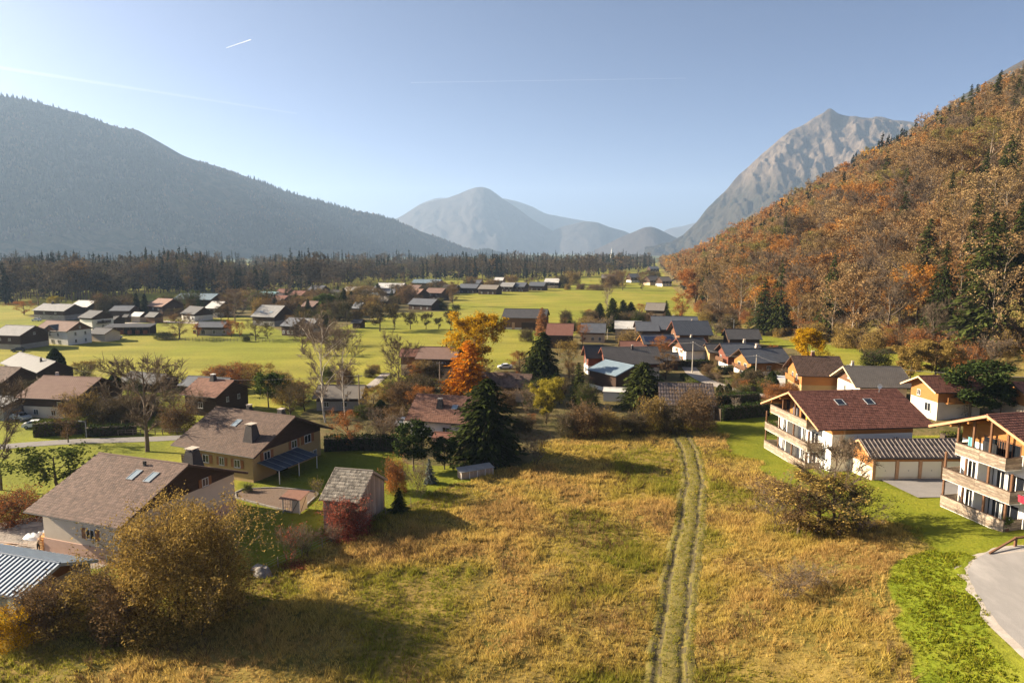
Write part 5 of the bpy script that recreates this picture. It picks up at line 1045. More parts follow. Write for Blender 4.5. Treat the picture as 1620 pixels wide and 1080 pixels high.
hz('chalet', 'slate-roofed dark red chalet with satellite dish near the lane', 64.0, 190.5, 4.0, 11.2, 10.0, 4.6, 7.4, 0, 'roof_slate', 'render_white', 'wood_red', 2.1, .9, .9, cat='chalet', wins=[('l', -1, 2.9, 1.1, 1.1), ('n', -2, 2.9, 1.1, 1.0), ('n', 2, 2.9, 1.1, 1.0), ('n', -2, .5, 1.1, 1.0)], chims=[(1.5, .2, .7, 1.0, 'chimney_pale')], balc=[('l', -3, 3, 2.6, 1.0, 'wood_brown')])
hz('chalet', 'orange timber chalet with dark roof facing left at the lane', 66.4, 180.5, 10, 12.5, 11.0, 4.4, 7.4, 0, 'roof_slate', 'render_white', 'wood_orange', 1.9, 1.2, 1.1, cat='chalet', barge='wood_dark', wins=[('l', -1.6, 2.4, 1.4, 1.3), ('l', 1.6, 2.4, 1.4, 1.3), ('n', 0, 2.4, 1.2, 1.0)], chims=[(-1.0, .3, .8, 1.1, 'chimney_pale')], balc=[('l', -3.6, 3.6, 2.2, 1.1, 'wood_brown')])
hz('house', 'grey-brown roofed house with red cross gable left of the hamlet', 31.2, 179.8, 4, 15.2, 12.7, 4.3, 7.8, 0, 'roof_taupe', 'render_cream', 'wood_red', 3.2, .9, .9, barge='wood_red', wins=[('l', -1.5, .8, 1.0, 1.2), ('l', 1.6, .8, 1.0, 1.2), ('l', 0, 3.8, 1.3, 1.2), ('n', -3, .8, 1, 1.1), ('n', 2, .8, 1, 1.1)], chims=[(.6, -.8, .6, .9, 'chimney_dark')], tiles=(.5, .5))
h12 = hz('house', 'small red and white gabled front left of the grey-brown roof', 22.2, 184.5, 8, 5.5, 6.0, 4.6, 7.6, 0, 'roof_dark', 'render_white', 'wood_red', 2.4, .8, .6, barge='wood_red', wins=[('l', 0, 2.8, 1.3, 1.5), ('l', 0, .5, 1.2, 1.3)])
hz('barn', 'dark timber barn with blue sheet-metal roof and white plinth', 26.0, 163.5, -58, 10.8, 11.5, 4.4, 6.3, 0, 'roof_blue', 'wood_dark', 'wood_dark', 1.5, .5, .6, cat='barn', plinth=(.9, 'render_white'), barge='roof_blue')
hz('house', 'low roof of dark corrugated tiles behind the brown shrubs', 35.8, 138.6, -8.1, 11.0, 12.0, 2.6, 6.0, 0, 'tile_garage', 'render_grey', 'wood_dark', None, .3, .4, tiles=(.55, 1.2, .07), stylet='rib')
hz('house', 'brown-roofed chalet in the trees at the foot of the slope', 71.4, 337.7, -20, 9.5, 12, 4.5, 7.8, 0, 'roof_taupe', 'render_pink', 'wood_dark', 3, .7, .8, wins=[('n', 0, 1, 1.2, 1.2)])
hz('chalet', 'orange timber chalet with dark brown roof above the hedges', 68.3, 152, -6.7, 10.4, 12.6, 4.2, 7.6, 2, 'tile_h2', 'render_yellow', 'wood_orange', 2.0, 1.0, 1.0, cat='chalet', barge='wood_dark', tiles=(.5, .45), wins=[('l', -1.4, 2.5, 1.1, 1.3), ('l', 1.8, 2.5, 1.1, 1.3), ('l', 0, .4, 1.4, 1.4)], chims=[(-.5, .2, .8, 1.0, 'tile_orange')], balc=[('l', -3.6, 3.6, 2.2, 1.1, 'wood_orange')])
hz('house', 'old farmhouse with grey-brown roof and timber trusses behind the apartment roof', 74.2, 138.8, -4, 11.6, 13.0, 4.4, 7.5, 2, 'roof_taupe', 'render_cream', 'wood_brown', 4.2, 1.3, 1.0, barge='barge_pale', tiles=(.4, .4), wins=[('l', -1.5, 2.2, .9, 1.1), ('l', 2.2, 2.2, .9, 1.1), ('l', 0, 5, .9, .9)], chims=[(-3.5, 1.0, .6, 1.2, 'chimney_pale')])
hz('chalet', 'orange timber chalet with pale barge boards left of the round pine', 81.8, 126.5, 6, 11.5, 9.6, 4.7, 6.9, 3.0, 'tile_red', 'render_cream', 'wood_orange', 2.6, 1.5, 1.2, cat='chalet', barge='barge_pale', tiles=(.45, .45), wins=[('l', -1.4, 3.0, .9, 1.1), ('l', 1.2, .5, 1.6, 1.6), ('n', 0, 3, 1, 1)], balc=[('n', -3, 3, 2.6, 1.0, 'wood_orange')])
hz('house', 'long red-brown roof cut off by the right edge behind the pines', 99, 121.5, 2, 18, 12.0, 3.8, 6.2, 3.4, 'tile_red', 'render_cream', 'wood_orange', 2.4, .8, .8, tiles=(.45, .45))
def open_shed():
    p = gat(200, 530); t = thing('open_shed', 'long open-sided shed with dark flat roof standing alone on the meadow', 'shed', tuple(p+np.array([0, 3, 0])), R(6)); m = MB(); m.slab([(-9, -3.5, 3.2), (9, -3.5, 3.2), (9, 3.5, 4.0), (-9, 3.5, 4.0)], .2); obj('roof', m, t, ['roof_dark'])
    for k in range(8): m = MB(); m.bar((-8.6+k*2.45, -3.2, -.1), (-8.6+k*2.45, -3.2, 3.05), .16, .16); obj('post', m, t, ['wood_brown'])
    m = MB(); m.box(-8.7, 8.7, 3.0, 3.2, -.1, 3.6); obj('back_wall', m, t, ['wood_dark'])
    for k in range(5):
        m = MB(); m.tube([(-6.5+k*3, .5, .0), (-6.5+k*3, .5, 1.5)], [.8, .8], 14); obj('bale', m, t, ['leaf_litter'])
open_shed()
def chapel():
    p = gat(968, 408); t = thing('church', 'tiny distant white church tower near the horizon', 'church', (p[0], p[1], 0)); s = 2.2
    m = MB(); m.box(-4, 4, -4, 4, -1, 34); obj('tower', m, t, ['render_white']); m = MB(); m.add([(-4.4, -4.4, 34), (4.4, -4.4, 34), (4.4, 4.4, 34), (-4.4, 4.4, 34), (0, 0, 54)], [(0, 1, 4), (1, 2, 4), (2, 3, 4), (3, 0, 4), (3, 2, 1, 0)]); obj('spire', m, t, ['render_white'])
    m = MB(); m.prism([(-6, -1), (6, -1), (6, 14), (0, 20), (-6, 14)], 4, 26); obj('nave', m, t, ['render_white'])
chapel()
# ================================================================== TREES AND SHRUBS ONE BY ONE
# kind, u, v(base), v(top), width px, name, label, leaf, category, group
PL = [
 ('spruce', 772, 727, 598, 132, 'spruce_tree', 'large dark spruce standing at the meadow edge, tallest tree of the foreground', None),
 ('spruce', 859, 612, 524, 74, 'spruce_tree', 'dark spruce behind the yellow-green tree', None),
 ('slim_spruce', 915, 640, 572, 38, 'spruce_tree', 'slim olive spruce left of the dark timber barn', None),
 ('spruce', 1016, 646, 572, 86, 'spruce_tree', 'broad olive spruce right of the dark timber barn', 'needle_olive'),
 ('pine', 654, 744, 674, 60, 'evergreen_shrub', 'big rounded dark evergreen behind the small wooden shed', None),
 ('pine', 703, 742, 694, 46, 'evergreen_shrub', 'smaller rounded evergreen between the large spruce and the rounded one', None),
 ('thuja', 603, 668, 632, 26, 'thuja', 'short dark thuja beside the hedge near the birches', None),
 ('thuja', 90, 604, 551, 30, 'thuja', 'columnar dark thuja beside the long dark barn', None),
 ('slim_spruce', 679, 764, 724, 22, 'spruce_tree', 'little blue-grey spruce near the rust shrub', 'needle_blue'),
 ('slim_spruce', 631, 808, 770, 30, 'spruce_tree', 'small green spruce right of the wooden shed', 'needle_olive'),
 ('spruce', 949, 506, 479, 24, 'spruce_tree', 'leftmost dark spruce of the group in the hamlet', None),
 ('spruce', 968, 524, 471, 34, 'spruce_tree', 'tallest dark spruce of the group in the hamlet', None),
 ('spruce', 985, 508, 474, 28, 'spruce_tree', 'third dark spruce of the group in the hamlet', None),
 ('spruce', 998, 508, 477, 24, 'spruce_tree', 'rightmost dark spruce of the group in the hamlet', None),
 ('slim_spruce', 1054, 499, 475, 16, 'spruce_tree', 'dark spruce beside the brown-roofed chalet below the slope', 'needle_dark'),
 ('birch', 961, 512, 456, 16, 'bare_poplar', 'tall narrow bare poplar beside the dark spruces', None),
 ('pine', 1533, 662, 576, 92, 'pine_tree', 'round-crowned dark pine between the apartment houses', None),
 ('pine', 1582, 660, 612, 54, 'pine_tree', 'smaller pine right of the round-crowned pine', None),
 ('larch', 744, 632, 537, 82, 'larch_tree', 'bright orange larch in the middle of the village', None),
 ('leafy', 752, 590, 504, 76, 'yellow_tree', 'golden yellow tree behind the orange larch', 'leaf_yellow'),
 ('larch', 857, 532, 486, 26, 'larch_tree', 'brown larch in front of the long barn', 'larch_brown'),
 ('leafy', 864, 664, 607, 46, 'yellow_tree', 'yellow-green small tree at the left end of the shrub row', 'leaf_yellowgreen'),
 ('bare', 233, 714, 572, 138, 'bare_tree', 'large bare tree in front of the lane', None),
 ('bare', 2, 775, 612, 90, 'bare_tree', 'bare brown tree cut off by the left edge', None),
 ('birch', 515, 668, 508, 92, 'birch_tree', 'left of the two tall bare birches', None),
 ('birch', 546, 660, 528, 64, 'birch_tree', 'right of the two tall bare birches', None),
 ('bare', 632, 628, 540, 62, 'bare_tree', 'bare brown tree left of the brown-roofed farmhouse', None),
 ('half_leafy', 548, 712, 652, 54, 'rust_tree', 'small rust-leaved tree in front of the dark hedge', 'leaf_rust'),
 ('shrub', 551, 842, 788, 76, 'red_shrub', 'red-leaved shrub in front of the small wooden shed', 'leaf_red'),
 ('shrub', 628, 778, 728, 38, 'orange_shrub', 'orange-leaved shrub right of the small wooden shed', 'leaf_rust'),
 ('twiggy', 664, 790, 742, 38, 'bare_shrub', 'pale twiggy shrub between the orange shrub and the little blue spruce', None),
 ('shrub', 632, 806, 782, 16, 'small_shrub', 'tiny yellow shrub at the corner of the wooden shed', 'leaf_yellowgreen'),
 ('great_bush', 288, 976, 792, 208, 'great_bush', 'huge golden-brown bush in the left foreground', None),
 ('shrub', 150, 985, 905, 110, 'bramble', 'brown bramble thicket left of the huge bush', 'leaf_gold'),
 ('shrub', 205, 1000, 915, 110, 'bramble', 'dark bramble at the foot of the huge bush', 'leaf_brown'),
 ('shrub', 22, 1018, 960, 76, 'yellow_shrub', 'yellow-leaved shrub in front of the blue-roofed shed', 'leaf_yellow'),
 ('shrub', 78, 1000, 925, 88, 'bramble', 'brown bramble in front of the blue-roofed shed', 'leaf_brown'),
 ('twiggy', 62, 968, 925, 30, 'yellow_sapling', 'thin sapling with a few yellow leaves at the shed corner', 'leaf_yellow'),
 ('twiggy', 455, 892, 840, 40, 'red_sapling', 'thin sapling with red leaves at the garden edge', 'leaf_red'),
 ('twiggy', 485, 880, 842, 46, 'bare_shrub', 'grey twiggy shrub beside the wire fence', None),
 ('twiggy', 528, 858, 832, 30, 'bare_shrub', 'brown twiggy shrub at the upper end of the wire fence', None),
 ('half_leafy', 1292, 845, 750, 165, 'shrub_tree', 'broad brown half-bare shrub in front of the further apartment house', 'leaf_gold'),
 ('bare', 1322, 842, 700, 110, 'bare_tree', 'thin bare tree rising from the broad shrub', None),
 ('half_leafy', 1262, 846, 768, 110, 'shrub_tree', 'olive-brown shrub in front of the broad half-bare one', 'leaf_brown'),
 ('half_leafy', 1328, 846, 775, 100, 'shrub_tree', 'dark shrub under the thin bare tree', 'leaf_orchard'),
 ('twiggy', 1245, 838, 775, 100, 'shrub', 'rust-brown shrub at the left of the broad half-bare one', 'leaf_brown'),
 ('twiggy', 1350, 842, 790, 90, 'shrub', 'dark green-brown shrub at the right of the broad half-bare one', 'leaf_orchard'),
 ('twiggy', 1245, 945, 905, 70, 'dry_weeds', 'low reddish-brown dry weeds on the right of the meadow', 'leaf_brown'),
 ('twiggy', 1290, 930, 900, 60, 'dry_weeds', 'low dry weeds just right of the reddish ones', 'leaf_gold'),
 ('orchard', 92, 775, 716, 112, 'olive_bush', 'spreading dark green bush behind the brown-tiled house', 'leaf_green'),
 ('shrub', 20, 825, 780, 90, 'shrub', 'reddish-brown shrub at the left edge above the yard', 'leaf_rust'),
 ('orchard', 601, 524, 488, 46, 'orchard_tree', 'leftmost and broadest dark tree of the orchard row', None),
 ('orchard', 624, 522, 494, 18, 'orchard_tree', 'second dark tree of the orchard row', None),
 ('orchard', 649, 521, 496, 28, 'orchard_tree', 'third dark tree of the orchard row', None),
 ('orchard', 674, 521, 499, 20, 'orchard_tree', 'fourth dark tree of the orchard row', None),
 ('orchard', 694, 521, 505, 17, 'orchard_tree', 'smallest dark tree of the orchard row', None),
 ('orchard', 713, 521, 494, 28, 'orchard_tree', 'rightmost dark tree of the orchard row', None),
 ('half_leafy', 717, 484, 447, 22, 'bare_tree', 'lone brown tree at the corner of the far field', 'leaf_brown'),
 ('shrub', 702, 490, 479, 16, 'shrub', 'small green bush left of the lone brown tree', 'leaf_green'),
 ('shrub', 722, 489, 482, 16, 'shrub', 'low dark bush below the lone brown tree', 'leaf_darkgreen'),
 ('half_leafy', 985, 459, 430, 22, 'bare_tree', 'lone bare tree at the edge of the far field', 'leaf_brown'),
 ('half_leafy', 1016, 459, 443, 14, 'bare_tree', 'small tree right of the lone bare tree at the far field', 'leaf_orchard'),
 ('shrub', 942, 459, 450, 30, 'shrub', 'flat brown bush on the far field', 'leaf_brown'),
 ('spruce', 217, 498, 463, 16, 'spruce_tree', 'left of the twin dark spruces beside the gravel yard', None),
 ('spruce', 230, 499, 464, 18, 'spruce_tree', 'right of the twin dark spruces beside the gravel yard', None),
 ('half_leafy', 284, 536, 500, 44, 'brown_tree', 'brown bushy tree at the left end of the meadow fence', 'leaf_brown'),
 ('shrub', 262, 536, 525, 34, 'shrub', 'dark bush at the left end of the meadow fence', 'leaf_darkgreen'),
 ('half_leafy', 312, 533, 512, 16, 'brown_tree', 'small reddish tree left of the grey-blue bungalow', 'leaf_rust'),
 ('half_leafy', 366, 533, 507, 22, 'rust_tree', 'rusty tree right of the grey-blue bungalow', 'leaf_rust'),
 ('half_leafy', 379, 533, 510, 16, 'rust_tree', 'second rusty tree right of the grey-blue bungalow', 'leaf_rust'),
 ('half_leafy', 405, 538, 508, 32, 'brown_tree', 'brown tree at the right end of the meadow fence', 'leaf_orchard'),
 ('half_leafy', 424, 536, 512, 22, 'brown_tree', 'brown tree beside the one at the right end of the meadow fence', 'leaf_orchard'),
 ('shrub', 390, 540, 531, 14, 'shrub', 'small dark bush at the meadow fence', 'leaf_darkgreen'),
 ('bare', 372, 512, 466, 46, 'bare_tree', 'wide bare tree right of the pale house', None),
 ('half_leafy', 350, 506, 484, 24, 'brown_tree', 'brown tree in front of the pale house', 'leaf_orchard'),
 ('half_leafy', 276, 508, 488, 26, 'brown_tree', 'dark brown tree in front of the tan-roofed chalet', 'leaf_orchard'),
 ('spruce', 545, 500, 455, 22, 'spruce_tree', 'tallest dark evergreen of the village', None),
 ('spruce', 556, 488, 460, 16, 'spruce_tree', 'evergreen right of the tallest one in the village', None),
 ('pine', 516, 500, 466, 34, 'pine_tree', 'broad olive tree among the village evergreens', 'leaf_green'),
 ('spruce', 488, 502, 472, 14, 'spruce_tree', 'small dark evergreen left of the broad olive tree', None),
 ('spruce', 474, 505, 480, 14, 'spruce_tree', 'leftmost small evergreen of the village', None),
 ('spruce', 598, 472, 448, 20, 'spruce_tree', 'pointed dark tree among the pale roofs', None),
 ('orchard', 549, 518, 483, 24, 'orchard_tree', 'dark tree in front of the village evergreens', None),
 ('half_leafy', 625, 492, 470, 24, 'brown_tree', 'dark brown tree in front of the tan-roofed chalet with dark gable', 'leaf_orchard'),
 ('half_leafy', 470, 492, 470, 22, 'brown_tree', 'brown tree behind the slate-grey barn', 'leaf_brown'),
 ('half_leafy', 450, 498, 476, 18, 'brown_tree', 'brown tree right of the brown chalet', 'leaf_orchard'),
 ('bare', 480, 560, 512, 40, 'bare_tree', 'pinkish bare tree left of the birches', None),
 ('twiggy', 537, 546, 520, 40, 'bare_shrub', 'pale twiggy thicket right of the birch tops', None),
 ('shrub', 500, 540, 525, 40, 'shrub', 'brown thicket behind the birch tops', 'leaf_brown'),
 ('shrub', 385, 606, 574, 60, 'shrub', 'rust-brown shrub behind the small dark chalet', 'leaf_rust'),
 ('shrub', 345, 602, 580, 50, 'shrub', 'reddish hedge shrub left of the rust-brown one', 'leaf_rust'),
 ('half_leafy', 414, 622, 576, 50, 'gold_tree', 'golden-brown bushy tree right of the small dark chalet', 'leaf_gold'),
 ('pine', 425, 645, 592, 46, 'evergreen_shrub', 'dark green shrub right of the small dark chalet', 'leaf_green'),
 ('half_leafy', 460, 660, 612, 54, 'brown_tree', 'olive-brown tree left of the birches', 'leaf_orchard'),
 ('half_leafy', 482, 650, 605, 40, 'brown_tree', 'thin brown tree at the foot of the left birch', 'leaf_brown'),
 ('half_leafy', 592, 655, 612, 48, 'gold_tree', 'golden shrub tree beside the utility pole', 'leaf_gold'),
 ('half_leafy', 622, 690, 645, 40, 'brown_tree', 'thin brown tree in front of the red-tiled house', 'leaf_brown'),
 ('twiggy', 598, 710, 668, 40, 'bare_shrub', 'bare shrub behind the dark hedge', None),
 ('twiggy', 620, 705, 660, 44, 'bare_shrub', 'bare shrub left of the red-tiled house', None),
 ('shrub', 575, 660, 640, 36, 'shrub', 'olive shrub below the utility pole', 'leaf_green'),
 ('shrub', 672, 618, 600, 40, 'shrub', 'green shrub in front of the brown-roofed farmhouse', 'leaf_green'),
 ('half_leafy', 655, 605, 578, 28, 'brown_tree', 'red-brown tree at the corner of the farmhouse', 'leaf_rust'),
 ('half_leafy', 800, 628, 590, 46, 'brown_tree', 'brown tree right of the orange larch', 'leaf_brown'),
 ('half_leafy', 822, 600, 556, 40, 'brown_tree', 'rust tree left of the dark spruce', 'leaf_rust'),
 ('twiggy', 836, 655, 618, 44, 'bare_shrub', 'grey-violet bare shrub left of the yellow-green tree', None),
 ('half_leafy', 900, 600, 540, 46, 'bare_tree', 'olive bare tree left of the red-gabled front', 'leaf_gold'),
 ('half_leafy', 885, 640, 600, 40, 'brown_tree', 'brown tree between the yellow-green tree and the slim spruce', 'leaf_orchard'),
 ('shrub', 833, 540, 520, 24, 'shrub', 'dark bush in front of the long barn', 'leaf_orchard'),
 ('shrub', 925, 688, 640, 56, 'shrub', 'brown shrub at the left of the shrub row along the meadow', 'leaf_brown'),
 ('shrub', 960, 686, 650, 50, 'shrub', 'golden shrub second in the row along the meadow', 'leaf_gold'),
 ('shrub', 1000, 685, 652, 48, 'shrub', 'olive shrub third in the row along the meadow', 'leaf_orchard'),
 ('shrub', 1034, 682, 628, 48, 'shrub', 'tall golden-brown shrub fourth in the row along the meadow', 'leaf_gold'),
 ('shrub', 1099, 676, 618, 70, 'shrub', 'large round brown shrub at the right of the row along the meadow', 'leaf_brown'),
 ('shrub', 1062, 684, 645, 50, 'shrub', 'low dark shrub in front of the round brown one', 'leaf_orchard'),
 ('shrub', 900, 690, 655, 40, 'shrub', 'low dark shrub at the left end of the row along the meadow', 'leaf_orchard'),
 ('twiggy', 845, 735, 690, 50, 'bare_shrub', 'brown bare shrub right of the large spruce', None),
 ('half_leafy', 1053, 600, 560, 44, 'brown_tree', 'round brown tree in the garden beside the lane', 'leaf_brown'),
 ('birch', 1163, 662, 630, 16, 'young_tree', 'thin young tree on the lawn beside the dark hedge', None),
 ('shrub', 1120, 592, 576, 22, 'shrub', 'small brown bush at the lane', 'leaf_brown'),
 ('shrub', 1133, 598, 584, 18, 'shrub', 'round tan bush in the garden at the lane', 'leaf_gold'),
 ('round_evergreen', 1190, 604, 578, 34, 'evergreen_shrub', 'clipped dome of dark evergreen below the orange timber chalet', None),
 ('shrub', 1225, 632, 608, 40, 'shrub', 'reddish-brown bush above the dark hedge', 'leaf_rust'),
 ('shrub', 1250, 628, 606, 34, 'shrub', 'rusty bush right of the reddish-brown bush', 'leaf_rust'),
 ('leafy', 1278, 590, 528, 50, 'yellow_tree', 'glowing yellow bush-tree at the foot of the wooded slope', 'leaf_yellow'),
 ('leafy', 1295, 600, 560, 40, 'gold_tree', 'golden tree behind the dark brown chalet roof', 'leaf_yellowgreen'),
 ('leafy', 1440, 600, 552, 52, 'gold_tree', 'golden bush on the grassy foot of the slope', 'leaf_gold'),
 ('leafy', 1480, 598, 545, 60, 'gold_tree', 'tan golden tree right of the golden bush on the slope foot', 'leaf_gold'),
 ('shrub', 1385, 580, 552, 50, 'shrub', 'dark bush behind the old farmhouse', 'leaf_darkgreen'),
 ('shrub', 1515, 655, 622, 50, 'shrub', 'dark shrub in front of the round-crowned pine', 'leaf_orchard'),
 ('half_leafy', 60, 648, 600, 50, 'brown_tree', 'thin brown tree in front of the pinkish-roofed chalet', 'leaf_orchard'),
 ('half_leafy', 135, 606, 572, 44, 'gold_tree', 'golden round shrub right of the columnar thuja', 'leaf_gold'),
 ('shrub', 180, 668, 630, 60, 'shrub', 'dark shrub behind the lane left of the large bare tree', 'leaf_orchard'),
 ('shrub', 285, 680, 640, 60, 'shrub', 'grey-brown shrub right of the large bare tree', 'leaf_brown'),
 ('twiggy', 310, 662, 625, 40, 'bare_shrub', 'tan twiggy shrub in front of the small dark chalet', None),
 ('twiggy', 500, 790, 762, 20, 'small_shrub', 'small pale shrub beside the vegetable bed', 'leaf_yellowgreen'),
 ('shrub', 392, 778, 765, 16, 'small_shrub', 'small green shrub at the corner of the vegetable bed', 'leaf_green'),
 ('half_leafy', 38, 498, 478, 34, 'gold_tree', 'orange-gold bush in front of the dark wood at upper left', 'leaf_rust'),
 ('leafy', 86, 486, 470, 22, 'yellow_tree', 'yellow-green bush in front of the dark wood', 'leaf_yellowgreen'),
 ('half_leafy', 160, 500, 466, 30, 'brown_tree', 'brown tree right of the pale-roofed house', 'leaf_brown'),
 ('half_leafy', 108, 700, 640, 40, 'brown_tree', 'thin bare tree at the lane hedge', 'leaf_brown'),
 ('half_leafy', 935, 510, 494, 20, 'brown_tree', 'small brown bush left of the dark spruce group', 'leaf_orchard'),
 ('half_leafy', 1012, 500, 482, 18, 'rust_tree', 'orange-brown bush right of the dark spruce group', 'leaf_rust'),
 ('half_leafy', 1078, 506, 465, 34, 'brown_tree', 'brown tree at the foot of the slope by the slate roofs', 'leaf_rust'),
]
for k, u, v, vt, wp_, nm, lab, lf in PL:
    put(k, u, v, vt, wp_, nm, lab, 'shrub' if k in ('shrub', 'twiggy', 'great_bush', 'round_evergreen') else 'tree', None, lf)
hedge([(55, 690), (137, 684)], 2.0, 2.6, 'sunlit green hedge beside the lane at the left', 'leaf_hedge')
hedge([(137, 690), (215, 686)], 1.6, 1.8, 'dark hedge continuing along the lane behind the large bare tree', 'leaf_darkgreen')
hedge([(514, 712), (570, 710), (632, 712)], 2.0, 2.3, 'long dark hedge behind the garden lawn', 'leaf_darkgreen')
hedge([(1151, 609), (1192, 622)], 1.6, 1.7, 'sunlit clipped hedge at the lane bend', 'leaf_hedge')
hedge([(1128, 640), (1198, 636)], 2.4, 2.2, 'dark hedge left of the further apartment house', 'leaf_darkgreen')
hedge([(1135, 664), (1212, 656)], 2.4, 2.6, 'dark long hedge bounding the lawn of the further apartment house', 'leaf_darkgreen')
hedge([(1070, 580), (1128, 579)], 1.8, 1.8, 'dark hedge below the white-gabled house', 'leaf_darkgreen')
hedge([(1135, 592), (1160, 592)], 1.8, 2.2, 'short dark hedge below the slate-roofed dark red chalet', 'leaf_darkgreen')
hedge([(1198, 612), (1238, 611)], 1.8, 1.8, 'dark hedge below the parked dark car', 'leaf_darkgreen')
hedge([(1262, 618), (1330, 618)], 2.4, 2.6, 'tall dark hedge in front of the dark brown chalet roof', 'leaf_darkgreen')
hedge([(1080, 598), (1100, 612)], 1.4, 1.2, 'low green hedge left of the lane', 'leaf_green')
hedge([(1490, 700), (1620, 694)], 1.8, 1.6, 'green hedge behind the garage roof', 'leaf_hedge')
# ------------------------------------------------------------------ the wooded slope: individuals near, the rest as stuff
LIB = {}
def lib(kind):
    """one collection of template trees (trunk and crown in one mesh) for instancing a wood that reads as one mass"""
    if kind in LIB: return LIB[kind]
    c = bpy.data.collections.new(kind+'_templates')
    for i, (tm, cm, h, w_) in enumerate(TPL[kind]):
        Vs = []; Fs = []; mi = []; ti = []; o = 0
        for me, base in ((tm, 0), (cm, 1)):
            V = np.zeros(len(me.vertices)*3, np.float32); me.vertices.foreach_get('co', V); V = V.reshape(-1, 3)
            L = np.zeros(len(me.loops), np.int32); me.loops.foreach_get('vertex_index', L)
            m = np.zeros(len(me.polygons), np.int32); me.polygons.foreach_get('material_index', m)
            t = np.zeros(len(me.polygons), np.float32); me.attributes['tint'].data.foreach_get('value', t)
            Vs.append(V); Fs.append(L.reshape(-1, 4)+o); o += len(V); mi.append(m+base); ti.append(t)
        me = npmesh(kind, np.concatenate(Vs), np.concatenate(Fs), [tm.materials[0].name]+[q.name for q in cm.materials], tint=np.concatenate(ti), mi=np.concatenate(mi))
        c.objects.link(bpy.data.objects.new('%s_%02d' % (kind, i), me))
    LIB[kind] = c; return c
def joined(kind, items, name, label, cat):
    """items: (template index, x, y, z, scale_xy, scale_z, rot, hue)"""
    me = bpy.data.meshes.new(name); me.from_pydata([q[1:4] for q in items], [], [])
    n = len(TPL[kind])
    for nm, ty, dat in (('pick', 'INT', [q[0] % n for q in items]), ('size', 'FLOAT_VECTOR', [c for q in items for c in (q[4], q[4], q[5])]), ('turn', 'FLOAT_VECTOR', [c for q in items for c in (0, 0, q[6])])):
        a = me.attributes.new(nm, ty, 'POINT'); a.data.foreach_set('vector' if ty == 'FLOAT_VECTOR' else 'value', dat)
    o = obj(name, me); g = bpy.data.node_groups.new(name, 'GeometryNodeTree')
    g.interface.new_socket('Geometry', in_out='INPUT', socket_type='NodeSocketGeometry'); g.interface.new_socket('Geometry', in_out='OUTPUT', socket_type='NodeSocketGeometry')
    N = g.nodes; gi = N.new('NodeGroupInput'); go = N.new('NodeGroupOutput'); ip = N.new('GeometryNodeInstanceOnPoints'); ci = N.new('GeometryNodeCollectionInfo')
    ci.inputs['Collection'].default_value = lib(kind); ci.inputs['Separate Children'].default_value = True; ci.inputs['Reset Children'].default_value = True
    def attr(nm, ty): q = N.new('GeometryNodeInputNamedAttribute'); q.data_type = ty; q.inputs['Name'].default_value = nm; return next(x for x in q.outputs if x.enabled and x.name == 'Attribute')
    g.links.new(gi.outputs[0], ip.inputs['Points']); g.links.new(ci.outputs[0], ip.inputs['Instance']); ip.inputs['Pick Instance'].default_value = True
    g.links.new(attr('pick', 'INT'), ip.inputs['Instance Index']); g.links.new(attr('turn', 'FLOAT_VECTOR'), ip.inputs['Rotation']); g.links.new(attr('size', 'FLOAT_VECTOR'), ip.inputs['Scale'])
    g.links.new(ip.outputs[0], go.inputs[0]); md = o.modifiers.new('instances', 'NODES'); md.node_group = g
    return tag(o, label, cat, None, 'stuff')
for s in range(4): deciduous('slope_far', 200+s, 18, 11.5, .15, 9, 3, 1, (1100, 800, 1300, 950)[s], .38, .62, 'bark_brown', 'twig', 'wood_hill', up=.65, tr=.012, minr=.05)
def scatter(n, fx, min_d, keep=lambda x, y: True):
    out = []; cell = {}
    tries = 0
    while len(out) < n and tries < n*12:
        tries += 1; x, y = fx(); md = min_d(x, y) if callable(min_d) else min_d
        if not keep(x, y): continue
        key = (int(x//12), int(y//12)); ok = True
        for dx in (-1, 0, 1):
            for dy in (-1, 0, 1):
                for q in cell.get((key[0]+dx, key[1]+dy), ()):
                    if (q[0]-x)**2+(q[1]-y)**2 < md*md: ok = False; break
        if ok: out.append((x, y)); cell.setdefault(key, []).append((x, y))
    return out
rs = np.random.default_rng(5)
def hill_pt():
    y = 95+(rs.random()**2.2)*1400; return float(toe(y))+5+rs.random()**1.25*250, y
def in_view(x, y): return abs(x/max(y, 1)) < .86
pts = scatter(2500, hill_pt, lambda x, y: 6.2 if y < 600 else 7.0, lambda x, y: in_view(x, y) and (x-toe(y)) > 3+9*float(vnoise(y, x, 45, 8))*(y < 330) and not (y < 175 and x-toe(y) < 26 and x > 120))
pts.sort(key=lambda p: p[0]**2+p[1]**2)
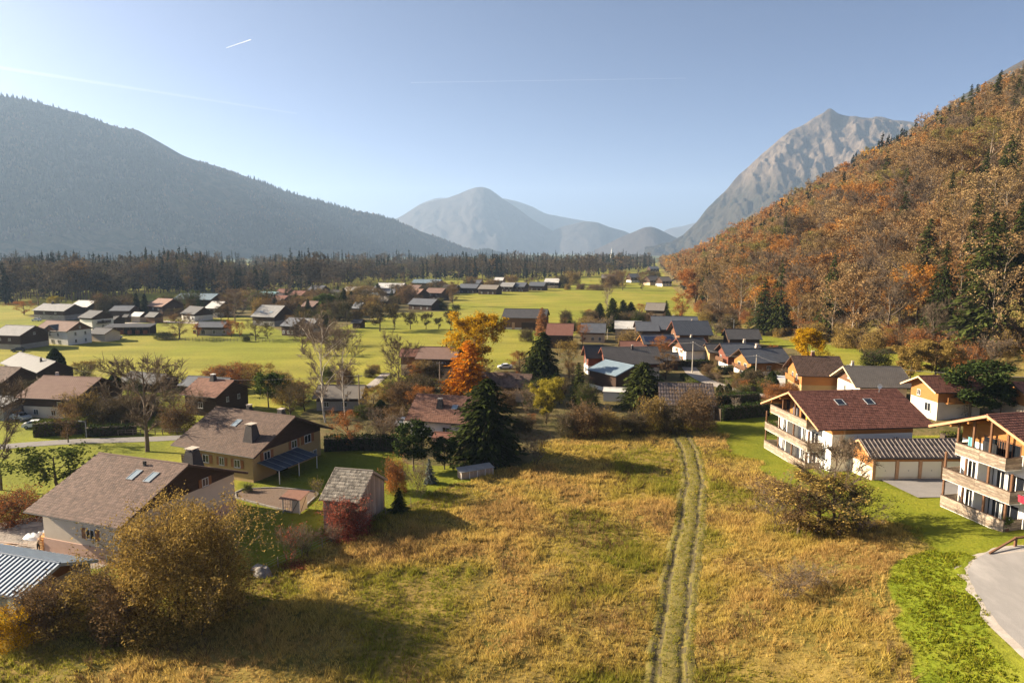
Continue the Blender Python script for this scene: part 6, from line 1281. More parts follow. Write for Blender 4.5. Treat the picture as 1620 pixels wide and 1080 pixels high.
# spruce belts: the right corner, clumps elsewhere
def is_spruce(x, y):
    s = x-float(toe(y)); u = 810+F_PX*x/max(y, 1)
    if y < 330 and s < 100 and u > 1490: return rs.random() < .5
    return rs.random() < (.05+.55*max(0, float(vnoise(x, y, 60, 91))-.58)/.42+(.34 if s > 150 else 0))
ind_d = []; ind_s = []; st_d = []; st_s = []
for x, y in pts:
    sp_ = is_spruce(x, y)
    if sp_: (ind_s if len(ind_s) < 110 else st_s).append((x, y))
    else: (ind_d if len(ind_d) < 290 else st_d).append((x, y))
SIDE = ['low on', 'half way up', 'high on']
def above(x, y):
    u = 810+F_PX*x/max(y, 1); return 'at its far end' if u < 1180 else 'above the hamlet' if u < 1320 else 'above the old farmhouse' if u < 1470 else 'near the right edge'
def beyond(x, y):
    u = 810+F_PX*x/max(y, 1); return 'behind the flat grey roof' if u < 160 else 'behind the blue-grey barn' if u < 400 else 'behind the teal hall' if u < 560 else 'behind the pale-roofed hall' if u < 720 else 'behind the far hamlet' if u < 890 else 'beyond the far field'
for i, (x, y) in enumerate(ind_d):
    s = x-float(toe(y)); hh = 12+14*rs.random()**.8; k = 0 if s < 60 else 1 if s < 130 else 2
    plant('wood_tree' if rs.random() < .78 else 'bare', x, y, hh, hh*(.55+.3*rs.random()), 'autumn_tree', 'brown half-bare tree %s the wooded slope, %s' % (SIDE[k], above(x, y)), 'tree', 'autumn trees %s the slope %s' % (SIDE[k], above(x, y)), z=float(hill_z(np.array(x), np.array(y)))-.3, var=int(rs.integers(6)))
for i, (x, y) in enumerate(ind_s):
    s = x-float(toe(y)); hh = 18+14*rs.random(); k = 0 if s < 60 else 1 if s < 130 else 2
    plant('wood_spruce', x, y, hh, hh*(.30+.08*rs.random()), 'spruce_tree', 'dark green spruce %s the wooded slope, %s' % (SIDE[k], above(x, y)), 'tree', 'spruces %s the slope %s' % (SIDE[k], above(x, y)), z=float(hill_z(np.array(x), np.array(y)))-.3, var=int(rs.integers(4)), leaf='needle_dark' if rs.random() < .55 else None)
def items(ps, h0, h1, w0, w1, th, tw):
    out = []
    for x, y in ps:
        hh = h0+(h1-h0)*rs.random(); ww = hh*(w0+(w1-w0)*rs.random()); out.append((int(rs.integers(9)), x, y, float(hill_z(np.array(x), np.array(y)))-.3, ww/tw, hh/th, rs.random()*6.28, rs.random()))
    return out
joined('slope_far', items(st_d, 14, 24, .55, .8, 18, 11.5), 'slope_wood', 'brown autumn wood covering the far part of the slope', 'forest')
joined('far_spruce', items(st_s, 17, 28, .26, .34, 24, 7.2), 'slope_spruces', 'scattered dark spruces in the far part of the slope wood', 'forest')
# special coloured trees on the slope
def hill_put(kind, u, v, vt, wpx, nm, lab, leaf):
    d = cam_dir(u, v); t = 60.
    while t < 3000:
        p = np.array([0, 0, CAM_H])+d*t
        if p[0] > toe(p[1]) and hill_z(p[0], p[1]) > p[2]: break
        t += 1.5
    top = ray_at(u, vt, p[1]); plant(kind, float(p[0]), float(p[1]), max(4, float(top[2]-p[2])), wpx*depth(p)/F_PX, nm, lab, 'tree', None, leaf, z=float(hill_z(p[0], p[1]))-.3)
hill_put('larch', 1314, 358, 308, 26, 'larch_tree', 'bright orange larch half way up the wooded slope', 'larch_orange')
hill_put('leafy', 1342, 375, 352, 26, 'orange_tree', 'round orange tree just right of the orange larch on the slope', 'leaf_rust')
hill_put('leafy', 1592, 150, 112, 70, 'orange_tree', 'rust-orange tree on the top right skyline', 'leaf_rust')
hill_put('leafy', 1100, 480, 430, 44, 'orange_tree', 'tall orange-brown tree at the foot of the far slope end', 'leaf_rust')
hill_put('wood_spruce', 1208, 530, 440, 44, 'spruce_tree', 'ivy-dark tall spruce standing forward on the grassy slope', 'needle_olive')
hill_put('wood_spruce', 1236, 520, 462, 36, 'spruce_tree', 'shorter dark spruce right of the forward one on the grassy slope', 'needle_dark')
hill_put('wood_spruce', 1462, 480, 345, 74, 'spruce_tree', 'big olive spruce in the middle of the brown slope', 'needle_olive')
hill_put('wood_spruce', 1555, 560, 335, 96, 'spruce_tree', 'tallest dark spruce at the lower right of the slope', 'needle_olive')
hill_put('bare', 1608, 150, 76, 44, 'bare_tree', 'bare tree standing up against the sky at the top right', None)
for i, (u, v, vt) in enumerate([(1390, 262, 234), (1376, 266, 240), (1364, 275, 246), (1500, 190, 148), (1528, 175, 140), (1550, 160, 122), (1516, 185, 140)]):
    hill_put('wood_spruce', u, v, vt, 16+4*(i > 2), 'spruce_tree', ['right-hand spruce of the lower trio on the skyline', 'middle spruce of the lower trio on the skyline', 'left-hand spruce of the lower trio on the skyline', 'leftmost spruce of the upper skyline row', 'third spruce of the upper skyline row', 'rightmost and highest spruce of the upper skyline row', 'second spruce of the upper skyline row'][i], 'needle_dark')
# ------------------------------------------------------------------ the valley wood
FRONT_U = [-300, 0, 180, 280, 420, 540, 650, 740, 850, 930, 1000, 1040]; FRONT_V = [484, 482, 478, 471, 462, 455, 446, 449, 444, 442, 430, 424]
fy = [(float(at(u, v)[0]/at(u, v)[1]), float(at(u, v)[1])) for u, v in zip(FRONT_U, FRONT_V)]
def front_y(a): return np.interp(a, [q[0] for q in fy], [q[1] for q in fy])
def val_pt():
    a = -.98+rs.random()*1.2; f = float(front_y(a))*(.94+.2*float(vnoise(a*100, 0., 5., 3))); y = f*(1+rs.random()**2.6*2.4); return a*y, y
vp = scatter(3600, val_pt, lambda x, y: 3.6 if y < 700 else 5.5, lambda x, y: x < toe(y)-10)
vp.sort(key=lambda p: p[1]/front_y(p[0]/p[1]))
vi = {'s': [], 'd': []}; vs_ = {'s': [], 'd': []}
for x, y in vp:
    k = 's' if rs.random() < .06+.6*float(S((vnoise(x, y, 70, 44)-.25)*2)) else 'd'
    (vi if len(vi[k]) < 170 else vs_)[k].append((x, y))
for k, kind, nm, lab, grp in (('s', 'far_spruce', 'spruce_tree', 'dark spruce in the front rows of the valley wood', 'spruces along the valley wood edge'), ('d', 'far_tree', 'bare_tree', 'grey-brown bare tree in the front rows of the valley wood', 'bare trees along the valley wood edge')):
    for x, y in vi[k]:
        hh = ((14+12*rs.random()) if k == 's' else 12+10*rs.random())*(.5+.9*float(vnoise(x, y, 45, 13)))
        plant(kind, x, y, hh, hh*(.29 if k == 's' else .6), nm, lab+' '+beyond(x, y), 'tree', grp+' '+beyond(x, y), z=-.2, var=int(rs.integers(5)))
def vitems(ps, h0, h1, w0, w1, th, tw): return [(int(rs.integers(9)), x, y, -.2, (h0+h1)/2*(w0+(w1-w0)*rs.random())/tw, (h0+(h1-h0)*rs.random())/th*(.5+.9*float(vnoise(x, y, 55, 13))), rs.random()*6.28, rs.random()) for x, y in ps]
joined('far_spruce', vitems(vs_['s'], 19, 30, .25, .34, 24, 7.2)[:1500], 'valley_spruce_wood', 'dark spruce wood filling the valley floor behind the village', 'forest')
joined('far_tree', vitems(vs_['d'], 15, 25, .5, .7, 18, 11)[:1400], 'valley_bare_wood', 'grey-brown bare wood mixed into the valley spruces', 'forest')
# scattered village trees, small
vt_ = [(195, 478, 16), (60, 484, 18), (300, 466, 14), (430, 486, 13), (505, 480, 14), (530, 470, 14), (580, 486, 10), (610, 462, 14), (640, 458, 14), (690, 470, 12), (745, 462, 12), (775, 458, 12), (850, 456, 12), (900, 450, 13), (915, 448, 14), (935, 446, 14), (1010, 440, 16), (965, 440, 16), (350, 478, 14), (395, 480, 12), (460, 470, 14), (480, 464, 14)]
for i, (u, v, hh) in enumerate(vt_):
    p = gat(u, v); plant('far_tree', p[0], p[1], hh, hh*.7, 'brown_tree', 'small brown tree between the village roofs', 'tree', 'trees between the village roofs', z=0.0, var=i)

# gardens and verges: shrubs and small trees between the buildings
def clear(x, y, m=1.2):
    for fx, fy_, fr, fl, fw in FOOT:
        dx, dy = x-fx, y-fy_; c, s_ = math.cos(fr), math.sin(fr)
        if abs(dx*c+dy*s_) < fl/2+m and abs(-dx*s_+dy*c) < fw/2+m: return False
    return True
def fill(px, n, kinds, h0, h1, lab, grp, seed):
    r = np.random.default_rng(seed); P_ = np.array(wpoly(px)); lo = P_.min(0); hi = P_.max(0); k = 0; t = 0
    while k < n and t < n*60:
        t += 1; x = lo[0]+r.random()*(hi[0]-lo[0]); y = lo[1]+r.random()*(hi[1]-lo[1])
        if not poly_mask(np.array([x]), np.array([y]), [tuple(q) for q in P_])[0] or not clear(x, y): continue
        kd, wf, lf, word = kinds[int(r.integers(len(kinds)))]; hh = h0+(h1-h0)*r.random()**1.5
        plant(kd, x, y, hh, hh*wf*(.8+.5*r.random()), word.replace(' ', '_').replace('-', '_'), word+' '+lab, 'shrub' if kd in ('shrub', 'twiggy') else 'tree', word+' '+grp, lf, var=int(r.integers(4))); k += 1
GK = [('shrub', 1.3, 'leaf_brown', 'brown shrub'), ('shrub', 1.2, 'leaf_orchard', 'dark shrub'), ('shrub', 1.2, 'leaf_gold', 'golden shrub'), ('half_leafy', .8, 'leaf_brown', 'small brown tree'), ('half_leafy', .75, 'leaf_orchard', 'small dark tree'), ('twiggy', 1.2, None, 'bare shrub'), ('shrub', 1.2, 'leaf_green', 'green shrub'), ('thuja', .5, None, 'small thuja'), ('half_leafy', .8, 'leaf_rust', 'small rust tree')]
fill([(555, 640), (640, 600), (760, 596), (900, 590), (940, 640), (900, 668), (820, 705), (650, 690), (560, 690)], 44, GK, 2.0, 6.0, 'in the gardens behind the large spruce', 'in the middle gardens', 1)
fill([(1100, 590), (1230, 595), (1420, 615), (1500, 640), (1480, 655), (1300, 632), (1200, 645), (1130, 640)], 34, GK, 1.6, 4.2, 'in the gardens along the lane', 'along the lane', 2)
fill([(40, 502), (250, 487), (480, 470), (720, 456), (706, 484), (560, 505), (470, 515), (400, 508), (290, 503), (120, 506)], 95, GK[:5]+GK[6:7]+[('slim_spruce', .4, 'needle_dark', 'small spruce')]*2, 4, 12, 'between the roofs of the left village', 'in the left village', 3)
fill([(385, 480), (600, 468), (615, 500), (560, 516), (455, 533), (432, 508)], 80, GK[:5]+GK[6:7]+[('slim_spruce', .4, 'needle_dark', 'small spruce')], 4, 10, 'between the broad pale roof and the orchard row', 'left of the orchard row', 13)
fill([(890, 505), (1130, 505), (1235, 562), (1120, 590), (1000, 566), (890, 560)], 44, GK, 2.5, 7, 'among the slate roofs of the hamlet', 'in the hamlet', 4)
fill([(-20, 612), (160, 606), (290, 645), (300, 680), (30, 688), (-40, 690)], 20, GK, 2, 5.5, 'in the gardens near the left edge', 'near the left edge', 5)
fill([(330, 600), (480, 585), (600, 590), (600, 640), (430, 655), (390, 640)], 13, GK, 2, 5.5, 'around the birches', 'around the birches', 6)
fill([(730, 452), (900, 446), (1060, 440), (1055, 452), (890, 460), (735, 468)], 40, GK[:5], 5, 13, 'around the far hamlet', 'in the far hamlet', 7)
rb_ = np.random.default_rng(77)
for i in range(170):
    y = 118+rb_.random()*260; s = 1+rb_.random()*24; x = float(toe(y))+s
    if not clear(x, y, 2) or (y < 165 and s < 10): continue
    kd, wf, lf, word = [('shrub', 1.4, 'leaf_gold', 'golden bush'), ('shrub', 1.4, 'leaf_brown', 'brown bush'), ('twiggy', 1.3, None, 'bare bush'), ('half_leafy', .8, 'leaf_gold', 'young golden tree'), ('shrub', 1.3, 'leaf_rust', 'rusty bush')][int(rb_.integers(5))]
    hh = 2.5+4.5*rb_.random(); plant(kd, x, y, hh, hh*wf, word.replace(' ', '_'), word+' at the foot of the wooded slope', 'shrub', word+' along the slope foot', lf, z=float(hill_z(np.array(x), np.array(y)))-.2)
# ================================================================== SMALL THINGS
def pole(u, v, vt, label, m_='pole_wood', arm=True):
    p = gat(u, v); top = ray_at(u, vt, p[1]); hh = float(top[2]-p[2]); t = thing('utility_pole', label, 'pole', tuple(p)); m = MB(); m.tube([(0, 0, -.2), (0, 0, hh)], [.17, .11], 8); obj('shaft', m, t, [m_])
    if arm:
        m = MB(); m.box(-.75, .75, -.05, .05, hh-.45, hh-.33); obj('crossarm', m, t, ['frame_grey'])
        for x in (-.65, 0, .65): m = MB(); m.tube([(x, 0, hh-.33), (x, 0, hh-.15)], [.05, .035], 6); obj('insulator', m, t, ['insulator'])
    return np.array([p[0], p[1], p[2]+hh-.2])
pa = pole(569, 652, 592, 'dark wooden utility pole right of the birches'); pb = pole(696, 616, 572, 'thin utility pole in front of the brown-roofed farmhouse')
pc = pole(1095, 590, 540, 'pale concrete utility pole beside the white-gabled house', 'pole_concrete'); pd = pole(1195, 606, 561, 'pale concrete utility pole at the lane hedge', 'pole_concrete')
pe = pole(1342, 622, 575, 'utility pole in front of the old farmhouse gable', 'pole_concrete'); pf = pole(277, 506, 486, 'slim pole among the houses at the far left', 'pole_wood', False)
pg = pole(961, 536, 520, 'short pole in front of the blue-grey hipped roof', 'pole_concrete', False)
def wire(a, b, sag, label, rad=.022):
    n = 14; pts = [a+(b-a)*i/n-np.array([0, 0, 4*sag*(i/n)*(1-i/n)]) for i in range(n+1)]; m = MB(); m.tube(pts, [rad]*(n+1), 4, cap=False); tag(obj('overhead_wire', m, None, ['wire']), label, 'wire')
wire(pc, pd, 1.6, 'overhead wire between the two pale concrete poles'); wire(pd, pe, 1.8, 'overhead wire from the lane hedge pole to the old farmhouse pole')
wire(pe, np.array([120., 112., 12.]), 1.2, 'overhead wire running right past the round-crowned pine', .03); wire(pa, pb, 1.2, 'overhead wire between the birch pole and the farmhouse pole')
wire(pa, np.array([-95., 146., 7.5]), 1.5, 'overhead wire running left from the birch pole'); wire(pc, np.array([45., 212., 6.]), .8, 'overhead wire from the concrete pole to the solar-roofed chalet')
def lamp_post(u, v, vt, label):
    p = gat(u, v); top = ray_at(u, vt, p[1]); hh = float(top[2]-p[2]); t = thing('street_lamp', label, 'lamp', tuple(p)); m = MB(); m.tube([(0, 0, -.1), (0, 0, hh*.92), (0, 0, hh)], [.09, .06, .05], 8); obj('shaft', m, t, ['frame_grey']); m = MB(); m.tube([(0, 0, hh), (-.7, 0, hh+.12)], [.045, .04], 6); obj('arm', m, t, ['frame_grey']); m = MB(); m.box(-1.15, -.6, -.11, .11, hh+.06, hh+.18); lo = obj('lamp_head', m, t, ['frame_grey']); m = MB(); m.box(-1.1, -.65, -.08, .08, hh+.03, hh+.058); obj('lens', m, lo, ['lamp_glass'])
lamp_post(1160, 538, 505, 'street lamp at the foot of the grassy slope above the hamlet'); lamp_post(137, 692, 667, 'small lamp post at the lane beside the left hedge')
def car(x, y, rz, label, paint, z=None):
    z = float(terrain(x, y)) if z is None else z; t = thing('car', label, 'car', (x, y, z), rz); L = 4.2; m = MB()
    prof = [(-2.1, .35), (-2.08, .75), (-1.75, .92), (-1.15, .98), (-.55, 1.42), (.75, 1.45), (1.55, 1.05), (2.0, .92), (2.1, .6), (2.08, .35)]
    n = len(prof); vv = []; 
    for yy, sc_ in ((-.86, 0), (-.82, 1), (.82, 1), (.86, 0)):
        for px, pz in prof: vv.append((px, yy*(1-.16*max(0, pz-.95)/.5), pz if True else 0))
    a = [(px, -.86*(1-.18*max(0, pz-.95)/.5), pz) for px, pz in prof]; b = [(px, .86*(1-.18*max(0, pz-.95)/.5), pz) for px, pz in prof]
    m.add(a+b, [tuple(range(n))[::-1], tuple(range(n, 2*n))]+[(i, (i+1) % n, n+(i+1) % n, n+i) for i in range(n)]); obj('body', m, t, [paint])
    for sy in (-1, 1):
        m = MB(); q = sy*.775
        m.add([(-.95, q+sy*.07, 1.0), (1.25, q+sy*.07, 1.02), (.7, q-sy*.04, 1.38), (-.5, q-sy*.04, 1.36)], [(0, 1, 2, 3) if sy < 0 else (3, 2, 1, 0)]); m.v = [(vx, vy+sy*.012, vz) for vx, vy, vz in m.v]; obj('side_window', m, t, ['glass_dark'])
        for wx in (-1.3, 1.35):
            m = MB(); m.tube([(wx, sy*.66, .32), (wx, sy*.88, .32)], [.32, .32], 14); w_ = obj('wheel', m, t, ['rubber']); m = MB(); m.tube([(wx, sy*.88, .32), (wx, sy*.895, .32)], [.2, .19], 12); obj('rim', m, w_, ['frame_grey'])
        m = MB(); m.box(-2.12, -2.09, sy*.55-.16, sy*.55+.16, .62, .76); obj('headlight', m, t, ['lamp_glass']); m = MB(); m.box(2.085, 2.12, sy*.6-.13, sy*.6+.13, .7, .86); obj('tail_light', m, t, ['car_red'])
    m = MB(); m.add([(-1.12, -.72, 1.02), (-.58, -.66, 1.42), (-.58, .66, 1.42), (-1.12, .72, 1.02)], [(0, 3, 2, 1)]); m.v = [(vx-.02, vy, vz+.012) for vx, vy, vz in m.v]; obj('windscreen', m, t, ['glass_dark'])
    m = MB(); m.add([(1.5, -.72, 1.09), (.8, -.66, 1.43), (.8, .66, 1.43), (1.5, .72, 1.09)], [(0, 1, 2, 3)]); m.v = [(vx+.02, vy, vz+.012) for vx, vy, vz in m.v]; obj('rear_window', m, t, ['glass_dark'])
def carpx(u, v, rz, lab, paint): p = gat(u, v); car(p[0], p[1], R(rz), lab, paint)
carpx(33, 664, 160, 'silver car parked at the left edge by the pinkish-roofed chalet', 'car_silver'); carpx(57, 676, 200, 'white car in front of the left hedge', 'car_white')
carpx(799, 583, 10, 'white car between the orange larch and the dark spruce', 'car_white'); carpx(1213, 607, 5, 'dark car parked behind the dark hedge near the lane', 'car_dark')
carpx(184, 536, 30, 'silver car beside the low white annexe', 'car_silver'); carpx(30, 556, 20, 'dark car below the dark timber barn at the left', 'car_dark')
carpx(58, 508, 0, 'white van-like car in front of the flat grey roof', 'car_white'); carpx(637, 672, 70, 'white car left of the red-tiled house', 'car_white')
carpx(110, 604, 40, 'pale car beside the columnar thuja', 'car_silver')
def van(u, v, rz, lab):
    p = gat(u, v); t = thing('caravan', lab, 'caravan', tuple(p), R(rz)); m = MB(); m.prism([(-2.4, .4), (2.4, .4), (2.5, 1.6), (2.2, 2.45), (-2.2, 2.5), (-2.5, 1.5)], -1.05, 1.05); obj('body', m, t, ['car_white']); m = MB(); m.box(-1.2, 1.2, -1.08, -1.05, 1.3, 1.9); obj('window', m, t, ['glass_dark'])
    for sy in (-.95, .95): m = MB(); m.tube([(.2, sy, .3), (.2, sy*1.12, .3)], [.3, .3], 12); obj('wheel', m, t, ['rubber'])
van(1234, 612, 70, 'white caravan in front of the orange timber chalet above the hedges')
# garden: vegetable bed with a stone edge, little cage with a red roof
gp = [gat(u, v) for u, v in ((372, 780), (385, 774), (440, 772), (500, 778), (503, 783), (478, 806), (462, 811), (400, 795), (374, 788))]
patch('vegetable_bed', [tuple(p[:2]) for p in gp], 'soil', .06, .5)
bt = thing('stone_edging', 'pale stone edging round the vegetable bed', 'edging', (0, 0, 0))
for a, b in zip(gp, gp[1:]+gp[:1]):
    d = b-a; n = max(1, int(np.linalg.norm(d)/1.1))
    for i in range(n):
        q0 = a+d*(i+.03)/n; q1 = a+d*(i+.97)/n; m = MB(); m.bar(q0+[0, 0, .08], q1+[0, 0, .08], .2, .2+.03*(i % 3)); obj('stone', m, bt, ['stone'])
cp = gat(463, 812); ct = thing('chicken_coop', 'small white wire cage with red roof at the corner of the vegetable bed', 'coop', tuple(cp+np.array([0, 1.0, 0])), R(-12))
for sx in (-1.15, 1.15):
    for sy in (-.9, .9): m = MB(); m.box(sx-.05, sx+.05, sy-.05, sy+.05, 0, 1.95); obj('post', m, ct, ['frame_white'])
m = MB(); m.slab([(-1.5, -1.25, 1.95), (1.5, -1.25, 1.95), (1.5, 1.25, 2.3), (-1.5, 1.25, 2.3)], .07); obj('roof', m, ct, ['tile_orange'])
m = MB(); m.box(.1, 1.1, -.93, -.9, .1, 1.85); obj('panel', m, ct, ['render_cream']); m = MB(); m.box(1.17, 1.2, -.85, .85, .1, 1.85); obj('panel', m, ct, ['render_cream'])
m = MB(); m.bar((.12, -.95, .15), (1.08, -.95, 1.8), .05, .05); obj('brace', m, ct, ['wood_dark']); m = MB(); m.bar((1.22, -.8, .15), (1.22, .8, 1.8), .05, .05); obj('brace', m, ct, ['wood_dark'])
for k in range(5): m = MB(); xx = -1.05+k*.26; m.tube([(xx, -.9, .05), (xx, -.9, 1.9)], [.015, .015], 4); obj('bar', m, ct, ['iron_dark'])
for k in range(4): m = MB(); m.tube([(-1.1, -.91, .3+k*.45), (.05, -.91, .3+k*.45)], [.015, .015], 4); obj('bar', m, ct, ['iron_dark'])
# wire fence at the garden edge
ft = thing('wire_fence', 'post and wire fence between the garden and the dry meadow', 'fence', (0, 0, 0)); fpts = [gat(u, v) for u, v in ((402, 915), (440, 897), (478, 880), (510, 866), (540, 852), (575, 832), (610, 815), (650, 800))]
for p in fpts: m = MB(); m.tube([p+[0, 0, -.1], p+[0, 0, 1.15]], [.05, .045], 6); obj('post', m, ft, ['pole_wood'])
for z in (.45, .8, 1.08):
    for a, b in zip(fpts[:-1], fpts[1:]): m = MB(); m.tube([a+[0, 0, z], (a+b)/2+[0, 0, z-.04], b+[0, 0, z]], [.014]*3, 4, cap=False); obj('wire', m, ft, ['wire'])
# meadow fence far left
mf = thing('meadow_fence', 'thin post fence along the far meadow edge below the bungalow', 'fence', (0, 0, 0)); a = gat(250, 538); b = gat(432, 541)
for k in range(34): p = a+(b-a)*k/33; m = MB(); m.tube([p+[0, 0, -.1], p+[0, 0, 1.2]], [.07, .06], 5); obj('post', m, mf, ['pole_wood'])
for z in (.6, 1.05): m = MB(); m.tube([a+[0, 0, z], b+[0, 0, z]], [.03, .03], 4); obj('rail', m, mf, ['pole_wood'])
# lane rail fence behind the big tree
lf = thing('rail_fence', 'low rail fence along the lane behind the large bare tree', 'fence', (0, 0, 0)); a = gat(140, 690); b = gat(292, 686)
for k in range(14): p = a+(b-a)*k/13; m = MB(); m.box(p[0]-.06, p[0]+.06, p[1]-.06, p[1]+.06, -.1, 1.1); obj('post', m, lf, ['pole_wood'])
for z in (.55, .95): m = MB(); m.bar(a+[0, 0, z], b+[0, 0, z], .05, .12); obj('rail', m, lf, ['pole_wood'])
# timber barrier by the road
def gz(p, dz): return np.array([p[0], p[1], float(terrain(p[0], p[1]))+dz])
rb = thing('timber_barrier', 'brown timber rail barrier at the edge of the road', 'barrier', (0, 0, 0)); p0 = at(1566, 869, 5.6); p1 = at(1607, 853, 6.1); p2 = at(1690, 846, 6.4)
m = MB(); m.bar(gz(p0, .12), gz(p1, .85), .16, .16); obj('rail', m, rb, ['wood_brown']); m = MB(); m.bar(gz(p1, .85), gz(p2, .85), .16, .16); obj('rail', m, rb, ['wood_brown'])
for p in (p1, p2): m = MB(); q = gz(p, 0); m.box(q[0]-.1, q[0]+.1, q[1]-.1, q[1]+.1, q[2]-.2, q[2]+.95); obj('post', m, rb, ['wood_brown'])
# covered wood stack by the big spruce and tarpaulin heap
wp0 = gat(752, 752); ws = thing('covered_stack', 'long low stack under grey sheets beside the large spruce', 'stack', tuple(wp0), R(28)); m = MB(); m.box(-2.6, 2.6, -.7, .7, 0, 1.1); obj('stack', m, ws, ['board_grey'])
for k in range(4): m = MB(); m.slab([(-2.8+k*1.4, -.95, 1.12), (-1.45+k*1.4, -.95, 1.12), (-1.45+k*1.4, .9, 1.4), (-2.8+k*1.4, .9, 1.4)], .05); obj('sheet', m, ws, ['roof_grey'])
for k in range(5): m = MB(); m.box(-2.6+k*1.28, -2.5+k*1.28, -.78, -.71, 0, 1.1); obj('batten', m, ws, ['frame_white'])
def heap(u, v, s, label, m_, name='tarpaulin'):
    p = gat(u, v); r = np.random.default_rng(int(u)); t = thing(name, label, 'tarp', tuple(p), r.random()*3); n = 14; X, Y = np.meshgrid(np.linspace(-1, 1, n), np.linspace(-1, 1, n)); Z = np.clip(1-(X**2+Y**2), 0, 1)**.6*(.55+.7*vnoise(X*3+u, Y*3, 1.0, 4))
    i = np.arange(n*n).reshape(n, n); Fa = np.stack([i[:-1, :-1], i[:-1, 1:], i[1:, 1:], i[1:, :-1]], -1).reshape(-1, 4); obj('cover', npmesh('cover', np.stack([X*s[0], Y*s[1], Z*s[2]-.03], -1).reshape(-1, 3), Fa, [m_], smooth=True), t)
heap(412, 905, (1.5, 1.0, .8), 'grey tarpaulin over a heap beside the huge bush', 'stone'); heap(51, 851, (1.2, .6, .7), 'white covered boat-like heap in the yard', 'plastic_white'); heap(68, 845, (1.0, .6, .6), 'smaller white cover behind the boat-like heap', 'plastic_white'); heap(44, 832, (1.6, .5, .5), 'long pale cover at the back of the yard', 'roof_grey')
# firewood, planter and bench by the house, boards in the yard
fwp = gat(72, 868); fw = thing('firewood_stack', 'stack of split firewood against the left wall of the brown-tiled house', 'firewood', tuple(fwp+np.array([0, .6, 0])), R(70))
for i in range(9):
    for j in range(9-abs(i-4)//2):
        m = MB(); rr = .085+.02*random.random(); m.tube([(-.9+i*.2, -.35, .1+j*.19), (-.9+i*.2, .35, .1+j*.19)], [rr, rr*.9], 6); obj('log', m, fw, ['firewood'])
pp = gat(92, 876); pt_ = thing('stone_planter', 'stone flower trough against the wall of the brown-tiled house', 'planter', tuple(pp+np.array([0, .3, 0])), R(-19)); m = MB(); m.prism([(-.75, 0), (.75, 0), (.9, .5), (-.9, .5)], -.25, .25); obj('trough', m, pt_, ['stone']); r = np.random.default_rng(3); c = r.normal(size=(150, 3))*[.4, .12, .1]+[0, 0, .6]; V, Fa = leaf_quads(c, .09, r); obj('foliage', npmesh('foliage', V, Fa, ['leaf_darkgreen'], tint=r.random(150)), pt_)
bp_ = gat(120, 880); be = thing('wall_bench', 'wooden bench against the wall of the brown-tiled house', 'bench', tuple(bp_+np.array([0, .3, 0])), R(-19)); m = MB(); m.box(-1.4, 1.4, -.22, .22, .42, .48); obj('seat', m, be, ['pole_wood']); m = MB(); m.box(-1.4, 1.4, .2, .25, .55, .85); obj('backrest', m, be, ['pole_wood'])
for sx in (-1.2, 1.2): m = MB(); m.box(sx-.06, sx+.06, -.2, .2, 0, .42); obj('leg', m, be, ['pole_wood'])
yb = gat(12, 866); yt = thing('board_pile', 'loose pile of old boards in the yard at the left edge', 'boards', tuple(yb))
for k in range(9): m = MB(); a = R(random.uniform(-25, 40)); cx, cy_ = random.uniform(-.6, .6), random.uniform(-.5, .5); L_ = random.uniform(1.0, 1.7); m.bar((cx-L_*math.cos(a), cy_-L_*math.sin(a), .06+k*.055), (cx+L_*math.cos(a), cy_+L_*math.sin(a), .08+k*.055), .2, .05); obj('board', m, yt, ['board_grey' if k % 3 else 'firewood'])
# leaf litter under the red shrub
lp = gat(548, 843); r = np.random.default_rng(9); c = r.normal(size=(2600, 3))*[1.9, 1.3, .03]+[0, 0, .1]; c[:, 2] = np.abs(c[:, 2]); c += np.array([lp[0]+.3, lp[1]-.4, lp[2]]); V, Fa = leaf_quads(c, .09, r, 2.0); tag(obj('fallen_leaves', npmesh('fallen_leaves', V, Fa, ['leaf_red'], tint=r.random(2600))), 'fallen red leaves on the grass under the red-leaved shrub', 'leaves', None, 'stuff')
lp = gat(470, 893); c = r.normal(size=(500, 3))*[.9, .6, .03]+[lp[0], lp[1], lp[2]+.12]; V, Fa = leaf_quads(c, .08, r, 2.0); tag(obj('fallen_leaves', npmesh('fallen_leaves', V, Fa, ['leaf_red'], tint=r.random(500))), 'fallen red leaves under the thin red sapling', 'leaves', None, 'stuff')
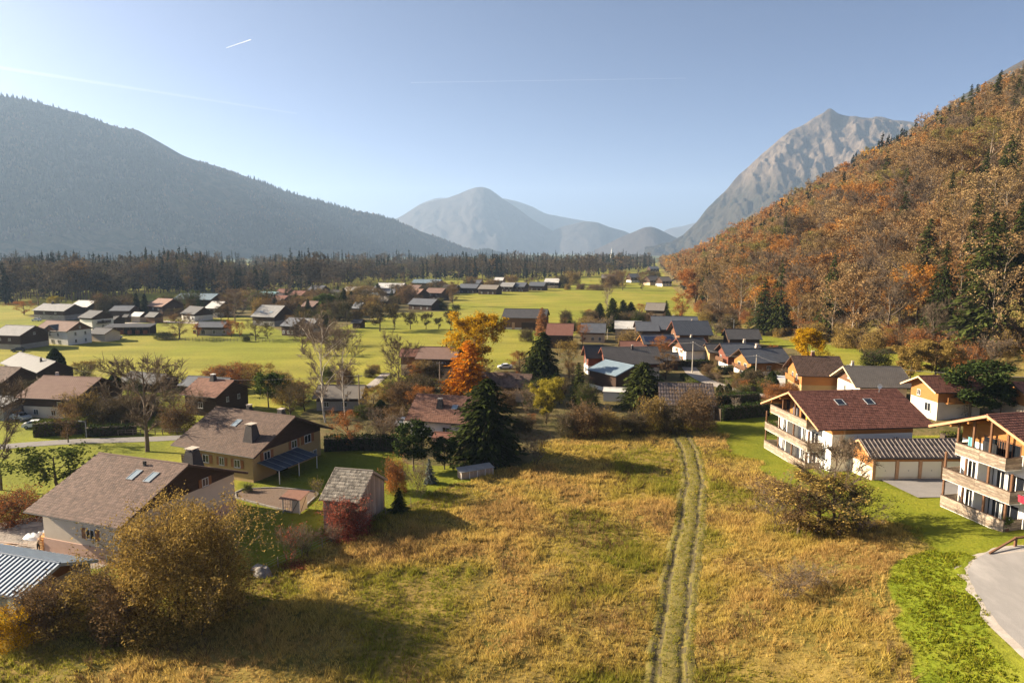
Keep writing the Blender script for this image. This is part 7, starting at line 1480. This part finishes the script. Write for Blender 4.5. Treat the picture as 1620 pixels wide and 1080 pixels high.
# the person by the firewood
def person(x, y, z, rz):
    t = thing('person', 'person in a tan top and dark trousers bending beside the firewood stack', 'person', (x, y, z), rz)
    J = {'pel': (0, 0, .95), 'wa': (.03, 0, 1.12), 'ch': (.16, 0, 1.34), 'nk': (.24, 0, 1.50), 'hd0': (.28, 0, 1.58), 'hd1': (.33, 0, 1.70), 'sl': (.17, .19, 1.40), 'sr': (.17, -.19, 1.40), 'el': (.30, .26, 1.14), 'er': (.34, -.25, 1.16), 'wl': (.52, .2, 1.02), 'wr': (.56, -.18, 1.08), 'fl': (.6, .19, 1.0), 'fr': (.64, -.17, 1.06), 'hl': (0, .1, .9), 'hr': (0, -.1, .9), 'kl': (.08, .12, .5), 'kr': (-.02, -.12, .5), 'al': (.0, .12, .09), 'ar': (-.12, -.12, .09), 'tl': (.17, .13, .04), 'tr': (.05, -.13, .04)}
    E_ = [('pel', 'wa'), ('wa', 'ch'), ('ch', 'nk'), ('nk', 'hd0'), ('hd0', 'hd1'), ('ch', 'sl'), ('ch', 'sr'), ('sl', 'el'), ('sr', 'er'), ('el', 'wl'), ('er', 'wr'), ('wl', 'fl'), ('wr', 'fr'), ('pel', 'hl'), ('pel', 'hr'), ('hl', 'kl'), ('hr', 'kr'), ('kl', 'al'), ('kr', 'ar'), ('al', 'tl'), ('ar', 'tr')]
    rad = {'pel': .15, 'wa': .135, 'ch': .16, 'nk': .06, 'hd0': .085, 'hd1': .10, 'sl': .075, 'sr': .075, 'el': .05, 'er': .05, 'wl': .036, 'wr': .036, 'fl': .035, 'fr': .035, 'hl': .1, 'hr': .1, 'kl': .07, 'kr': .07, 'al': .048, 'ar': .048, 'tl': .045, 'tr': .045}
    ks = list(J); me = bpy.data.meshes.new('body'); me.from_pydata([J[k] for k in ks], [(ks.index(a), ks.index(b)) for a, b in E_], [])
    o = bpy.data.objects.new('body', me); COL.objects.link(o); sk_ = o.modifiers.new('skin', 'SKIN'); o.modifiers.new('sub', 'SUBSURF').levels = 2; o.modifiers['sub'].render_levels = 2
    for i, k in enumerate(ks): me.skin_vertices[0].data[i].radius = (rad[k], rad[k])
    me.skin_vertices[0].data[0].use_root = True
    dg = bpy.context.evaluated_depsgraph_get(); ev = o.evaluated_get(dg); nm = bpy.data.meshes.new_from_object(ev); bpy.data.objects.remove(o)
    nm.materials.clear()
    for q in ('skin', 'shirt_tan', 'fabric_black', 'rubber'): nm.materials.append(MATS[q])
    for p in nm.polygons:
        c = p.center; p.use_smooth = True
        p.material_index = 3 if c.z < .1 else 2 if c.z < .97 and c.x < .28 else 1 if (c.z < 1.47 and not (c.x > .5)) else 0
    b = obj('body', nm, t)
    m = MB(); n = 10; vv = []; ff = []
    for i in range(5):
        for j in range(n): a = 6.283*j/n; th = .25+i*.33; vv.append((.315+.118*math.sin(th)*math.cos(a)-.015*i*.3, .112*math.sin(th)*math.sin(a), 1.70+.125*math.cos(th)))
    for i in range(4):
        for j in range(n):
            if i >= 2 and math.cos(6.283*(j+.5)/n) > .2: continue
            ff.append((i*n+j, i*n+(j+1) % n, (i+1)*n+(j+1) % n, (i+1)*n+j))
    ff.append(tuple(range(n))); m.add(vv, ff); obj('hair', m, t, ['hair'], True)
pw = gat(61, 872); person(pw[0], pw[1], pw[2], R(15))
# ------------------------------------------------------------------ grass of the meadow
def grass(name, label, mask, dens, y0, y1, hgt, wid, material, seed, blades=6, hue_fn=None, xr=(-75, 62)):
    r = np.random.default_rng(seed); A = (xr[1]-xr[0])*(y1-y0); n = int(A*dens); x = xr[0]+r.random(n)*(xr[1]-xr[0]); y = y0+(y1-y0)*r.random(n)
    k = mask(x, y) & (np.abs(x) < .82*y+8) & (r.random(n) < np.clip(1.35-(y-45)/75, .22, 1)); x = x[k]; y = y[k]; n = len(x)
    hf = (.35+1.0*np.clip(fbm(x, y, 7, seed+1, 3)*1.8-.4, 0, 1))*(.45+1.0*vnoise(x, y, 1.1, seed+4)**1.5); far_ = 1+np.clip((y-60)/55, 0, 1)*.7
    hf = np.where(in_track(x, y, 2.0), .35, hf)
    z = np.where(in_track(x, y, 1.6), terrain(x, y)+.05, ground_z(x, y)); hue = hue_fn(x, y, r) if hue_fn else r.random(n)
    lean = r.random(n)*6.28; lb = .25+.5*r.random(n)
    Vs = []; T_ = []; Hh = []
    for b in range(blades):
        a = r.random(n)*6.28; rad = r.random(n)*.16*far_; bx = x+np.cos(a)*rad; by = y+np.sin(a)*rad; hh = hgt*hf*(.6+.7*r.random(n)); ww = wid*(.7+.6*r.random(n))*far_
        lx = np.cos(a)*.35*hh+np.cos(lean)*lb*hh; ly = np.sin(a)*.35*hh+np.sin(lean)*lb*hh; pa_ = r.random(n)*3.14; dx = np.cos(pa_)*ww; dy = np.sin(pa_)*ww
        Vs.append(np.stack([np.stack([bx-dx, by-dy, z-.04], 1), np.stack([bx+dx, by+dy, z-.04], 1), np.stack([bx+lx, by+ly, z+hh], 1)], 1)); T_.append(r.random(n)); Hh.append(hue)
    V = np.concatenate(Vs).reshape(-1, 3); Fa = np.arange(len(V)).reshape(-1, 3)
    tag(obj(name, npmesh(name, V, Fa, [material], tint=np.concatenate(T_), hue=np.concatenate(Hh))), label, 'grass', None, 'stuff'); print(name, n*blades)
def dry_hue(x, y, r):
    h = .06+.8*np.clip(fbm(x, y, 9, 61, 4)*2.7-1.1, 0, 1)+.16*(r.random(len(x))-.5)
    h = np.where(in_track(x, y, 1.9), .02+.3*r.random(len(x))**2, h); return np.clip(h, .0, .97)
MASK_RUT = lambda x, y: ~((np.abs(np.abs(x-track_x(y)+.03)-1.0) < .34) & (y < TRACK[-1, 1]))
grass('dry_meadow_grass', 'golden dry tussocky grass of the foreground meadow', lambda x, y: zmask(x, y, DRY, 2.5) & MASK_RUT(x, y), 12, 42, 128, .52, .032, 'grass_dry', 3, 6, dry_hue)
grass('lush_grass', 'bright green grass beside the road at the lower right', lambda x, y: zmask(x, y, LUSH) & ~poly_mask(x, y, FLATTEN[0]), 18, 38, 70, .17, .05, 'grass_lush', 5, 6, None, (10, 62))
grass('seed_stalks', 'rusty seed stalks and weeds standing above the dry meadow grass', lambda x, y: zmask(x, y, DRY, 2.5) & ~in_track(x, y, 2.2) & (fbm(x, y, 8, 91, 3) > .54), 2.2, 42, 120, .85, .03, 'leaf_brown', 9, 5, None)
# ------------------------------------------------------------------ haze and contrails
mv, n, l, o = _new('haze'); pv = n.new('ShaderNodeVolumePrincipled'); pv.inputs['Color'].default_value = (.50, .70, 1.0, 1); pv.inputs['Density'].default_value = HAZE_DENSITY; pv.inputs['Anisotropy'].default_value = .2
l.new(pv.outputs[0], o.inputs['Volume'])
m = MB(); m.box(-9000, 9000, -1500, 12800, -3, 1180); hzo = obj('haze', m, None, ['haze'], kind='stuff'); hzo['label'] = 'pale blue haze hanging in the valley air'
def contrail_mat(name, dens):
    mc, n, l, o = _new(name); q = n.new('ShaderNodeVolumePrincipled'); q.inputs['Color'].default_value = (1, 1, 1, 1); q.inputs['Density'].default_value = dens; q.inputs['Anisotropy'].default_value = .2; l.new(q.outputs[0], o.inputs['Volume'])
contrail_mat('contrail_faint', .0008); contrail_mat('contrail_bright', .05); contrail_mat('contrail_thin', .004)
def contrail(a, b, y, r0, r1, label, mt):
    p = ray_at(*a, y); q = ray_at(*b, y*1.05); m = MB(); pts = [p+(q-p)*i/10 for i in range(11)]; m.tube(pts, [r0+(r1-r0)*i/10 for i in range(11)], 12); tag(obj('contrail', m, None, [mt], True), label, 'contrail', None, 'stuff')
contrail((358, 76), (397, 63), 16000, 6, 12, 'short bright contrail high in the upper left of the sky', 'contrail_bright')
contrail((-60, 98), (470, 180), 15000, 45, 20, 'long soft contrail sloping down above the left mountain', 'contrail_faint')
contrail((650, 131), (1085, 124), 17000, 10, 8, 'thin level contrail in the middle of the sky', 'contrail_thin')
